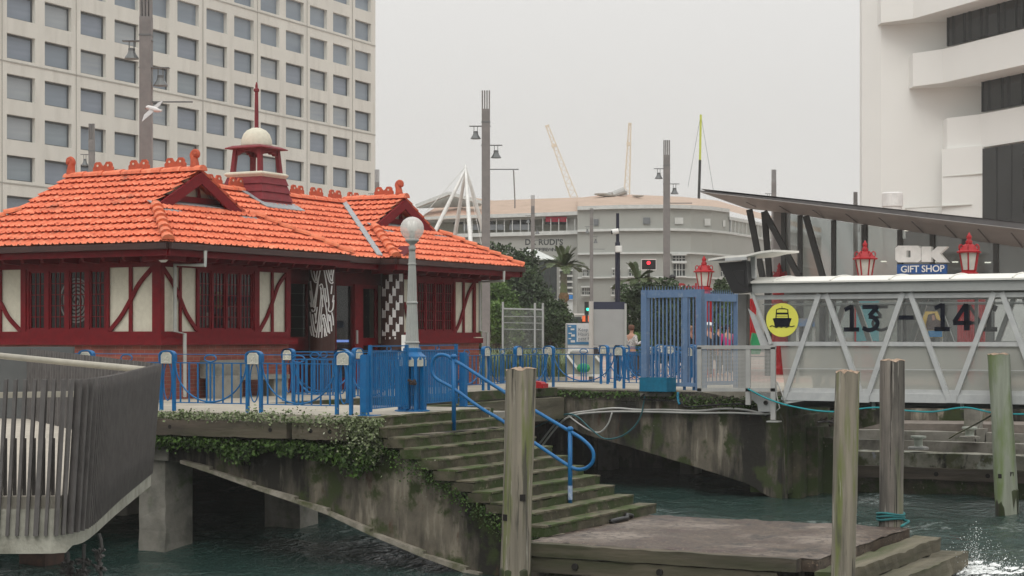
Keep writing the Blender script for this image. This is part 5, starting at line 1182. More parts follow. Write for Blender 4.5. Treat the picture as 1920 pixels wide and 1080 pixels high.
pg = thing('pipe_hangers', 'small grey hanger brackets beneath the gangway floor', 'brackets', pu(1640, 765, 43.0))
for px in (1638, 1804): part('hanger', MB().bar(pu(px, 752, 43.0), pu(px, 768, 43.0), .08, .05, (1, 0, 0)), alu, pg)
P = [pu(a, b, 42.2) for a, b in ((1402,729),(1440,748),(1490,763),(1560,772),(1640,764),(1700,770),(1750,772),(1810,764),(1870,775),(1960,777))]
solo('teal_line', MB().tube(smooth_pts(P, 5), .022, 6), mat('bright_teal_rope', (.015,.30,.33), (.01,.22,.25), .7), 'thin bright teal line hanging in swags below the gangway', 'rope', smooth=True)
P = [pu(1872, 771, 44.0), pu(1830, 795, 45.5), pu(1795, 813, 47.3), pu(1780, 822, 47.8)]
solo('tie_rope', MB().tube(smooth_pts(P, 4), .022, 6), mat('olive_rope', (.16,.17,.10)), 'slack olive rope from the green pile to the darker bollard', 'rope', smooth=True)
# under-gangway rubble and ropes
rb = thing('tangled_debris', 'dark tangle of rope and driftwood in the shadow under the shore end of the gangway', 'debris', pu(1520, 790, 46)); random.seed(9)
for i in range(14):
    x = random.uniform(1460, 1560); y = 770+(x-1460)*.28+random.uniform(-8, 14); u_ = random.uniform(44.6, 47)
    part('branch', MB().tube(smooth_pts([pu(x, y, u_), pu(x+20, y+random.uniform(-6, 12), u_+.2), pu(x+45, y+random.uniform(0, 18), u_)], 3), random.uniform(.015, .05), 5), random.choice((steel_dk, bark, bark)), rb)
m1 = MB(); rough(m1, 47.5, 47.9, pu(1560, 800, 47.6).y-6, pu(1470, 800, 47.6).y+.5, -2, -.35, 1, 10, .05)
solo('abutment_wall', m1, conc_wall, 'dark abutment wall in deep shade behind the gangway foot', 'wall') if False else None
# ================================================================== red lantern pillars
redl = mat('lantern_red', (.38,.012,.018), (.30,.010,.014), .5, 5, spec=.3)
lg = mat('lantern_glass', (.62,.62,.55), (.5,.5,.45), .3)
def lantern_proto():
    t = thing('lantern_pillar', 'x', 'lantern', (0, 0, 0), group='red lantern pillars')
    part('pillar', MB().lathe([(.42, 0), (.42, .25), (.33, .35), (.31, .5), (.30, 2.8), (.35, 2.9), (.30, 3.0), (.22, 3.15)], n=8), redl, t)
    for k in range(8):
        a = k*math.pi/4; part('flute', MB().bar((math.cos(a)*.31, math.sin(a)*.31, .5), (math.cos(a)*.30, math.sin(a)*.30, 2.8), .05, .05), redl, t)
    part('lantern_base', MB().lathe([(.22, 3.12), (.30, 3.18), (.30, 3.24), (.22, 3.27), (.24, 3.32)], n=6), redl, t)
    gp2 = part('lantern_glass', MB().lathe([(.19, 3.32), (.28, 3.82)], n=6), lg, t)
    for k in range(6):
        a = k*math.pi/3; part('lantern_rib', MB().bar((math.cos(a)*.20, math.sin(a)*.20, 3.30), (math.cos(a)*.295, math.sin(a)*.295, 3.84), .035, .035), redl, t)
    part('lantern_roof', MB().lathe([(.38, 3.82), (.39, 3.86), (.30, 3.90), (.19, 4.04), (.12, 4.08)], n=6), redl, t)
    fr_ = MB()
    for k in range(6):
        a = k*math.pi/3; c = Vector((math.cos(a)*.26, math.sin(a)*.26, 3.98)); fr_.tube([c+Vector((math.cos(a)*.06*math.cos(b), math.sin(a)*.06*math.cos(b), .09*math.sin(b))) for b in [j*math.pi/5 for j in range(10)]], .018, 5, closed=True)
    part('scrollwork', fr_, redl, t)
    part('finial', MB().lathe([(.13, 4.06), (.09, 4.12), (.11, 4.16), (.06, 4.20), (.07, 4.25), (.085, 4.30), (.04, 4.36), (.02, 4.42)], n=10), redl, t, smooth=True)
    return t
lp = lantern_proto(); spots = [(1320, 480, 62, 'red lantern pillar rising behind the narrower blue gate'), (1461, 493, 66, 'red lantern pillar mostly hidden behind the gangway roof, below the slanting black struts'),
    (1622, 451, 57, 'red lantern pillar in front of the glass terminal, left of the gift shop sign'), (1817, 436, 53.5, 'tallest looking red lantern pillar, just right of the gift shop sign')]
for i, (px, py, Y_, lab) in enumerate(spots):
    q = at(px, py, Y_); 
    sc_ = q.z/4.42
    o = lp if i == 0 else dup(lp, label=lab)
    o.location = (q.x, q.y, 0); o['label'] = lab; o.scale = (min(sc_, 1.08),)*2+(sc_,); o.rotation_euler = (0, 0, .4*i)
# ================================================================== glass terminal with the sloping roof
T = thing('terminal_building', 'long glass fronted terminal under a dark sloping blade-like roof', 'building', (62, 15, 0))
tg = glassy('terminal_glass', (.66,.72,.70), .42, .10, (.27,.305,.29), .7)
soff = mat('terminal_soffit', (.34,.335,.33), (.30,.295,.29), .5, 1); fasc = mat('terminal_fascia', (.085,.08,.08), (.06,.055,.055), .4); strut_m = mat('black_strut', (.022,.024,.022), (.016,.017,.016), .5)
UO, UI = 59.0, 63.0
tip = pu(1312, 360, UO); rr_ = pu(1975, 437, UO); il = pu(1470, 399, UI); ir = pu(1975, 473, UI); il2 = pu(1400, 391, UI); farv = Vector((26, 0, 1.0))
z_ = Vector((0, 0, .12))
part('roof_soffit', MB().prism([tip, rr_, ir, il, il2], (0, 0, .02)), soff, T)
mb = MB().prism([tip, rr_, rr_+Vector((.05, 0, .26)), tip+Vector((.05, 0, .06))], (.1, 0, 0)); part('roof_fascia', mb, fasc, T)
mb = MB().add([tip+z_, rr_+z_*2, ir+farv+z_, il2+farv+z_, il2+Vector((0, 0, .03))], [(0,1,2,3,4)]); part('roof_top', mb, fasc, T)
for x in range(1400, 1960, 62):
    a = pu(x, 360+(x-1312)*.115+8, UO+.05); b = pu(x+22, 386+(x+22-1400)*.149, UI)
    part('soffit_joint', MB().bar(a+Vector((0, 0, -.03)), b+Vector((0, 0, -.03)), .04, .02), fasc, T)
def fz(x): return il.z+(ir.z-il.z)*(pu(x, 500, UI).y-il.y)/(ir.y-il.y)-.004
xs = [1470, 1501, 1564, 1622, 1688, 1749, 1809, 1868, 1930, 1975]
for a, b in zip(xs, xs[1:]):
    A = pu(a, 500, UI); B_ = pu(b, 500, UI); mb = MB().quad((UI, A.y, 0), (UI, B_.y, 0), (UI, B_.y, fz(b)), (UI, A.y, fz(a))); part('glass_panel', mb, tg, T)
for x in xs[:-1]:
    A = pu(x, 500, UI); w_ = .28 if x == 1622 else .12; part('mullion', MB().bar((UI-.05, A.y, 0), (UI-.05, A.y, fz(x)), w_, .16, (0, 1, 0)), mat('mullion_grey', (.09,.10,.10)) if 'mullion_grey' not in MATS else MATS['mullion_grey'], T)
inn_m = mat('terminal_interior', (.27,.28,.265), (.20,.21,.20), .8, .4)
A = pu(1560, 500, UI); B_ = pu(1990, 500, UI)
part('interior_wall', MB().prism([(UI+6, A.y-1.0, 0), (UI+6, B_.y-3, 0), (UI+6, B_.y-3, fz(1990)-.1), (UI+6, A.y-1.0, fz(1590)+.25)], (.2, 0, 0)), inn_m, T); part('interior_floor', MB().box(UI+.1, UI+6, B_.y-3, A.y, .01, .04), inn_m, T)
for i in range(6):
    y = A.y-2-i*1.6; part('interior_column', MB().box(UI+3, UI+3.3, y, y+.3, 0, 5), MATS['mullion_grey'], T)
E_l = mat('downlight', (1,1,.9), emit=(1, .95, .8), estr=3.0)
for x, y in ((1702,433),(1764,441),(1832,449),(1892,457),(1657,491),(1791,492),(1852,493),(1750,492)):
    q = pu(x, y, UI+1.2); part('downlight', MB().lathe([(.11, 0), (.11, .03)], q, 10), E_l, T)
for (a, b, c_, d_, u_) in ((1405,393,1430,520,60.5), (1433,397,1443,520,62), (1433,397,1500,522,60.3), (1511,405,1543,520,60.5)):
    part('strut', MB().bar(pu(a, b, u_), pu(c_, d_+0, u_), .20, .14, (1, 0, 0)), strut_m, T)
for (x) in (1440, 1500, 1543): q = pu(x, 520, 61); part('strut_foot', MB().box(q.x-.1, q.x+.1, q.y-.1, q.y+.1, 0, q.z), strut_m, T)
part('beige_pier', MB().box(63.5, 64.2, pu(1470, 420, 63.5).y, pu(1450, 420, 63.5).y, 0, pu(1460, 396, 63.5).z), soff, T)
# shop sign
S = thing('shop_sign', 'white OK letters over a blue GIFT SHOP board in front of the glass terminal', 'sign', pu(1728, 480, 60)); US = 60.0
sw_ = mat('sign_white', (.78,.78,.74), None, .5, emit=(1, 1, .96), estr=.08); sbl = mat('sign_blue', (.015,.09,.30), (.012,.08,.27), .5)
def zs(X, Y): return pu(1640+X/4.911, 340+Y/4.911, US)
def letter(name, pts, m=sw_): part(name, MB().prism([zs(*p) for p in pts], (.28, 0, 0)), m, S)
O1 = [(190,615),(215,592),(400,592),(425,615),(425,660),(330,660),(330,636),(290,636),(290,660),(190,660)]
O2 = [(190,661),(290,661),(290,700),(330,700),(330,661),(425,661),(425,722),(400,745),(215,745),(190,722)]
letter('letter_upper_half', O1); letter('letter_lower_half', O2)
letter('letter_stem', [(432,600),(520,600),(520,742),(432,742)]); letter('letter_arm', [(521,648),(578,600),(670,600),(600,664),(672,745),(578,745),(521,692)])
part('sign_board', MB().prism([zs(*p) for p in ((205,765),(662,765),(662,850),(205,850))], (.12, 0, 0)), sbl, S)
o = zs(240, 838); text_mesh('GIFT SHOP', (zs(240,775)-zs(240,838)).z*1.36, sw_, (US-.02, o.y, o.z), (0, -1, 0), (0, 0, 1), S, 'lettering', .005, .004, .97)
part('sign_support', MB().bar(zs(260, 850)+Vector((.2, 0, 0)), Vector((US+.2, zs(260, 850).y, 0)), .1, .1), strut_m, S); part('sign_support', MB().bar(zs(600, 850)+Vector((.2, 0, 0)), Vector((US+.2, zs(600, 850).y, 0)), .1, .1), strut_m, S)
# posters and panels seen through the gangway
def poster(x0, y0, x1, y1, Y_, m, label, name='poster', extra=None):
    a = at(x0, y1, Y_); b = at(x1, y0, Y_); d = (b-a); d.z = 0; n_ = Vector((CT, ST, 0))
    t = thing(name, label, 'poster panel' if name != 'notice_stand' else 'stand', (a.x, a.y, 0)); part('panel', MB().prism([a, a+d, Vector((b.x, b.y, b.z)), Vector((a.x, a.y, b.z))], n_*.06), m, t)
    part('leg', MB().box(a.x+.05, a.x+.12, a.y-.1, a.y-.03, 0, a.z), steel_gy, t); part('leg', MB().box(b.x+.05, b.x+.12, b.y+.03, b.y+.1, 0, a.z), steel_gy, t); return t
pt = poster(1731, 584, 1768, 634, 50, mat('poster_yellow', (.62,.42,.10), (.55,.36,.08)), 'yellow poster of a long haired figure behind the gangway numbers')
nC = Vector((CT, ST, 0))
def flat(t, pts, Y_, m, name, th=.01): part(name, MB().prism([at(a, b, Y_) for a, b in pts], -nC*th), m, t)
flat(pt, [(1740,590),(1752,587),(1756,598),(1764,602),(1766,618),(1738,618),(1736,608)], 49.97, mat('poster_brown', (.06,.03,.025)), 'figure'); flat(pt, [(1747,591),(1752,591),(1753,600),(1748,601)], 49.95, mat('poster_skin', (.42,.2,.13)), 'face'); flat(pt, [(1740,620),(1767,620),(1767,632),(1742,632)], 49.97, mat('poster_blue', (.03,.20,.42)), 'strip')
poster(1606, 564, 1648, 640, 52, mat('panel_teal', (.10,.30,.33), (.08,.24,.27)), 'teal panel standing behind the number 13 on the gangway')
poster(1866, 558, 1960, 640, 51, mat('panel_white', (.62,.62,.60)), 'large plain white panel behind the right end of the gangway')
poster(1490, 597, 1528, 612, 54, mat('panel_blue', (.04,.16,.36), (.3,.2,.08), sc_=2), 'low blue and yellow panel behind the gangway near the ferry sign')
rf_ = thing('red_fence', 'dark red ornamental gates standing between the lantern pillars', 'gates', at(1600, 640, 60))
for x in range(1392, 1420, 4): part('red_bar', MB().bar(at(x, 560, 56), at(x, 650, 56), .05, .05), redl, rf_)
for x in range(1800, 1846, 5): part('red_bar', MB().bar(at(x, 535, 53), at(x, 660, 53), .06, .06), redl, rf_)
gb_ = thing('green_bag', 'bright green bag or banner standing at the foot of the leaning gangway portal', 'bag', at(1415, 640, 50))
part('body', MB().prism([at(a, b, 50) for a, b in ((1412,624),(1421,626),(1428,645),(1425,665),(1410,665),(1409,640))], nC*.3), mat('bag_green', (.02,.28,.10), (.015,.2,.07), .6), gb_)
# ================================================================== light poles
def pole_proto():
    t = thing('light_pole', 'x', 'light pole', (0, 0, 0), group='tall square light poles')
    part('shaft', MB().box(-.17, .17, -.15, .15, 0, 10.55), pole_m, t); part('inset', MB().box(.171, .175, -.06, .06, .2, 9.0), mat('pole_pale', (.34,.34,.33)), t)
    for k in range(4): part('prong', MB().box(-.17+.095*k, -.115+.095*k, -.1, .1, 10.55, 11.3), pole_m, t)
    lampm = mat('lamp_metal', (.16,.17,.17), (.12,.125,.125), .45, metal=.3)
    for s, z in ((-1, 9.85), (1, 9.08)):
        a = part('lamp_arm', MB().box(min(-.2*s, s*.68), max(-.2*s, s*.68), -.1, .1, z, z+.025), lampm, t)
        lh = part('lamp_head', MB().lathe([(.215, -.50), (.20, -.46), (.13, -.36), (.10, -.28), (.10, -.20), (.075, -.19)], (s*.42, 0, z), 12), lampm, t)
        for k in (-1, 1): part('yoke', MB().box(s*.42+k*.07-.012, s*.42+k*.07+.012, -.02, .02, z-.2, z), lampm, lh)
    part('pennant_rod', MB().box(.17, 1.35, -.02, .02, 8.1, 8.14), lampm, t)
    part('band', MB().box(-.18, .18, -.16, .16, 10.0, 10.05), lampm, t)
    return t
pp_ = pole_proto()
info = [(274, 51.5, 'tallest looking light pole, rising behind the kiosk ridge with the gull in front'), (172, 85, 'small distant light pole left of the tallest one, above the kiosk ridge'), (707, 108, 'distant light pole at the right-hand corner of the tower block, above the kiosk roof'),
  (911, 74, 'large light pole just right of the kiosk eaves, with two lamps against the sky'), (999, 127, 'slim light pole in front of the brewery lettering'), (1109, 141, 'slim light pole rising just left of the grey signboard'),
  (1250, 91.5, 'light pole with two small lamps above the tall blue gate'), (1451, 108, 'light pole showing above the sloping terminal roof with one lamp'), (1604, 125, 'short stub of a light pole showing above the terminal roof beside the white building')]
tops = {274: -17, 172: 232, 707: 318, 911: 170, 999: 366, 1109: 390, 1250: 263, 1451: 318, 1604: 360}
for i, (px, Y_, lab) in enumerate(info):
    o = pp_ if i == 0 else dup(pp_, label=lab); q = at(px, 630, Y_); o.location = (q.x, q.y, 0); o['label'] = lab
    zt_ = at(px, tops[px], Y_).z; w_ = {274: 22, 911: 15.5, 1250: 12}.get(px, 26/Y_*34)/F*Y_/.34
    o.scale = (w_, w_, zt_/11.3); o.rotation_euler = (0, 0, R(28-90))
# ================================================================== tower block on the left
fw = mat('tower_concrete', (.66,.645,.585), (.61,.595,.54), .9, .25, bump=.15, bsc=8, patch=(.55,.535,.48), psc=.9, pth=.6, pw=.1, pstretch=(1,1,.15)); tw_side = mat('tower_joint', (.40,.385,.34))
th_t = math.atan(1616/3400); ang = TH-th_t; dT = Vector((math.cos(ang), math.sin(ang), 0)); nT = Vector((math.sin(ang), -math.cos(ang), 0))
P0 = at(13, 61, 148)
def Lx(px):   # run along the facade for a photo column
    p = at(px, 0, 1.0); cr = p.x*dT.y-p.y*dT.x; t = (P0.x*dT.y-P0.y*dT.x)/cr; q = Vector((p.x*t-P0.x, p.y*t-P0.y, 0)); return q.dot(dT), t
cols_px = [13, 86, 154.5, 219, 280, 334.5, 388, 441.5, 490.5, 537.5, 582, 625, 666]
Ls = [Lx(x)[0] for x in cols_px]; sp = (Ls[-1]-Ls[0])/12; Lend = Lx(704)[0]
row = 76.2*148/F; zt0 = P0.z; ww, wh = 52.5/F*148*1.0, 47/F*148
ww = Lx(66)[0]-Lx(13)[0]
tw = thing('tower_block', 'tall cream concrete tower block with rows of square windows, behind the kiosk at left', 'building', (P0.x, P0.y, 0))
def tfm(a, z, h=0): return Vector((P0.x, P0.y, 0))+dT*a+nT*h+Vector((0, 0, z))
rws = [zt0-row*k for k in range(-5, 7)]; colsL = [Ls[0]+sp*i for i in range(-2, 13)]
mb = MB(); x0 = Ls[0]-sp*2-1.5
zz = sorted([z for r_ in rws for z in (r_, r_-wh)])
ztop = rws[0]+3; zbot = 0
lv = [zbot]+zz+[ztop]; xv = [x0]+[v for c in colsL for v in (c, c+ww)]+[Lend]
for j in range(len(lv)-1):
    zin = j % 2 == 1
    if not zin: mb.quad(tfm(x0, lv[j]), tfm(Lend, lv[j]), tfm(Lend, lv[j+1]), tfm(x0, lv[j+1])); continue
    for i in range(0, len(xv)-1, 2): mb.quad(tfm(xv[i], lv[j]), tfm(xv[i+1], lv[j]), tfm(xv[i+1], lv[j+1]), tfm(xv[i], lv[j+1]))
    for c in colsL:
        a, b, z0, z1 = c, c+ww, lv[j], lv[j+1]; dp = -.45
        mb.quad(tfm(a, z0), tfm(a, z1), tfm(a, z1, dp), tfm(a, z0, dp)); mb.quad(tfm(b, z1), tfm(b, z0), tfm(b, z0, dp), tfm(b, z1, dp))
        mb.quad(tfm(a, z1), tfm(b, z1), tfm(b, z1, dp), tfm(a, z1, dp)); mb.quad(tfm(b, z0), tfm(a, z0), tfm(a, z0, dp), tfm(b, z0, dp))
mb.quad(tfm(Lend, 0), tfm(Lend, 0, -18), tfm(Lend, ztop, -18), tfm(Lend, ztop)); mb.quad(tfm(x0, 0), tfm(x0, ztop), tfm(x0, ztop, -18), tfm(x0, 0, -18)); mb.quad(tfm(x0, ztop), tfm(Lend, ztop), tfm(Lend, ztop, -18), tfm(x0, ztop, -18))
mb.quad(tfm(x0, 0, -18), tfm(Lend, 0, -18), tfm(Lend, ztop, -18), tfm(x0, ztop, -18))
part('facade', mb, fw, tw)
frame_m = mat('window_frame_dark', (.07,.08,.08)); 
def pane_mat(name, c1, c2):
    m = mat(name, c1, c2, .22, .5, stretch=(.15, .15, 1.6), detail=2, spec=.5); return m
panes = [pane_mat('tower_pane_a', (.22,.265,.31), (.165,.20,.24)), pane_mat('tower_pane_b', (.27,.32,.35), (.17,.205,.235)), pane_mat('tower_pane_c', (.24,.28,.34), (.145,.175,.215))]
panes += [pane_mat('tower_pane_d', (.35,.38,.40), (.25,.28,.30)), pane_mat('tower_pane_e', (.20,.235,.28), (.34,.37,.38))]
random.seed(21); wn = 0
vis = [(r_, c) for r_ in rws for c in colsL if Lx(13)[0]-sp-.1 < c < Lend and r_ < zt0+row*1.9+.1]
vis.sort(key=lambda t_: t_[1])
rest = MB(); meshes = {}
for r_, c in [(r_, c) for r_ in rws for c in colsL]:
    if (r_, c) in vis and wn < 100:
        wn += 1; z0 = r_-wh; f = .10; fr_ = MB()
        k = random.choice((0,0,1,2,2,3,4)); q = tfm(c, z0, -.42)
        for (a0, a1, b0, b1) in ((0, ww, 0, f), (0, ww, wh-f*1.6, wh), (0, f*.8, f, wh-f*1.6), (ww-f*1.4, ww, f, wh-f*1.6)):
            p = [dT*x+Vector((0, 0, z)) for x, z in ((a0, b0), (a1, b0), (a1, b1), (a0, b1))]; fr_.prism(p, nT*.10)
        if 'f' not in meshes: meshes['f'] = fr_.mesh('window_frame', frame_m)
        key = 'p%d' % k
        if key not in meshes: meshes[key] = MB().quad(dT*f*.8+Vector((0,0,f)), dT*(ww-f*1.4)+Vector((0,0,f)), dT*(ww-f*1.4)+Vector((0,0,wh-f*1.6)), dT*f*.8+Vector((0,0,wh-f*1.6))).mesh('pane', panes[k])
        o = bpy.data.objects.new('window', meshes['f']); col.objects.link(o); o.parent = tw; o.location = q-Vector((P0.x, P0.y, 0))
        p = bpy.data.objects.new('pane', meshes[key]); col.objects.link(p); p.parent = o; p.location = nT*.03
    else:
        rest.quad(tfm(c, r_-wh, -.4), tfm(c+ww, r_-wh, -.4), tfm(c+ww, r_, -.4), tfm(c, r_, -.4))
part('other_windows', rest, panes[0], tw, kind='stuff')
mb = MB()
for i in range(0, len(colsL)+1, 2):
    c = colsL[0]+sp*i-(sp-ww)/2
    if c < Lend: mb.prism([tfm(c-.04, 0, .02), tfm(c+.04, 0, .02), tfm(c+.04, ztop, .02), tfm(c-.04, ztop, .02)], nT*.015)
for k in range(0, 12, 3):
    z = rws[k]+ (row-wh)*.78; mb.prism([tfm(x0, z-.05, .02), tfm(Lend, z-.05, .02), tfm(Lend, z+.05, .02), tfm(x0, z+.05, .02)], nT*.03)
part('panel_joints', mb, tw_side, tw)
# ================================================================== grey curved building in the middle distance
bg_m = mat('rendered_grey', (.35,.36,.335), (.32,.33,.305), .9, .3); bg_w = mat('white_trim', (.58,.60,.58), (.5,.52,.5), .8); rooft = mat('tan_shingle', (.44,.33,.26), (.37,.28,.215), .9, .7, bump=.3, patch=(.46,.24,.18), psc=.08, pth=.62); dkwin = mat('dark_window', (.045,.055,.055), (.03,.035,.035), .25)
Bd = thing('grey_building', 'grey rendered building with a curved corner and tan roof in the hazy middle distance', 'building', at(1200, 630, 148))
plan = [(770,158),(860,155),(1000,152),(1083,150)]; plan2 = [(1083,148),(1160,146.5),(1210,146.2),(1257,146),(1295,146.6),(1335,148.2),(1368,151),(1420,158),(1471,167),(1540,180)]
def wall(mb, pl, z0, z1, off=0):
    P = [at(x, 630, Y_-off) for x, Y_ in pl]
    for a, b in zip(P, P[1:]): mb.prism([(a.x, a.y, z0), (b.x, b.y, z0), (b.x, b.y, z1), (a.x, a.y, z1)], nC*.6)
    return mb
def zat(y, Y_): return EYE-(y-HYP)/F*Y_
zA = zat(411, 155); zBp = zat(390.5, 146)
part('wing_wall', wall(MB(), plan, 0, zat(442, 153)), bg_m, Bd); part('wing_head', wall(MB(), plan, zat(412, 152.5), zA+.05), bg_m, Bd)
part('curved_wall', wall(MB(), plan2[:7], 0, zBp), bg_m, Bd); part('side_wall', wall(MB(), plan2[6:], 0, zBp-.6), bg_m, Bd)
mb = MB(); wall(mb, plan, zat(443, 153), zat(436, 153), .35); wall(mb, plan, zA, zA+.3, .5); part('cornice', mb, bg_w, Bd)
for y0, y1 in ((434, 429.5), (477, 473.5), (522, 519)):
    part('string_course', wall(MB(), plan2, zat(y0, 147), zat(y1, 147), .3), bg_w, Bd)
part('cornice', wall(MB(), plan2[:7], zBp-.02, zBp+.28, .35), bg_w, Bd); part('cornice', wall(MB(), plan2[6:], zBp-.62, zBp-.35, .35), bg_w, Bd)
bal = thing('x', 'x', 'x') if False else None
# recessed balcony storey
mb = MB(); P = [at(x, 630, Y_+1.5) for x, Y_ in plan]
for a, b in zip(P, P[1:]): mb.quad((a.x, a.y, zat(442, 153)), (b.x, b.y, zat(442, 153)), (b.x, b.y, zA), (a.x, a.y, zA))
part('balcony_back', mb, mat('balcony_cream', (.36,.37,.31), (.30,.31,.26)), Bd)
def wy(x): 
    for (a, Ya), (b, Yb) in zip(plan+plan2, (plan+plan2)[1:]):
        if a <= x <= b and b > a: return Ya+(Yb-Ya)*(x-a)/(b-a)
    return 150
def rect(t, name, x0, x1, y0, y1, m, off=.0, th=.08):
    part(name, MB().prism([at(x0, y1, wy(x0)-off), at(x1, y1, wy(x1)-off), at(x1, y0, wy(x1)-off), at(x0, y0, wy(x0)-off)], -nC*th), m, t)
for x0, x1 in ((850,868),(897,925),(957,994),(1022,1077)): rect(Bd, 'window', x0, x1, 410, 421, dkwin, -1.3)
for x0, x1 in ((868,945),(955,994)): rect(Bd, 'balcony_rail', x0, x1, 421, 431, mat('smoked_balcony', (.16,.175,.185), (.13,.14,.15), .3) if 'smoked_balcony' not in MATS else MATS['smoked_balcony'], .05)
for x in list(range(870, 1000, 15))+list(range(1017, 1080, 15)): rect(Bd, 'post', x, x+1.4, 410, 436, bg_w, .12)
rect(Bd, 'banner', 1023, 1063, 406.5, 416, mat('banner_red', (.42,.03,.06), (.36,.025,.05)), .0)
rect(Bd, 'column', 1062, 1083, 400, 436, bg_m, -.4)
for x0, x1, y0, y1 in ((1113,1122,411,423),(1206,1219,408,420),(1265,1281,408,420),(1321,1332,410,423),(1355,1360,413,425)): rect(Bd, 'window', x0, x1, y0, y1, MATS['smoked_balcony'] if x0 < 1250 else bg_w, .04)
for x0, x1, y0, y1 in ((1094,1102,506,517),(1150,1160,506,516),(1263,1284,495,517),(1262,1284,480,489),(1180,1196,505,517),(1352,1362,500,518),(1092,1106,540,552),(1148,1162,540,552),(1262,1284,540,556)):
    w_ = part('window', MB().prism([at(x0, y1, wy(x0)-.02), at(x1, y1, wy(x1)-.02), at(x1, y0, wy(x1)-.02), at(x0, y0, wy(x0)-.02)], -nC*.08), dkwin, Bd)
    part('sill', MB().prism([at(x0-3, y1+3.0, wy(x0)-.2), at(x1+3, y1+3, wy(x1)-.2), at(x1+3, y1+.4, wy(x1)-.2), at(x0-3, y1+.4, wy(x0)-.2)], -nC*.25), bg_w, w_)
    part('hood', MB().prism([at(x0-3, y0-1.0, wy(x0)-.2), at(x1+3, y0-1, wy(x1)-.2), at(x1+3, y0-3.6, wy(x1)-.2), at(x0-3, y0-3.6, wy(x0)-.2)], -nC*.3), bg_w, w_)
    mb = MB()
    for k in (1, 2, 3): x = x0+(x1-x0)*k/4; mb.bar(at(x, y0, wy(x)-.14), at(x, y1, wy(x)-.14), .05, .04)
    ym = (y0+y1)/2; mb.bar(at(x0, ym, wy(x0)-.14), at(x1, ym, wy(x1)-.14), .04, .05); part('pane_grid', mb, bg_w, w_)
for k in range(16):
    x = 1370+k*7.2
    if x < 1480: part('louvre', MB().bar(at(x, 408+(x-1370)*.2, wy(x)-.1), at(x, 436+(x-1370)*.16, wy(x)-.1), .14, .08), bg_w, Bd)
mb = MB(); mb.prism([at(1368, 407, wy(1368)-.05), at(1478, 429, wy(1478)-.05), at(1478, 453, wy(1478)-.05), at(1368, 436, wy(1368)-.05)], nC*.02); part('strip_window', mb, MATS['smoked_balcony'], Bd)
for k in range(7):
    y = 494+k*11; rect(Bd, 'stair_band', 1048, 1074, y, y+3, bg_w, 6); rect(Bd, 'stair_window', 1050, 1072, y+3, y+9, dkwin, 5.9)
rect(Bd, 'stair_wall', 1044, 1082, 488, 600, bg_m, 5.5)
# roofs
def roofs(name, eave_pts, ridge_pts, m=rooft):
    mb = MB(); n = len(eave_pts); E1 = [at(*p) for p in eave_pts]; R1 = [at(*p) for p in ridge_pts]
    for i in range(n-1): mb.quad(E1[i], E1[i+1], R1[i+1], R1[i])
    part(name, mb, m, Bd)
roofs('roof', [(780,413,157),(860,409.5,154.3),(930,407.5,153),(1000,405.5,151.6),(1085,402,149.6)], [(850,366,168),(870,368,168),(925,376,168),(1000,373,168),(1090,370,168)])
roofs('roof', [(1083,393,148.4),(1160,391,146.5),(1257,388.5,145.8),(1330,391,147.9),(1368,396,151),(1420,409,158),(1540,436,180)], [(1083,371,168),(1150,363.5,168),(1210,366,170),(1280,369,172),(1345,376,175),(1420,398,182),(1540,428,198)])
mb = MB().prism([at(785,385,160), at(842,365,160), at(902,380,160), at(902,386,160), at(785,390,160)], nC*.5); part('gable', mb, bg_m, Bd)
mb = MB(); mb.bar(at(780,387,159), at(842,363,159), 1.2, .3); mb.bar(at(842,363,159), at(905,381,159), 1.2, .3); part('gable_roof', mb, bg_w, Bd)
ltm = mat('sign_letters_dark', (.045,.05,.05))
q = at(984, 459, 148.5); text_mesh("DR RUDI'S", 15*148/F, ltm, q, Vector((ST, -CT, 0)), (0, 0, 1), Bd, 'lettering', .08, .02, 1.05)
q = at(981, 471, 148.5); text_mesh("ROOFTOP BREWING CO", 9.0*148/F, ltm, q, Vector((ST, -CT, 0)), (0, 0, 1), Bd, 'lettering', .06, .01, .72)
q = at(1028, 414.5, 150.6); text_mesh("Hey Rudi", 7.5*148/F, mat('banner_pink', (.62,.30,.32)), q, Vector((ST, -CT, 0)), (0, 0, 1), Bd, 'lettering', .03, 0, 1) if False else None
rt = thing('rooftop_plant', 'cluster of grey ducts and white satellite dishes on the ridge of the grey building', 'roof equipment', at(1150, 368, 165))
for x, y, s in ((1130,366,.5),(1142,368,.45),(1160,372,.4),(1196,368,.35)): part('dish', MB().lathe([(.15, 0), (.9*s*1.6, .25*s), (1.0*s*1.6, .45*s)], at(x, y+2, 164), 12), bg_w, rt)
for x, y, w_, h_ in ((1132,366,10,6),(1148,363,9,8),(1166,362,8,12)): 
    q = at(x, y+4, 166); part('duct', MB().box(q.x, q.x+1.2, q.y, q.y+w_*.045, q.z-1, q.z+h_*.04), steel_gy, rt)
part('duct', MB().cyl(at(1150, 366, 165), at(1172, 357, 165), .35), steel_gy, rt)
aw = thing('white_awning', 'white sloping awning on the grey building below its dark lettering', 'awning', at(1000, 480, 146)); part('canvas', MB().prism([at(980,472,147), at(1000,468,147), at(1040,487,144), at(1030,492,143), at(985,480,144)], (0, 0, .1)), bg_w, aw)
part('frame', MB().bar(at(1030, 489, 144), at(1032, 560, 144), .15, .15), dkwin, aw)
dk = thing('dark_entrance', 'dark open terrace opening beneath the white awning', 'entrance', at(1030, 530, 149)); part('opening', MB().prism([at(1010,486,149), at(1044,490,149), at(1044,560,149), at(1010,560,149)], nC*.2), dkwin, dk)
rs = thing('red_script_sign', 'red lettered sign peeping over the tall blue gate', 'sign', at(1240, 540, 90)); redsign = mat('red_sign', (.34,.03,.035), None, .6)
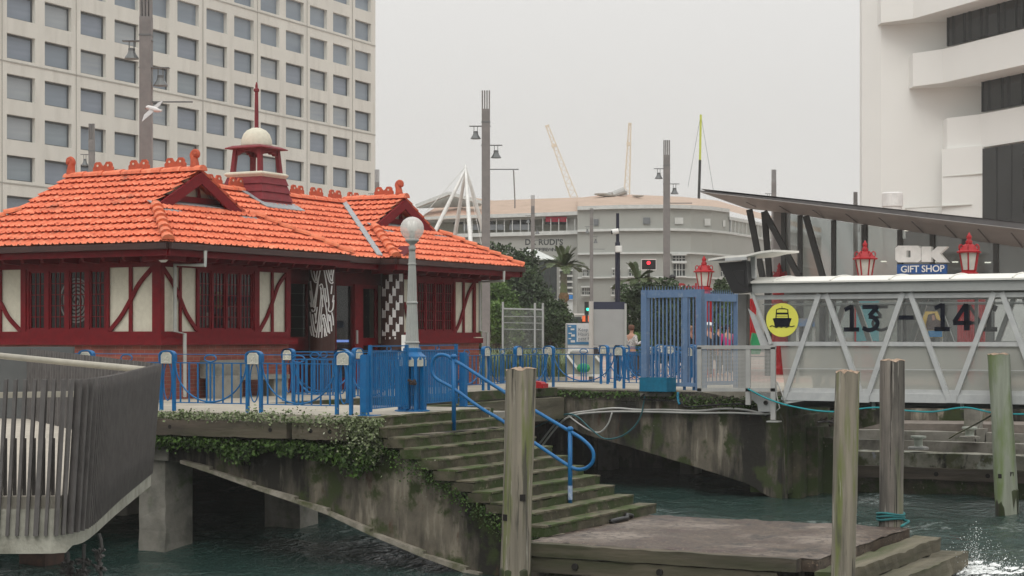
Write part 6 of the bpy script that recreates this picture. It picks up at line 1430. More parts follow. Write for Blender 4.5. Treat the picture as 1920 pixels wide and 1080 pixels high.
q = at(1254, 545, 90); text_mesh("w-Docks", 19*90/F, redsign, q, Vector((ST, -CT, 0)), (0, 0, 1), rs, 'lettering', .05, .03, .92)
part('board', MB().prism([at(1235,534,90.2), at(1246,534,90.2), at(1246,556,90.2), at(1235,556,90.2)], nC*.1), redsign, rs); part('post', MB().bar(at(1240, 550, 90.3), at(1240, 668, 90.3), .1, .1), strut_m, rs)
bs = thing('blue_shopfront', 'small bright blue shop fascia low on the grey building beside the palm trunk', 'shop fascia', at(1060, 557, 135)); part('fascia', MB().prism([at(1047,553,135), at(1074,553,135), at(1074,561,135), at(1047,561,135)], nC*.2), mat('shop_blue', (.02,.2,.55)), bs)
part('shop_wall', MB().prism([at(1050,562,135.2), at(1074,562,135.2), at(1074,640,135.2), at(1050,640,135.2)], nC*.2), bg_w, bs)
# ================================================================== white building on the right
wb = mat('white_render', (.78,.78,.75), (.74,.74,.71), .9, .15, bump=.1); wbs = mat('white_render_joint', (.60,.60,.56), (.56,.56,.52), .9, .2); dglass = mat('tinted_glass', (.018,.018,.018), (.012,.012,.012), .12, .3, spec=.6)  # wbs is the darker tone of the thin wall joints
Wb = thing('white_building', 'tall white building with angled projecting storeys and dark windows at right', 'building', at(1750, 630, 120))
def zz_(y, Y_): return zat(y, Y_)
def P2(px, Y_): q = at(px, 0, Y_); return (q.x, q.y)
def slab(name, pl, z0, z1, m): part(name, MB().prism([(x, y, z0) for x, y in pl], (0, 0, z1-z0)), m, Wb)
slab('main_wall', [P2(1612, 124), P2(1616, 121), P2(1652, 119.5), P2(1843, 117.5), P2(1990, 117.5), P2(1990, 140), P2(1612, 140)], 0, 40, wb)
dirr = Vector((1340*ST-3400*(-CT)*0, 0)) 
rt_ = Vector((ST, -CT)); fw_ = Vector((CT, ST)); dd_ = (rt_*.367-fw_*.93)
def ray2(px, Y_): return Vector(P2(px, Y_))
def band(x0, x1, Ya, Yb, y_bot, y_top, L_, name='storey_band'):
    a = ray2(x0, Ya); b = ray2(x1, Yb); c = b+dd_*L_; back = fw_*8
    z0 = zz_(y_bot, Yb); z1 = zz_(y_top, Yb); slab(name, [tuple(a), tuple(b), tuple(c), tuple(c+rt_*8), tuple(ray2(1990, 122)), tuple(a+fw_*6)], z0, z1, wb); return b
b1 = band(1652, 1712, 118.6, 117.0, 35, -60, 14); b2 = band(1712, 1768, 117.7, 115.9, 155, 92, 12); b3 = band(1776, 1838, 117.0, 114.9, 277, 214, 10)
def glassband(px, Y_, y0, y1, L_, n):
    a = ray2(px, Y_); c = a+dd_*L_; z0 = zz_(y1, Y_); z1 = zz_(y0, Y_)
    g_ = part('window_band', MB().prism([(a.x, a.y, z0), (c.x, c.y, z0), (c.x, c.y, z1), (a.x, a.y, z1)], (rt_*.3).to_3d()), dglass, Wb)
    for k in range(n+1):
        for j, w_ in ((0, .10), (.35, .16)):
            p = a+dd_*(L_*(k+j)/n)-rt_*.04; part('mullion', MB().bar((p.x, p.y, z0), (p.x, p.y, z1), w_, .08), strut_m, g_)
glassband(1778, 116.6, 21, 87, 14, 8); glassband(1843, 115.5, 143, 210, 10, 5)
a = ray2(1842, 114.5); c = a+dd_*10; z0, z1 = 0, zz_(279, 114.5)
g_ = part('window_band', MB().prism([(a.x, a.y, z0), (c.x, c.y, z0), (c.x, c.y, z1), (a.x, a.y, z1)], (rt_*.3).to_3d()), mat('smoked_facade', (.035,.036,.036), (.028,.029,.029), .12, .3, spec=.5), Wb)
for k in range(1, 6):
    p = a+dd_*(k*1.5)-rt_*.04; part('facade_joint', MB().bar((p.x, p.y, z0), (p.x, p.y, z1), .03, .04), strut_m, g_)
for y0, y1 in ((285,293),(311,337),(370,399)):
    for o_ in (0, 1.25):
        p = a+dd_*(4.2+o_)-rt_*.06; q = a+dd_*(5.2+o_)-rt_*.06; part('dark_panel', MB().prism([(p.x,p.y,zz_(y1,110)),(q.x,q.y,zz_(y1,110)),(q.x,q.y,zz_(y0,110)),(p.x,p.y,zz_(y0,110))], (rt_*.03).to_3d()), dglass, g_)
slab('plinth_wall', [P2(1766, 116.9), P2(1842, 114.6), P2(1990, 114.6), P2(1990, 117.5), P2(1766, 117.5)], 0, zz_(277, 116), wb)
slab('plinth_joint', [P2(1768, 116.8), P2(1841, 114.5), P2(1841, 114.7), P2(1768, 117)], zz_(330, 116), zz_(328.5, 116), wbs)
for y_, x0, x1 in ((388, 1697, 1822),): slab('wall_joint', [P2(x0, 118.6), P2(x1, 115.1), P2(x1, 115.6), P2(x0, 119)], zz_(y_, 117), zz_(y_-1.5, 117), wbs)
wt = thing('rooftop_tank', 'white cylindrical tank or flue behind the terminal roof, before the white building', 'tank', at(1673, 420, 100)); q = at(1673, 630, 100); q.z = 0
part('drum', MB().lathe([(.52, 0), (.52, zat(388, 100)), (.54, zat(388, 100)+.02), (.58, zat(387, 100)), (.58, zat(363, 100)), (.5, zat(361, 100))], q, 24), mat('tank_white', (.74,.73,.71)), wt)
# ================================================================== far mast, cranes, white tripod
cr_y = mat('crane_hazed_yellow', (.66,.56,.42), (.58,.49,.37), .7)  # paint made paler so the colour carries part of the haze
def crane(label, pts, Y_, wd):
    a = at(*pts[0], Y_); b = at(*pts[1], Y_); t = thing('tower_crane', label, 'crane', (a.x, a.y, 0), group='distant crane jibs'); d = (b-a); L_ = d.length; d.normalize(); s_ = d.cross(nC).normalized(); w0 = wd
    for i, s in enumerate((-1, 1)):
        part('boom_chord', MB().bar(a+s_*s*w0, b+s_*s*w0*.35, .28, .28), cr_y, t)
    n = 22; mb = MB()
    for k in range(n):
        f0, f1 = k/n, (k+1)/n; wa_, wb_ = w0*(1-.65*f0), w0*(1-.65*f1); sg = 1 if k % 2 else -1
        mb.bar(a+d*L_*f0+s_*sg*wa_, a+d*L_*f1-s_*sg*wb_, .16, .16)
    part('lattice', mb, cr_y, t); c = a+d*L_*.73; part('hook_block', MB().bar(c-s_*w0*.6, c+s_*w0*.9, .5, .9), cr_y, t)
    part('tip', MB().bar(b-s_*w0*.6, b+s_*w0*.6, .5, .5), cr_y, t)
    part('base_mast', MB().bar(a, (a.x, a.y, 0), 1.2, 1.2), cr_y, t)
crane('hazy yellow crane jib leaning to the left above the grey building', ((1077,372),(1026,236)), 520, 1.0)
crane('hazy yellow crane jib standing nearly upright above the rooftop equipment', ((1175,372),(1181,232)), 520, .8)
tp = thing('white_tripod_mast', 'white tripod of slanting poles joined at the top, behind the kiosk roof', 'mast', at(873, 440, 118)); ap = at(873, 312, 118); wm_ = mat('mast_white', (.70,.70,.67), None, .5)
for x, y, Y_ in ((800,466,116),(847,478,122),(884,478,113),(925,500,120)):
    e_ = at(x, y, Y_); tpt = ap+Vector((random.uniform(-.1,.1),)*3)
    mb = MB(); n = 5; d = (e_-tpt); P = [tpt+d*k/n for k in range(n+1)]+[tpt+d*1.25]; part('mast_leg', MB().tube(P, [.06,.11,.13,.14,.14,.13,.1], 8), wm_, tp, smooth=True)
for x, y in ((780, 420), (905, 470)): part('stay', MB().tube([ap, at(x, y, 118)], .02, 4), wm_, tp)
ym = thing('yacht_mast', 'tall thin mast, lime yellow above and black below, over the grey building', 'mast', at(1312, 400, 200)); a = at(1314, 215, 200); b = at(1312.5, 300, 200); c = at(1310, 380, 200)
part('upper_mast', MB().tube([a, b], .13, 6), mat('lime_yellow', (.55,.62,.08)), ym); part('lower_mast', MB().tube([b, c, (c.x, c.y, 0)], .16, 6), strut_m, ym); part('stay', MB().tube([a, at(1338, 360, 200)], .02, 3), strut_m, ym); part('stay', MB().tube([a, at(1290, 350, 200)], .02, 3), strut_m, ym)
fp = thing('thin_pole', 'thin grey pole hanging below the long arm of the large light pole', 'pole', at(965, 345, 160)); part('rod', MB().tube([at(963, 319, 160), at(965.5, 376, 160), Vector((at(965.5, 376, 160).x, at(965.5, 376, 160).y, 0))], .06, 5), pole_m, fp)
# cctv pole
cp = thing('camera_pole', 'slim dark navy pole carrying a white security camera and a round white lamp', 'pole', at(1158, 630, 57)); q = at(1158, 630, 57); q.z = 0
part('shaft', MB().lathe([(.085, 0), (.08, zat(455, 57)), (.055, zat(453, 57)), (.05, zat(400, 57))], q, 12), navy, cp, smooth=False)
part('camera', MB().tube([at(1147, 435.5, 56.8), at(1160, 433, 56.8)], [.085, .085], 12), white_m, cp); part('camera_lens', MB().tube([at(1145.5, 436, 56.75), at(1148, 435.5, 56.75)], [.05, .07], 10), black_m, cp)
part('lamp_drum', MB().lathe([(.1, -.1), (.11, -.08), (.11, .08), (.1, .1)], at(1160, 467, 56.8), 14), white_m, cp)
# signboards
sb = thing('signboard', 'large grey signboard with a navy band along its top, on a pale post', 'signboard', at(1108, 630, 56)); 
def fl2(t, name, x0, y0, x1, y1, Y_, m, th=.08): part(name, MB().prism([at(x0, y1, Y_), at(x1, y1, Y_), at(x1, y0, Y_), at(x0, y0, Y_)], nC*th), m, t)
sgm = mat('sign_grey', (.33,.33,.325), (.31,.31,.305), .6)
fl2(sb, 'panel', 1112, 580, 1172, 647, 56, sgm); fl2(sb, 'top_band', 1112, 566, 1172, 580, 56, mat('sign_navy', (.03,.033,.06))); fl2(sb, 'edge_post', 1171, 569, 1175, 649, 55.95, steel_gy)
part('post', MB().bar(at(1108.5, 565, 55.9), Vector((at(1108.5, 600, 55.9).x, at(1108.5, 600, 55.9).y, 0)), .11, .11), mat('pale_post', (.50,.47,.44), (.44,.41,.38)), sb)
ib = thing('information_sign', 'blue and white notice about keeping the islands pest free, half hidden by the grey signboard', 'sign', at(1085, 630, 57)); nb_ = mat('notice_blue', (.06,.20,.36), (.05,.17,.32)); nw = mat('notice_white', (.66,.66,.66))
fl2(ib, 'frame', 1061, 606, 1122, 651, 57, nw); fl2(ib, 'blue_panel', 1063, 609, 1081, 646, 56.98, nb_, .01); fl2(ib, 'blue_foot', 1081, 641, 1121, 646, 56.98, nb_, .01)
for x0, y0, x1, y1 in ((1066,611,1071,613),(1070,616,1077,619),(1066,624,1072,626),(1071,627,1078,631),(1066,634,1071,636),(1070,638,1078,642)): fl2(ib, 'drawing', x0, y0, x1, y1, 56.96, nw, .01)
for y, s in ((621, 'Keep our'), (629.5, 'Hauraki Gulf'), (638, 'pest free')): text_mesh(s, 9*57/F, mat('notice_ink', (.06,.08,.10)) if 'notice_ink' not in MATS else MATS['notice_ink'], at(1084, y, 56.94), Vector((ST, -CT, 0)), (0, 0, 1), ib, 'lettering', .004)
part('leg', MB().bar(at(1062.5, 607, 57), Vector((at(1062.5, 607, 57).x, at(1062.5, 607, 57).y, 0)), .06, .06), steel_gy, ib)
ws = thing('wash_station', 'grey trough shaped wash station with slanting white frame bars behind the railing', 'wash station', at(1095, 700, 55)); 
part('trough', MB().prism([at(1061,661,55), at(1129,666,55), at(1129,701,55), at(1062,702,55)], nC*.8), mat('trough_grey', (.30,.30,.26), (.24,.24,.21)), ws)
for a_, b_ in (((1061,663),(1086,695)), ((1117,668),(1129,682)), ((1068,655),(1100,655)), ((1068,655),(1066,663))): part('frame_bar', MB().bar(at(*a_, 54.9), at(*b_, 54.9), .09, .07), white_m, ws)
part('plinth', MB().prism([at(1074,702,54.8), at(1130,702,54.8), at(1130,706,54.8), at(1076,706,54.8)], nC*.6), white_m, ws)
gk = thing('green_bundle', 'bright green round bundle resting in the wash station', 'bundle', at(1094, 690, 54.6)); part('body', MB().lathe([(.05, -.14), (.17, -.1), (.21, 0), (.16, .1), (.05, .14)], at(1094, 690, 54.6), 12), MATS['bag_green'], gk, smooth=True)
rx = thing('red_case', 'small red plastic case on the wharf floor beside the stout pile', 'case', at(1007, 725, 49)); q = gz(1007, 728, 0)
part('body', MB().box(q.x-.15, q.x+.15, q.y-.26, q.y+.2, .01, .13), mat('case_red', (.42,.015,.02), (.36,.012,.016), .4), rx); part('lid', MB().prism([(q.x-.13, q.y-.2, .13), (q.x-.13, q.y+.1, .13), (q.x-.13, q.y+.05, .2), (q.x-.13, q.y-.17, .17)], (.26, 0, 0)), MATS['case_red'], rx)
# temporary fence
tf = thing('temporary_fence', 'wire mesh temporary fence panel on tall steel posts among the flax', 'fence', at(980, 640, 60)); tfm_ = mat('galvanised', (.40,.41,.41), (.34,.35,.35), .45)
for x, y0 in ((943, 566), (1003, 568), (1018, 568)): part('post', MB().bar(at(x, y0, 60), Vector((at(x, y0, 60).x, at(x, y0, 60).y, 0)), .055, .055), tfm_, tf)
part('top_rail', MB().bar(at(943, 578.5, 60), at(1018, 580.5, 60), .05, .05), tfm_, tf)
for y in (593, 605, 617): part('wire', MB().bar(at(943, y, 60), at(1018, y+1, 60), .014, .02), tfm_, tf)
mb = MB()
for k in range(1, 38): x = 943+k*2; mb.bar(at(x, 579, 60), at(x, 660, 60), .006, .006)
part('mesh_wires', mb, tfm_, tf)
# traffic lights
tl = thing('traffic_light', 'traffic light showing red above the small palm', 'traffic light', at(1220, 500, 88)); 
fl2(tl, 'backing_board', 1203, 486.5, 1230, 506, 88, black_m, .1); part('rim', MB().tube([at(1203,486.5,87.95), at(1230,486.5,87.95), at(1230,506,87.95), at(1203,506,87.95)], .02, 4, closed=True), white_m, tl)
q = at(1216, 493, 87.9); part('red_lamp', MB().cyl(q, q-nC*.12, .085, n=14), mat('red_light', (.8,.02,.03), emit=(1,.03,.05), estr=2.2), tl); part('pole', MB().bar(at(1216, 506, 88), Vector((at(1216, 506, 88).x, at(1216, 506, 88).y, 0)), .12, .12), black_m, tl)
tl2 = thing('traffic_light', 'lower traffic light with a green arrow beside the grey building entrance', 'traffic light', at(1100, 580, 110))
fl2(tl2, 'backing_board', 1096, 566, 1106, 590, 110, black_m, .1); part('green_lamp', MB().cyl(at(1102, 580, 109.9), at(1102, 580, 109.9)-nC*.1, .09), mat('green_light', (.02,.6,.4), emit=(.05,1,.6), estr=1.5), tl2); part('pole', MB().bar(at(1100, 590, 110), Vector((at(1100, 590, 110).x, at(1100, 590, 110).y, 0)), .12, .12), black_m, tl2)
cl = thing('dark_clock_lamp', 'small round black fitting on the side of the light pole above the blue gate', 'fitting', at(1261, 519, 91)); part('ball', MB().lathe([(.05, -.13), (.16, -.08), (.17, .06), (.08, .14)], at(1261, 520, 91), 10), black_m, cl, smooth=True)
# ================================================================== trees and planting
def leaves(mb, c, r, n, s0, s1, flat=1.0, shell=.35):
    for _ in range(n):
        while True:
            p = Vector((random.uniform(-1, 1), random.uniform(-1, 1), random.uniform(-1, 1)))
            if p.length <= 1: break
        p = p.normalized()*(p.length**shell); q = c+Vector((p.x*r, p.y*r, p.z*r*flat)); s = random.uniform(s0, s1)
        d = (p*.6+Vector((random.uniform(-1, 1), random.uniform(-1, 1), random.uniform(-1, .7)))).normalized()*s
        e_ = d.cross(Vector((random.uniform(-1, 1), random.uniform(-1, 1), random.uniform(-1, 1)))).normalized()*s*.42
        mb.quad(q, q+d*.45+e_, q+d, q+d*.5-e_)
def tree(name, label, cat, blobs, m, n, s0, s1, trunk=None, grp=None):
    """blobs: photo x, photo y, distance, radius in metres of each leaf clump"""
    c0 = trunk or blobs[0]; b = at(c0[0], 630, c0[2]); t = thing(name, label, cat, (b.x, b.y, 0), group=grp); mb = MB(); tot = sum(x[3]**2 for x in blobs); tr = MB()
    top = at(*blobs[0][:3]); base = Vector((b.x, b.y, 0))
    tr.tube([base, base.lerp(top, .4)+Vector((.1, .05, 0)), base.lerp(top, .85)], [.22, .15, .07], 8)
    for bl in blobs:
        c = at(*bl[:3]); r = bl[3]; k = max(8, int(n*r*r/tot))
        tr.tube([base.lerp(top, .3), base.lerp(top, .3).lerp(c, .6)+Vector((0, 0, -.2)), c], [.12, .07, .03], 5)
        sub = max(5, int(6+r*7))
        for _ in range(sub):
            a = random.uniform(0, 6.28); e_ = random.uniform(-.7, 1); rr = r*.62; cc = c+Vector((rr*math.cos(a)*math.cos(e_), rr*math.sin(a)*math.cos(e_), rr*math.sin(e_)))
            leaves(mb, cc, r*random.uniform(.28, .5), k//sub, s0, s1, .8, .5)
        leaves(mb, c, r*.8, k//3, s0, s1, .9, .5)
    part('crown', mb, m, t); part('trunk', tr, bark, t, smooth=True)
random.seed(12)
tree('broadleaf_tree', 'large dark tree behind the right end of the kiosk, beside the big light pole', 'tree', [(905,500,93,1.3),(940,490,94,1.2),(975,500,94,1.1),(895,480,95,.8),(930,530,92,1.5),(980,545,92,1.4),(1005,560,92,1.0),(960,590,91,1.6),(905,560,91,1.5),(1010,600,91,1.1),(985,520,93,.9)], leaf_a, 15000, .10, .22, grp='trees beyond the railing')
tree('broadleaf_tree', 'brighter green leafy tree just right of the kiosk corner, below the eaves', 'tree', [(930,560,78,.9),(905,590,78,.9),(945,595,77,.9),(920,620,77,.8),(885,560,79,.7),(960,620,77,.7)], leaf_b, 9000, .08, .17, grp='trees beyond the railing')
tree('round_bush', 'dark rounded bush between the temporary fence and the information sign', 'bush', [(1030,595,82,1.0),(1045,610,81,.9),(1012,615,81,.9),(1030,632,81,.9)], leaf_c, 6000, .08, .16, grp='trees beyond the railing')
tree('broadleaf_tree', 'dense dark tree behind the tall blue gate, with a small palm rising from it', 'tree', [(1190,555,76,.9),(1235,560,75,1.1),(1275,575,75,1.1),(1200,600,75,1.2),(1250,610,74,1.3),(1300,600,75,1.1),(1335,610,75,.9),(1225,640,74,1.2),(1285,640,74,1.2),(1180,630,75,.9),(1330,645,75,.8)], leaf_c, 15000, .09, .18, grp='trees beyond the railing')
tree('leafy_shrub', 'bright green shrub right of the tall blue gates, behind the waiting people', 'shrub', [(1366,600,72,.6),(1380,620,72,.7),(1355,630,72,.6),(1376,575,72,.45)], leaf_b, 3500, .06, .13, grp='trees beyond the railing')
tree('leafy_shrub', 'low yellow green shrub beside the woman at the signboard', 'shrub', [(1195,640,63,.4),(1208,650,63,.35),(1185,655,63,.3)], leaf_b, 2200, .05, .12, grp='trees beyond the railing')
tree('leafy_shrub', 'small tree top peeping over the right-hand blue gate', 'shrub', [(1352,535,88,.4),(1356,550,88,.5),(1346,560,88,.5)], leaf_c, 1500, .08, .16, grp='trees beyond the railing')
tree('leafy_shrub', 'dark foliage filling the gap under the kiosk eaves on the right', 'shrub', [(880,600,86,1.0),(875,640,86,1.0),(950,640,86,1.2),(1000,650,86,1.1)], leaf_a, 5000, .08, .18, grp='trees beyond the railing')
def palm(label, cx, cy, Y_, ybase, fl_, nf, seed, trunk=True):
    random.seed(seed); c = at(cx, cy, Y_); t = thing('palm_tree', label, 'palm', (c.x, c.y, 0), group='palms')
    if trunk:
        part('trunk', MB().tube([Vector((c.x, c.y, 0)), Vector((c.x+.05, c.y, c.z*.5)), c+Vector((0, 0, -.2))], [.22, .17, .16], 10), mat('palm_trunk_%d' % seed, (.22,.20,.15), (.14,.13,.09), .9, 6), t, smooth=True)
        part('crown_shaft', MB().lathe([(.16, -1.5), (.2, -1.3), (.16, -.9), (.13, -.2)], c, 12), mat('crown_shaft_%d' % seed, (.14,.17,.08)), t, smooth=True)
        part('seed_cluster', MB().lathe([(.1, -1.62), (.24, -1.52), (.26, -1.32), (.18, -1.14), (.12, -1.1)], c, 10), mat('seed_%d' % seed, (.22,.14,.07), (.12,.08,.04), .9, 9, bump=.6), t)
    for k in range(nf):
        a = 2*math.pi*k/nf+random.uniform(-.25, .25); up = random.uniform(.35, 1.4); L_ = fl_*random.uniform(.8, 1.1); P = []
        for j in range(7):
            f = j/6; P.append(c+Vector((math.cos(a)*math.cos(up)*L_*f, math.sin(a)*math.cos(up)*L_*f, math.sin(up)*L_*f-.55*L_*f*f*(1.2-up*.4))))
        mb = MB().tube(P, [.03]*3+[.02]*4, 4)
        for j in range(1, 26):
            f = j/26*5.99; i = int(f); p = P[i].lerp(P[i+1], f-i); d = (P[i+1]-P[i]).normalized(); s_ = d.cross(Vector((0, 0, 1))).normalized(); ll = L_*.30*math.sin(.35+2.5*j/26)
            for sg in (-1, 1):
                e_ = p+(s_*sg*.75+d*.75+Vector((0, 0, .12))).normalized()*ll; mb.quad(p, p.lerp(e_, .5)+d*.05, e_, p.lerp(e_, .5)-d*.05)
        part('frond', mb, palm_m, t)
palm('tall palm with a pale trunk and brown seed cluster, in front of the grey building', 1057, 503, 86, 640, 1.5, 20, 31)
palm('small palm crown rising out of the dark tree by the traffic light', 1196, 528, 74, 640, 1.15, 16, 32, False)
random.seed(44)
def flax_pt():
    px = 905+random.random()*155; return px, 55.5+random.random()*7
fm_ = MB()
for k in range(150):
    px, Y_ = flax_pt(); b = at(px, 630, Y_); b.z = .02
    for j in range(16):
        a = random.uniform(0, 6.28); L_ = random.uniform(.45, 1.15); sp_ = random.uniform(.12, .65); wv_ = .018
        p0 = b; p1 = b+Vector((math.cos(a)*sp_*.4, math.sin(a)*sp_*.4, L_*.65)); p2 = b+Vector((math.cos(a)*sp_, math.sin(a)*sp_, L_*random.uniform(.7, 1)))
        s_ = Vector((-math.sin(a), math.cos(a), 0))*wv_
        fm_.add([p0-s_, p0+s_, p1-s_, p1+s_, p2], [(0,1,3,2),(2,3,4)])
solo('flax_bed', fm_, flax_m, 'bed of pale spiky flax leaves behind the railing, in front of the parked cars', 'flax', kind='stuff')
mb = MB(); P = [at(x, 630, 54.8) for x in (900, 1062)]; mb.bar((P[0].x, P[0].y, .08), (P[1].x, P[1].y, .08), .25, .16); solo('planter_kerb', mb, conc_pale, 'pale concrete kerb along the front of the flax bed', 'kerb')
# ================================================================== cars
def car(label, px, Y_, rz, paint, grp='cars parked behind the flax bed'):
    b = at(px, 630, Y_); t = thing('parked_car', label, 'car', (b.x, b.y, 0), rz, grp); W = .86
    side = [(-2.15,.35),(-2.2,.62),(-2.1,.88),(-1.35,.95),(1.7,.98),(2.1,.92),(2.15,.6),(2.1,.35)]; mb = MB()
    mb.prism([(x, -W, z) for x, z in side], (0, 2*W, 0)); part('body', mb, paint, t, local=True)
    cab = [(-1.25,.94),(-.55,1.40),(.9,1.44),(1.75,.97)]; mb = MB(); n = len(cab); vs = [(x, -W+(.02 if z < 1 else .17), z) for x, z in cab]+[(x, W-(.02 if z < 1 else .17), z) for x, z in cab]
    mb.add(vs, [(0,1,2,3),(7,6,5,4),(0,4,5,1),(1,5,6,2),(2,6,7,3),(3,7,4,0)]); part('windows', mb, dkwin, t, local=True)
    mb = MB().prism([(-.6, -.7, 1.40), (-.5, -.66, 1.46), (.8, -.66, 1.50), (1.0, -.7, 1.44)], (0, 1.4, 0)); part('roof', mb, paint, t, local=True)
    for x0, x1, z0, z1 in ((-1.22, -.56, .96, 1.42), (1.7, .92, .98, 1.45), (.2, .2, .97, 1.44)):
        for s in (-1, 1): part('pillar', MB().bar((x0, s*(W-.02), z0), (x1, s*(W-.165), z1), .07, .05), paint, t, local=True)
    for x in (-1.35, 1.35):
        for s in (-1, 1):
            w_ = part('wheel', MB().cyl((x, s*(W-.18), .32), (x, s*(W+.01), .32), .32, n=18), black_m, t, local=True); part('rim', MB().cyl((x, s*(W+.0), .32), (x, s*(W+.02), .32), .19, n=12), steel_gy, w_, local=True)
    for s in (-1, 1):
        part('headlight', MB().box(-2.19, -2.08, s*.62-.16, s*.62+.16, .64, .78), white_m, t, local=True); part('tail_light', MB().box(2.06, 2.14, s*.68-.12, s*.68+.12, .68, .86), redl, t, local=True)
    part('bumper', MB().box(-2.25, -2.12, -.8, .8, .35, .5).box(2.1, 2.2, -.8, .8, .35, .5), black_m, t, local=True)
pw_ = mat('car_white', (.62,.62,.60), (.58,.58,.56), .3); ps_ = mat('car_silver', (.36,.37,.37), (.32,.33,.33), .3, metal=.3); pr_ = mat('car_red', (.20,.02,.025), (.17,.018,.02), .3); pd_ = mat('car_dark', (.03,.03,.035), None, .3)
a0 = R(28)
car('white car parked nearest the light pole, behind the flax', 938, 88, a0+1.05, pw_); car('red car parked behind the white one', 962, 98, a0+.9, pr_)
car('silver car parked behind the flax, left of the information sign', 1024, 90, a0+.8, ps_); car('dark car parked further right behind the information sign', 1062, 104, a0+1.2, pd_)
bus = thing('parked_bus', 'dark bus roof with an orange destination display, above the information sign', 'bus', at(1088, 630, 112)); q = at(1088, 630, 112); bus.rotation_euler = (0, 0, 0)
part('body', MB().bar((q.x, q.y, 1.25), (q.x+nC.x*9, q.y+nC.y*9, 1.25), 1.5, 2.4), pd_, bus); fl2(bus, 'display', 1092, 592, 1104, 603, 111.9, mat('orange_display', (.5,.08,.02), emit=(1,.2,.05), estr=.5)); fl2(bus, 'windscreen', 1072, 594, 1090, 612, 111.9, dkwin); fl2(bus, 'roof_edge', 1068, 588, 1106, 590, 111.9, white_m)
# ================================================================== people
skin_m = mat('skin', (.46,.25,.17), (.42,.22,.15), .55); hair_d = mat('dark_hair', (.03,.02,.015)); 
def skin_mesh(name, J, E_, par, m, lvl=1):
    me = bpy.data.meshes.new(name); inv = ROOT[[p for p in (par, par.parent) if p in ROOT][0]]
    bm = bmesh.new(); lay = bm.verts.layers.skin.verify(); vs = []
    for i, p in enumerate(J):
        v = bm.verts.new(p[:3]); v[lay].radius = (p[3], p[4] if len(p) > 4 else p[3]); v[lay].use_root = (i == 0); vs.append(v)
    for a, b in E_: bm.edges.new((vs[a], vs[b]))
    bm.to_mesh(me); bm.free(); me.materials.append(m)
    o = bpy.data.objects.new(name, me); col.objects.link(o); o.parent = par
    s = o.modifiers.new('skin', 'SKIN'); s.use_smooth_shade = True; ss = o.modifiers.new('sub', 'SUBSURF'); ss.levels = ss.render_levels = lvl; return o
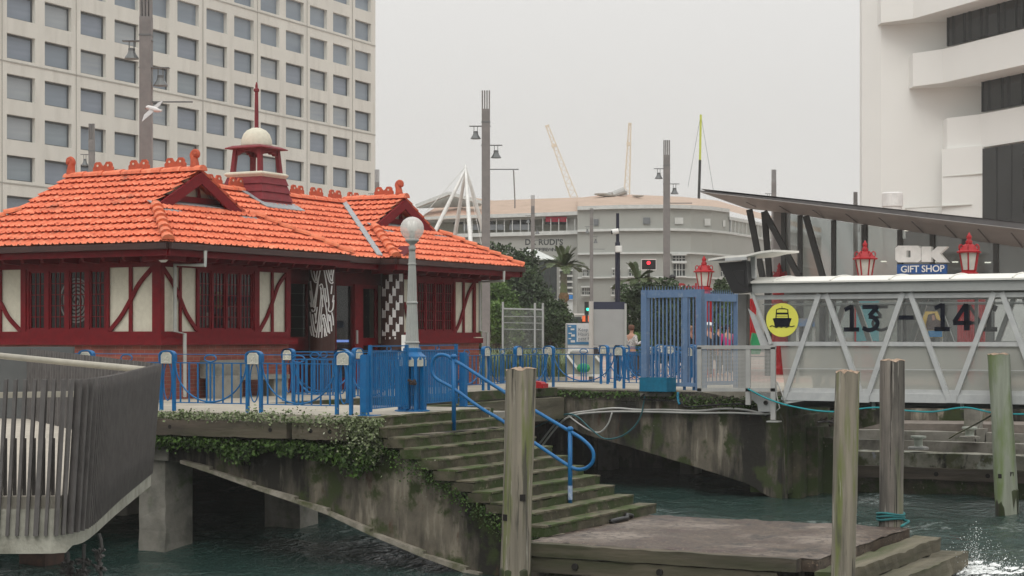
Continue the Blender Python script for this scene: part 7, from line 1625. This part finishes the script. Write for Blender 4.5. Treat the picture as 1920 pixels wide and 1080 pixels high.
def person(label, px, Y_, H, rz, top_m, leg_m, hair_m, cap=None, bag=None, armup=False):
    b = at(px, 630, Y_); t = thing('person', label, 'person', (b.x, b.y, 0), rz); k = H/1.75
    def S(L_): return [tuple(v*k for v in p) for p in L_]
    hx = .32 if armup else .30; hz = 1.15 if armup else .80; hy = -.25 if armup else -.06
    J = S([(0,0,.95,.13,.10),(0,0,1.2,.14,.10),(0,0,1.40,.16,.10),(0,0,1.50,.06),(0,-.01,1.56,.055),(0,-.015,1.66,.075,.09),(0,-.01,1.72,.05,.06),
       (-.19,0,1.42,.055),(-.26,.02,1.15,.045),(-hx,hy,hz+.12,.032),(-hx,hy-.02,hz+.04,.03,.018),(.19,0,1.42,.055),(.26,.02,1.15,.045),(.28,-.08,.92,.032),(.28,-.1,.84,.03,.018),
       (-.10,0,.86,.09),(-.11,-.01,.48,.06),(-.11,.01,.09,.04),(-.12,-.12,.04,.035),(.10,0,.86,.09),(.12,.02,.48,.06),(.12,.03,.09,.04),(.13,-.1,.04,.035)])
    Ed = [(0,1),(1,2),(2,3),(3,4),(4,5),(5,6),(2,7),(7,8),(8,9),(9,10),(2,11),(11,12),(12,13),(13,14),(0,15),(15,16),(16,17),(17,18),(0,19),(19,20),(20,21),(21,22)]
    body = skin_mesh('body', J, Ed, t, skin_m)
    g = 1.22
    skin_mesh('jacket', [tuple(list(J[i][:3])+[x*g for x in J[i][3:]]) for i in (0,1,2,7,8,9,11,12,13)], [(0,1),(1,2),(2,3),(3,4),(4,5),(2,6),(6,7),(7,8)], t, top_m)
    skin_mesh('trousers', [tuple(list(J[i][:3])+[x*1.15 for x in J[i][3:]]) for i in (0,15,16,17,19,20,21)], [(0,1),(1,2),(2,3),(0,4),(4,5),(5,6)], t, leg_m)
    hc = Vector((0, -.012*k, 1.68*k))
    part('hair', MB().lathe([(.05*k, .10*k), (.09*k, .075*k), (.105*k, .02*k), (.10*k, -.05*k), (.07*k, -.08*k)][::-1], hc+Vector((0, .018*k, .015*k)), 12), hair_m, t, local=True, smooth=True)
    part('nose', MB().lathe([(.012*k, -.02*k), (.012*k, 0), (.004*k, .03*k)], hc+Vector((0, -.10*k, -.015*k)), 6), skin_m, t, local=True)
    for s in (-1, 1):
        part('eye', MB().lathe([(.002, -.008*k), (.012*k, 0), (.002, .008*k)], hc+Vector((s*.032*k, -.088*k, .01*k)), 6), black_m, t, local=True)
        hp_ = Vector(J[10 if s < 0 else 14][:3]); 
        for f_ in range(5):
            dx = (-.028+.018*f_)*k if f_ < 4 else 0; ln_ = (.07, .08, .075, .06, .05)[f_]*k; st2 = hp_+Vector((.0, dx, -.03*k)) if f_ < 4 else hp_+Vector((0, -.035*k, .01*k))
            part('finger', MB().tube([st2, st2+Vector((0, -.01*k-(.02*k if f_ == 4 else 0), -ln_*.5)), st2+Vector((-s*.012*k, -.02*k, -ln_))], [.010*k, .009*k, .006*k], 6), skin_m, body, local=True, smooth=True)
    part('mouth', MB().box(-.022*k, .022*k, -.094*k, -.086*k, 1.632*k, 1.638*k), mat('lip', (.3,.1,.09)) if 'lip' not in MATS else MATS['lip'], t, local=True)
    if cap: part('cap', MB().lathe([(.115*k, .02*k), (.112*k, .06*k), (.085*k, .105*k), (.02*k, .125*k)], hc+Vector((0, .0, .01*k)), 14).prism([hc+Vector((-.07*k, -.09*k, .03*k)), hc+Vector((.07*k, -.09*k, .03*k)), hc+Vector((.05*k, -.19*k, .02*k)), hc+Vector((-.05*k, -.19*k, .02*k))], (0, 0, .012*k)), cap, t, local=True, smooth=False)
    if bag: part('bag', MB().prism([(.06, -.16, .75*k), (.42, -.16, .72*k), (.40, -.16, 1.12*k), (.12, -.16, 1.2*k)], (0, -.1, 0)), bag, t, local=True)
navy_j = mat('navy_jacket', (.02,.025,.045)); blk_j = mat('black_coat', (.012,.012,.014)); pink_j = mat('pink_jacket', (.50,.03,.17), (.42,.025,.14)); blouse = mat('patterned_blouse', (.62,.60,.57), (.5,.48,.46), .8, 12, patch=(.12,.11,.12), psc=28, pth=.56); jean = mat('jeans', (.04,.06,.10)); brn = mat('brown_bag', (.07,.03,.02))
cap_m = mat('cap_white', (.75,.75,.73)); lime_ = mat('lime_trim', (.35,.42,.08)); greyh = mat('grey_hair', (.3,.29,.27))
faceC = a0-R(90)+R(0)
person('person in a patterned white blouse holding a brown bag, beside the grey signboard', 1184, 58.5, 1.72, a0+R(40), blouse, jean, mat('auburn_hair', (.14,.06,.035)), bag=brn, armup=True)
person('person in a white cap and navy jacket behind the right-hand blue gate', 1329, 60, 1.80, a0-R(60), navy_j, blk_j, greyh, cap=cap_m)
person('person with dark hair and black coat between the white cap and the pink jacket', 1348, 62, 1.78, a0-R(40), blk_j, blk_j, hair_d)
person('person in a bright pink jacket at the right of the waiting group', 1364, 62, 1.76, a0-R(70), pink_j, jean, hair_d)
person('person half hidden by the middle post of the tall blue gate', 1295, 63, 1.72, a0-R(30), blk_j, jean, mat('fair_hair', (.35,.22,.12)))
# gull
gl = thing('seagull', 'white and grey gull flying in front of the tallest light pole', 'gull', at(287, 205, 46)); gw_ = mat('gull_white', (.72,.70,.68)); gg_ = mat('gull_grey', (.42,.40,.39), (.36,.34,.33))
def ga(x, y, d=0): return at(x, y, 46+d)
part('body', MB().tube(smooth_pts([ga(274.5, 203), ga(278, 201.5), ga(286, 204), ga(295, 206.5), ga(302, 208)], 3), [.03,.045,.05,.055,.06,.065,.07,.07,.065,.055,.045,.035,.02], 10), gw_, gl, smooth=True)
part('beak', MB().cyl(ga(275, 203), ga(271.5, 204.5), .014, .004, 6), mat('beak_red', (.25,.06,.04)), gl)
part('tail', MB().prism([ga(300, 206), ga(304, 205), ga(304.5, 209), ga(300, 209.5)], (0, 0, .01)), gw_, gl)
for P in ([(284,202,0),(292,205,0),(300,198,.3),(306,188,.6),(297,192,.4)], [(282,204,0),(290,208,0),(278,218,-.4),(266,228,-.8),(270,215,-.4)]):
    part('wing', MB().prism([ga(*p) for p in P], nC*.02), gg_, gl)
# ================================================================== haze
hz_m = bpy.data.materials.new('haze'); hz_m.use_nodes = True; n_ = hz_m.node_tree; n_.nodes.remove(n_.nodes['Principled BSDF']); pv_ = n_.nodes.new('ShaderNodeVolumePrincipled')
pv_.inputs['Color'].default_value = (.93, .92, .90, 1); pv_.inputs['Density'].default_value = .0005; pv_.inputs['Anisotropy'].default_value = .0
n_.links.new(pv_.outputs[0], n_.nodes['Material Output'].inputs['Volume'])
solo('haze', MB().box(-60, 620, -260, 420, -5.2, 75), hz_m, None, None, kind='stuff')
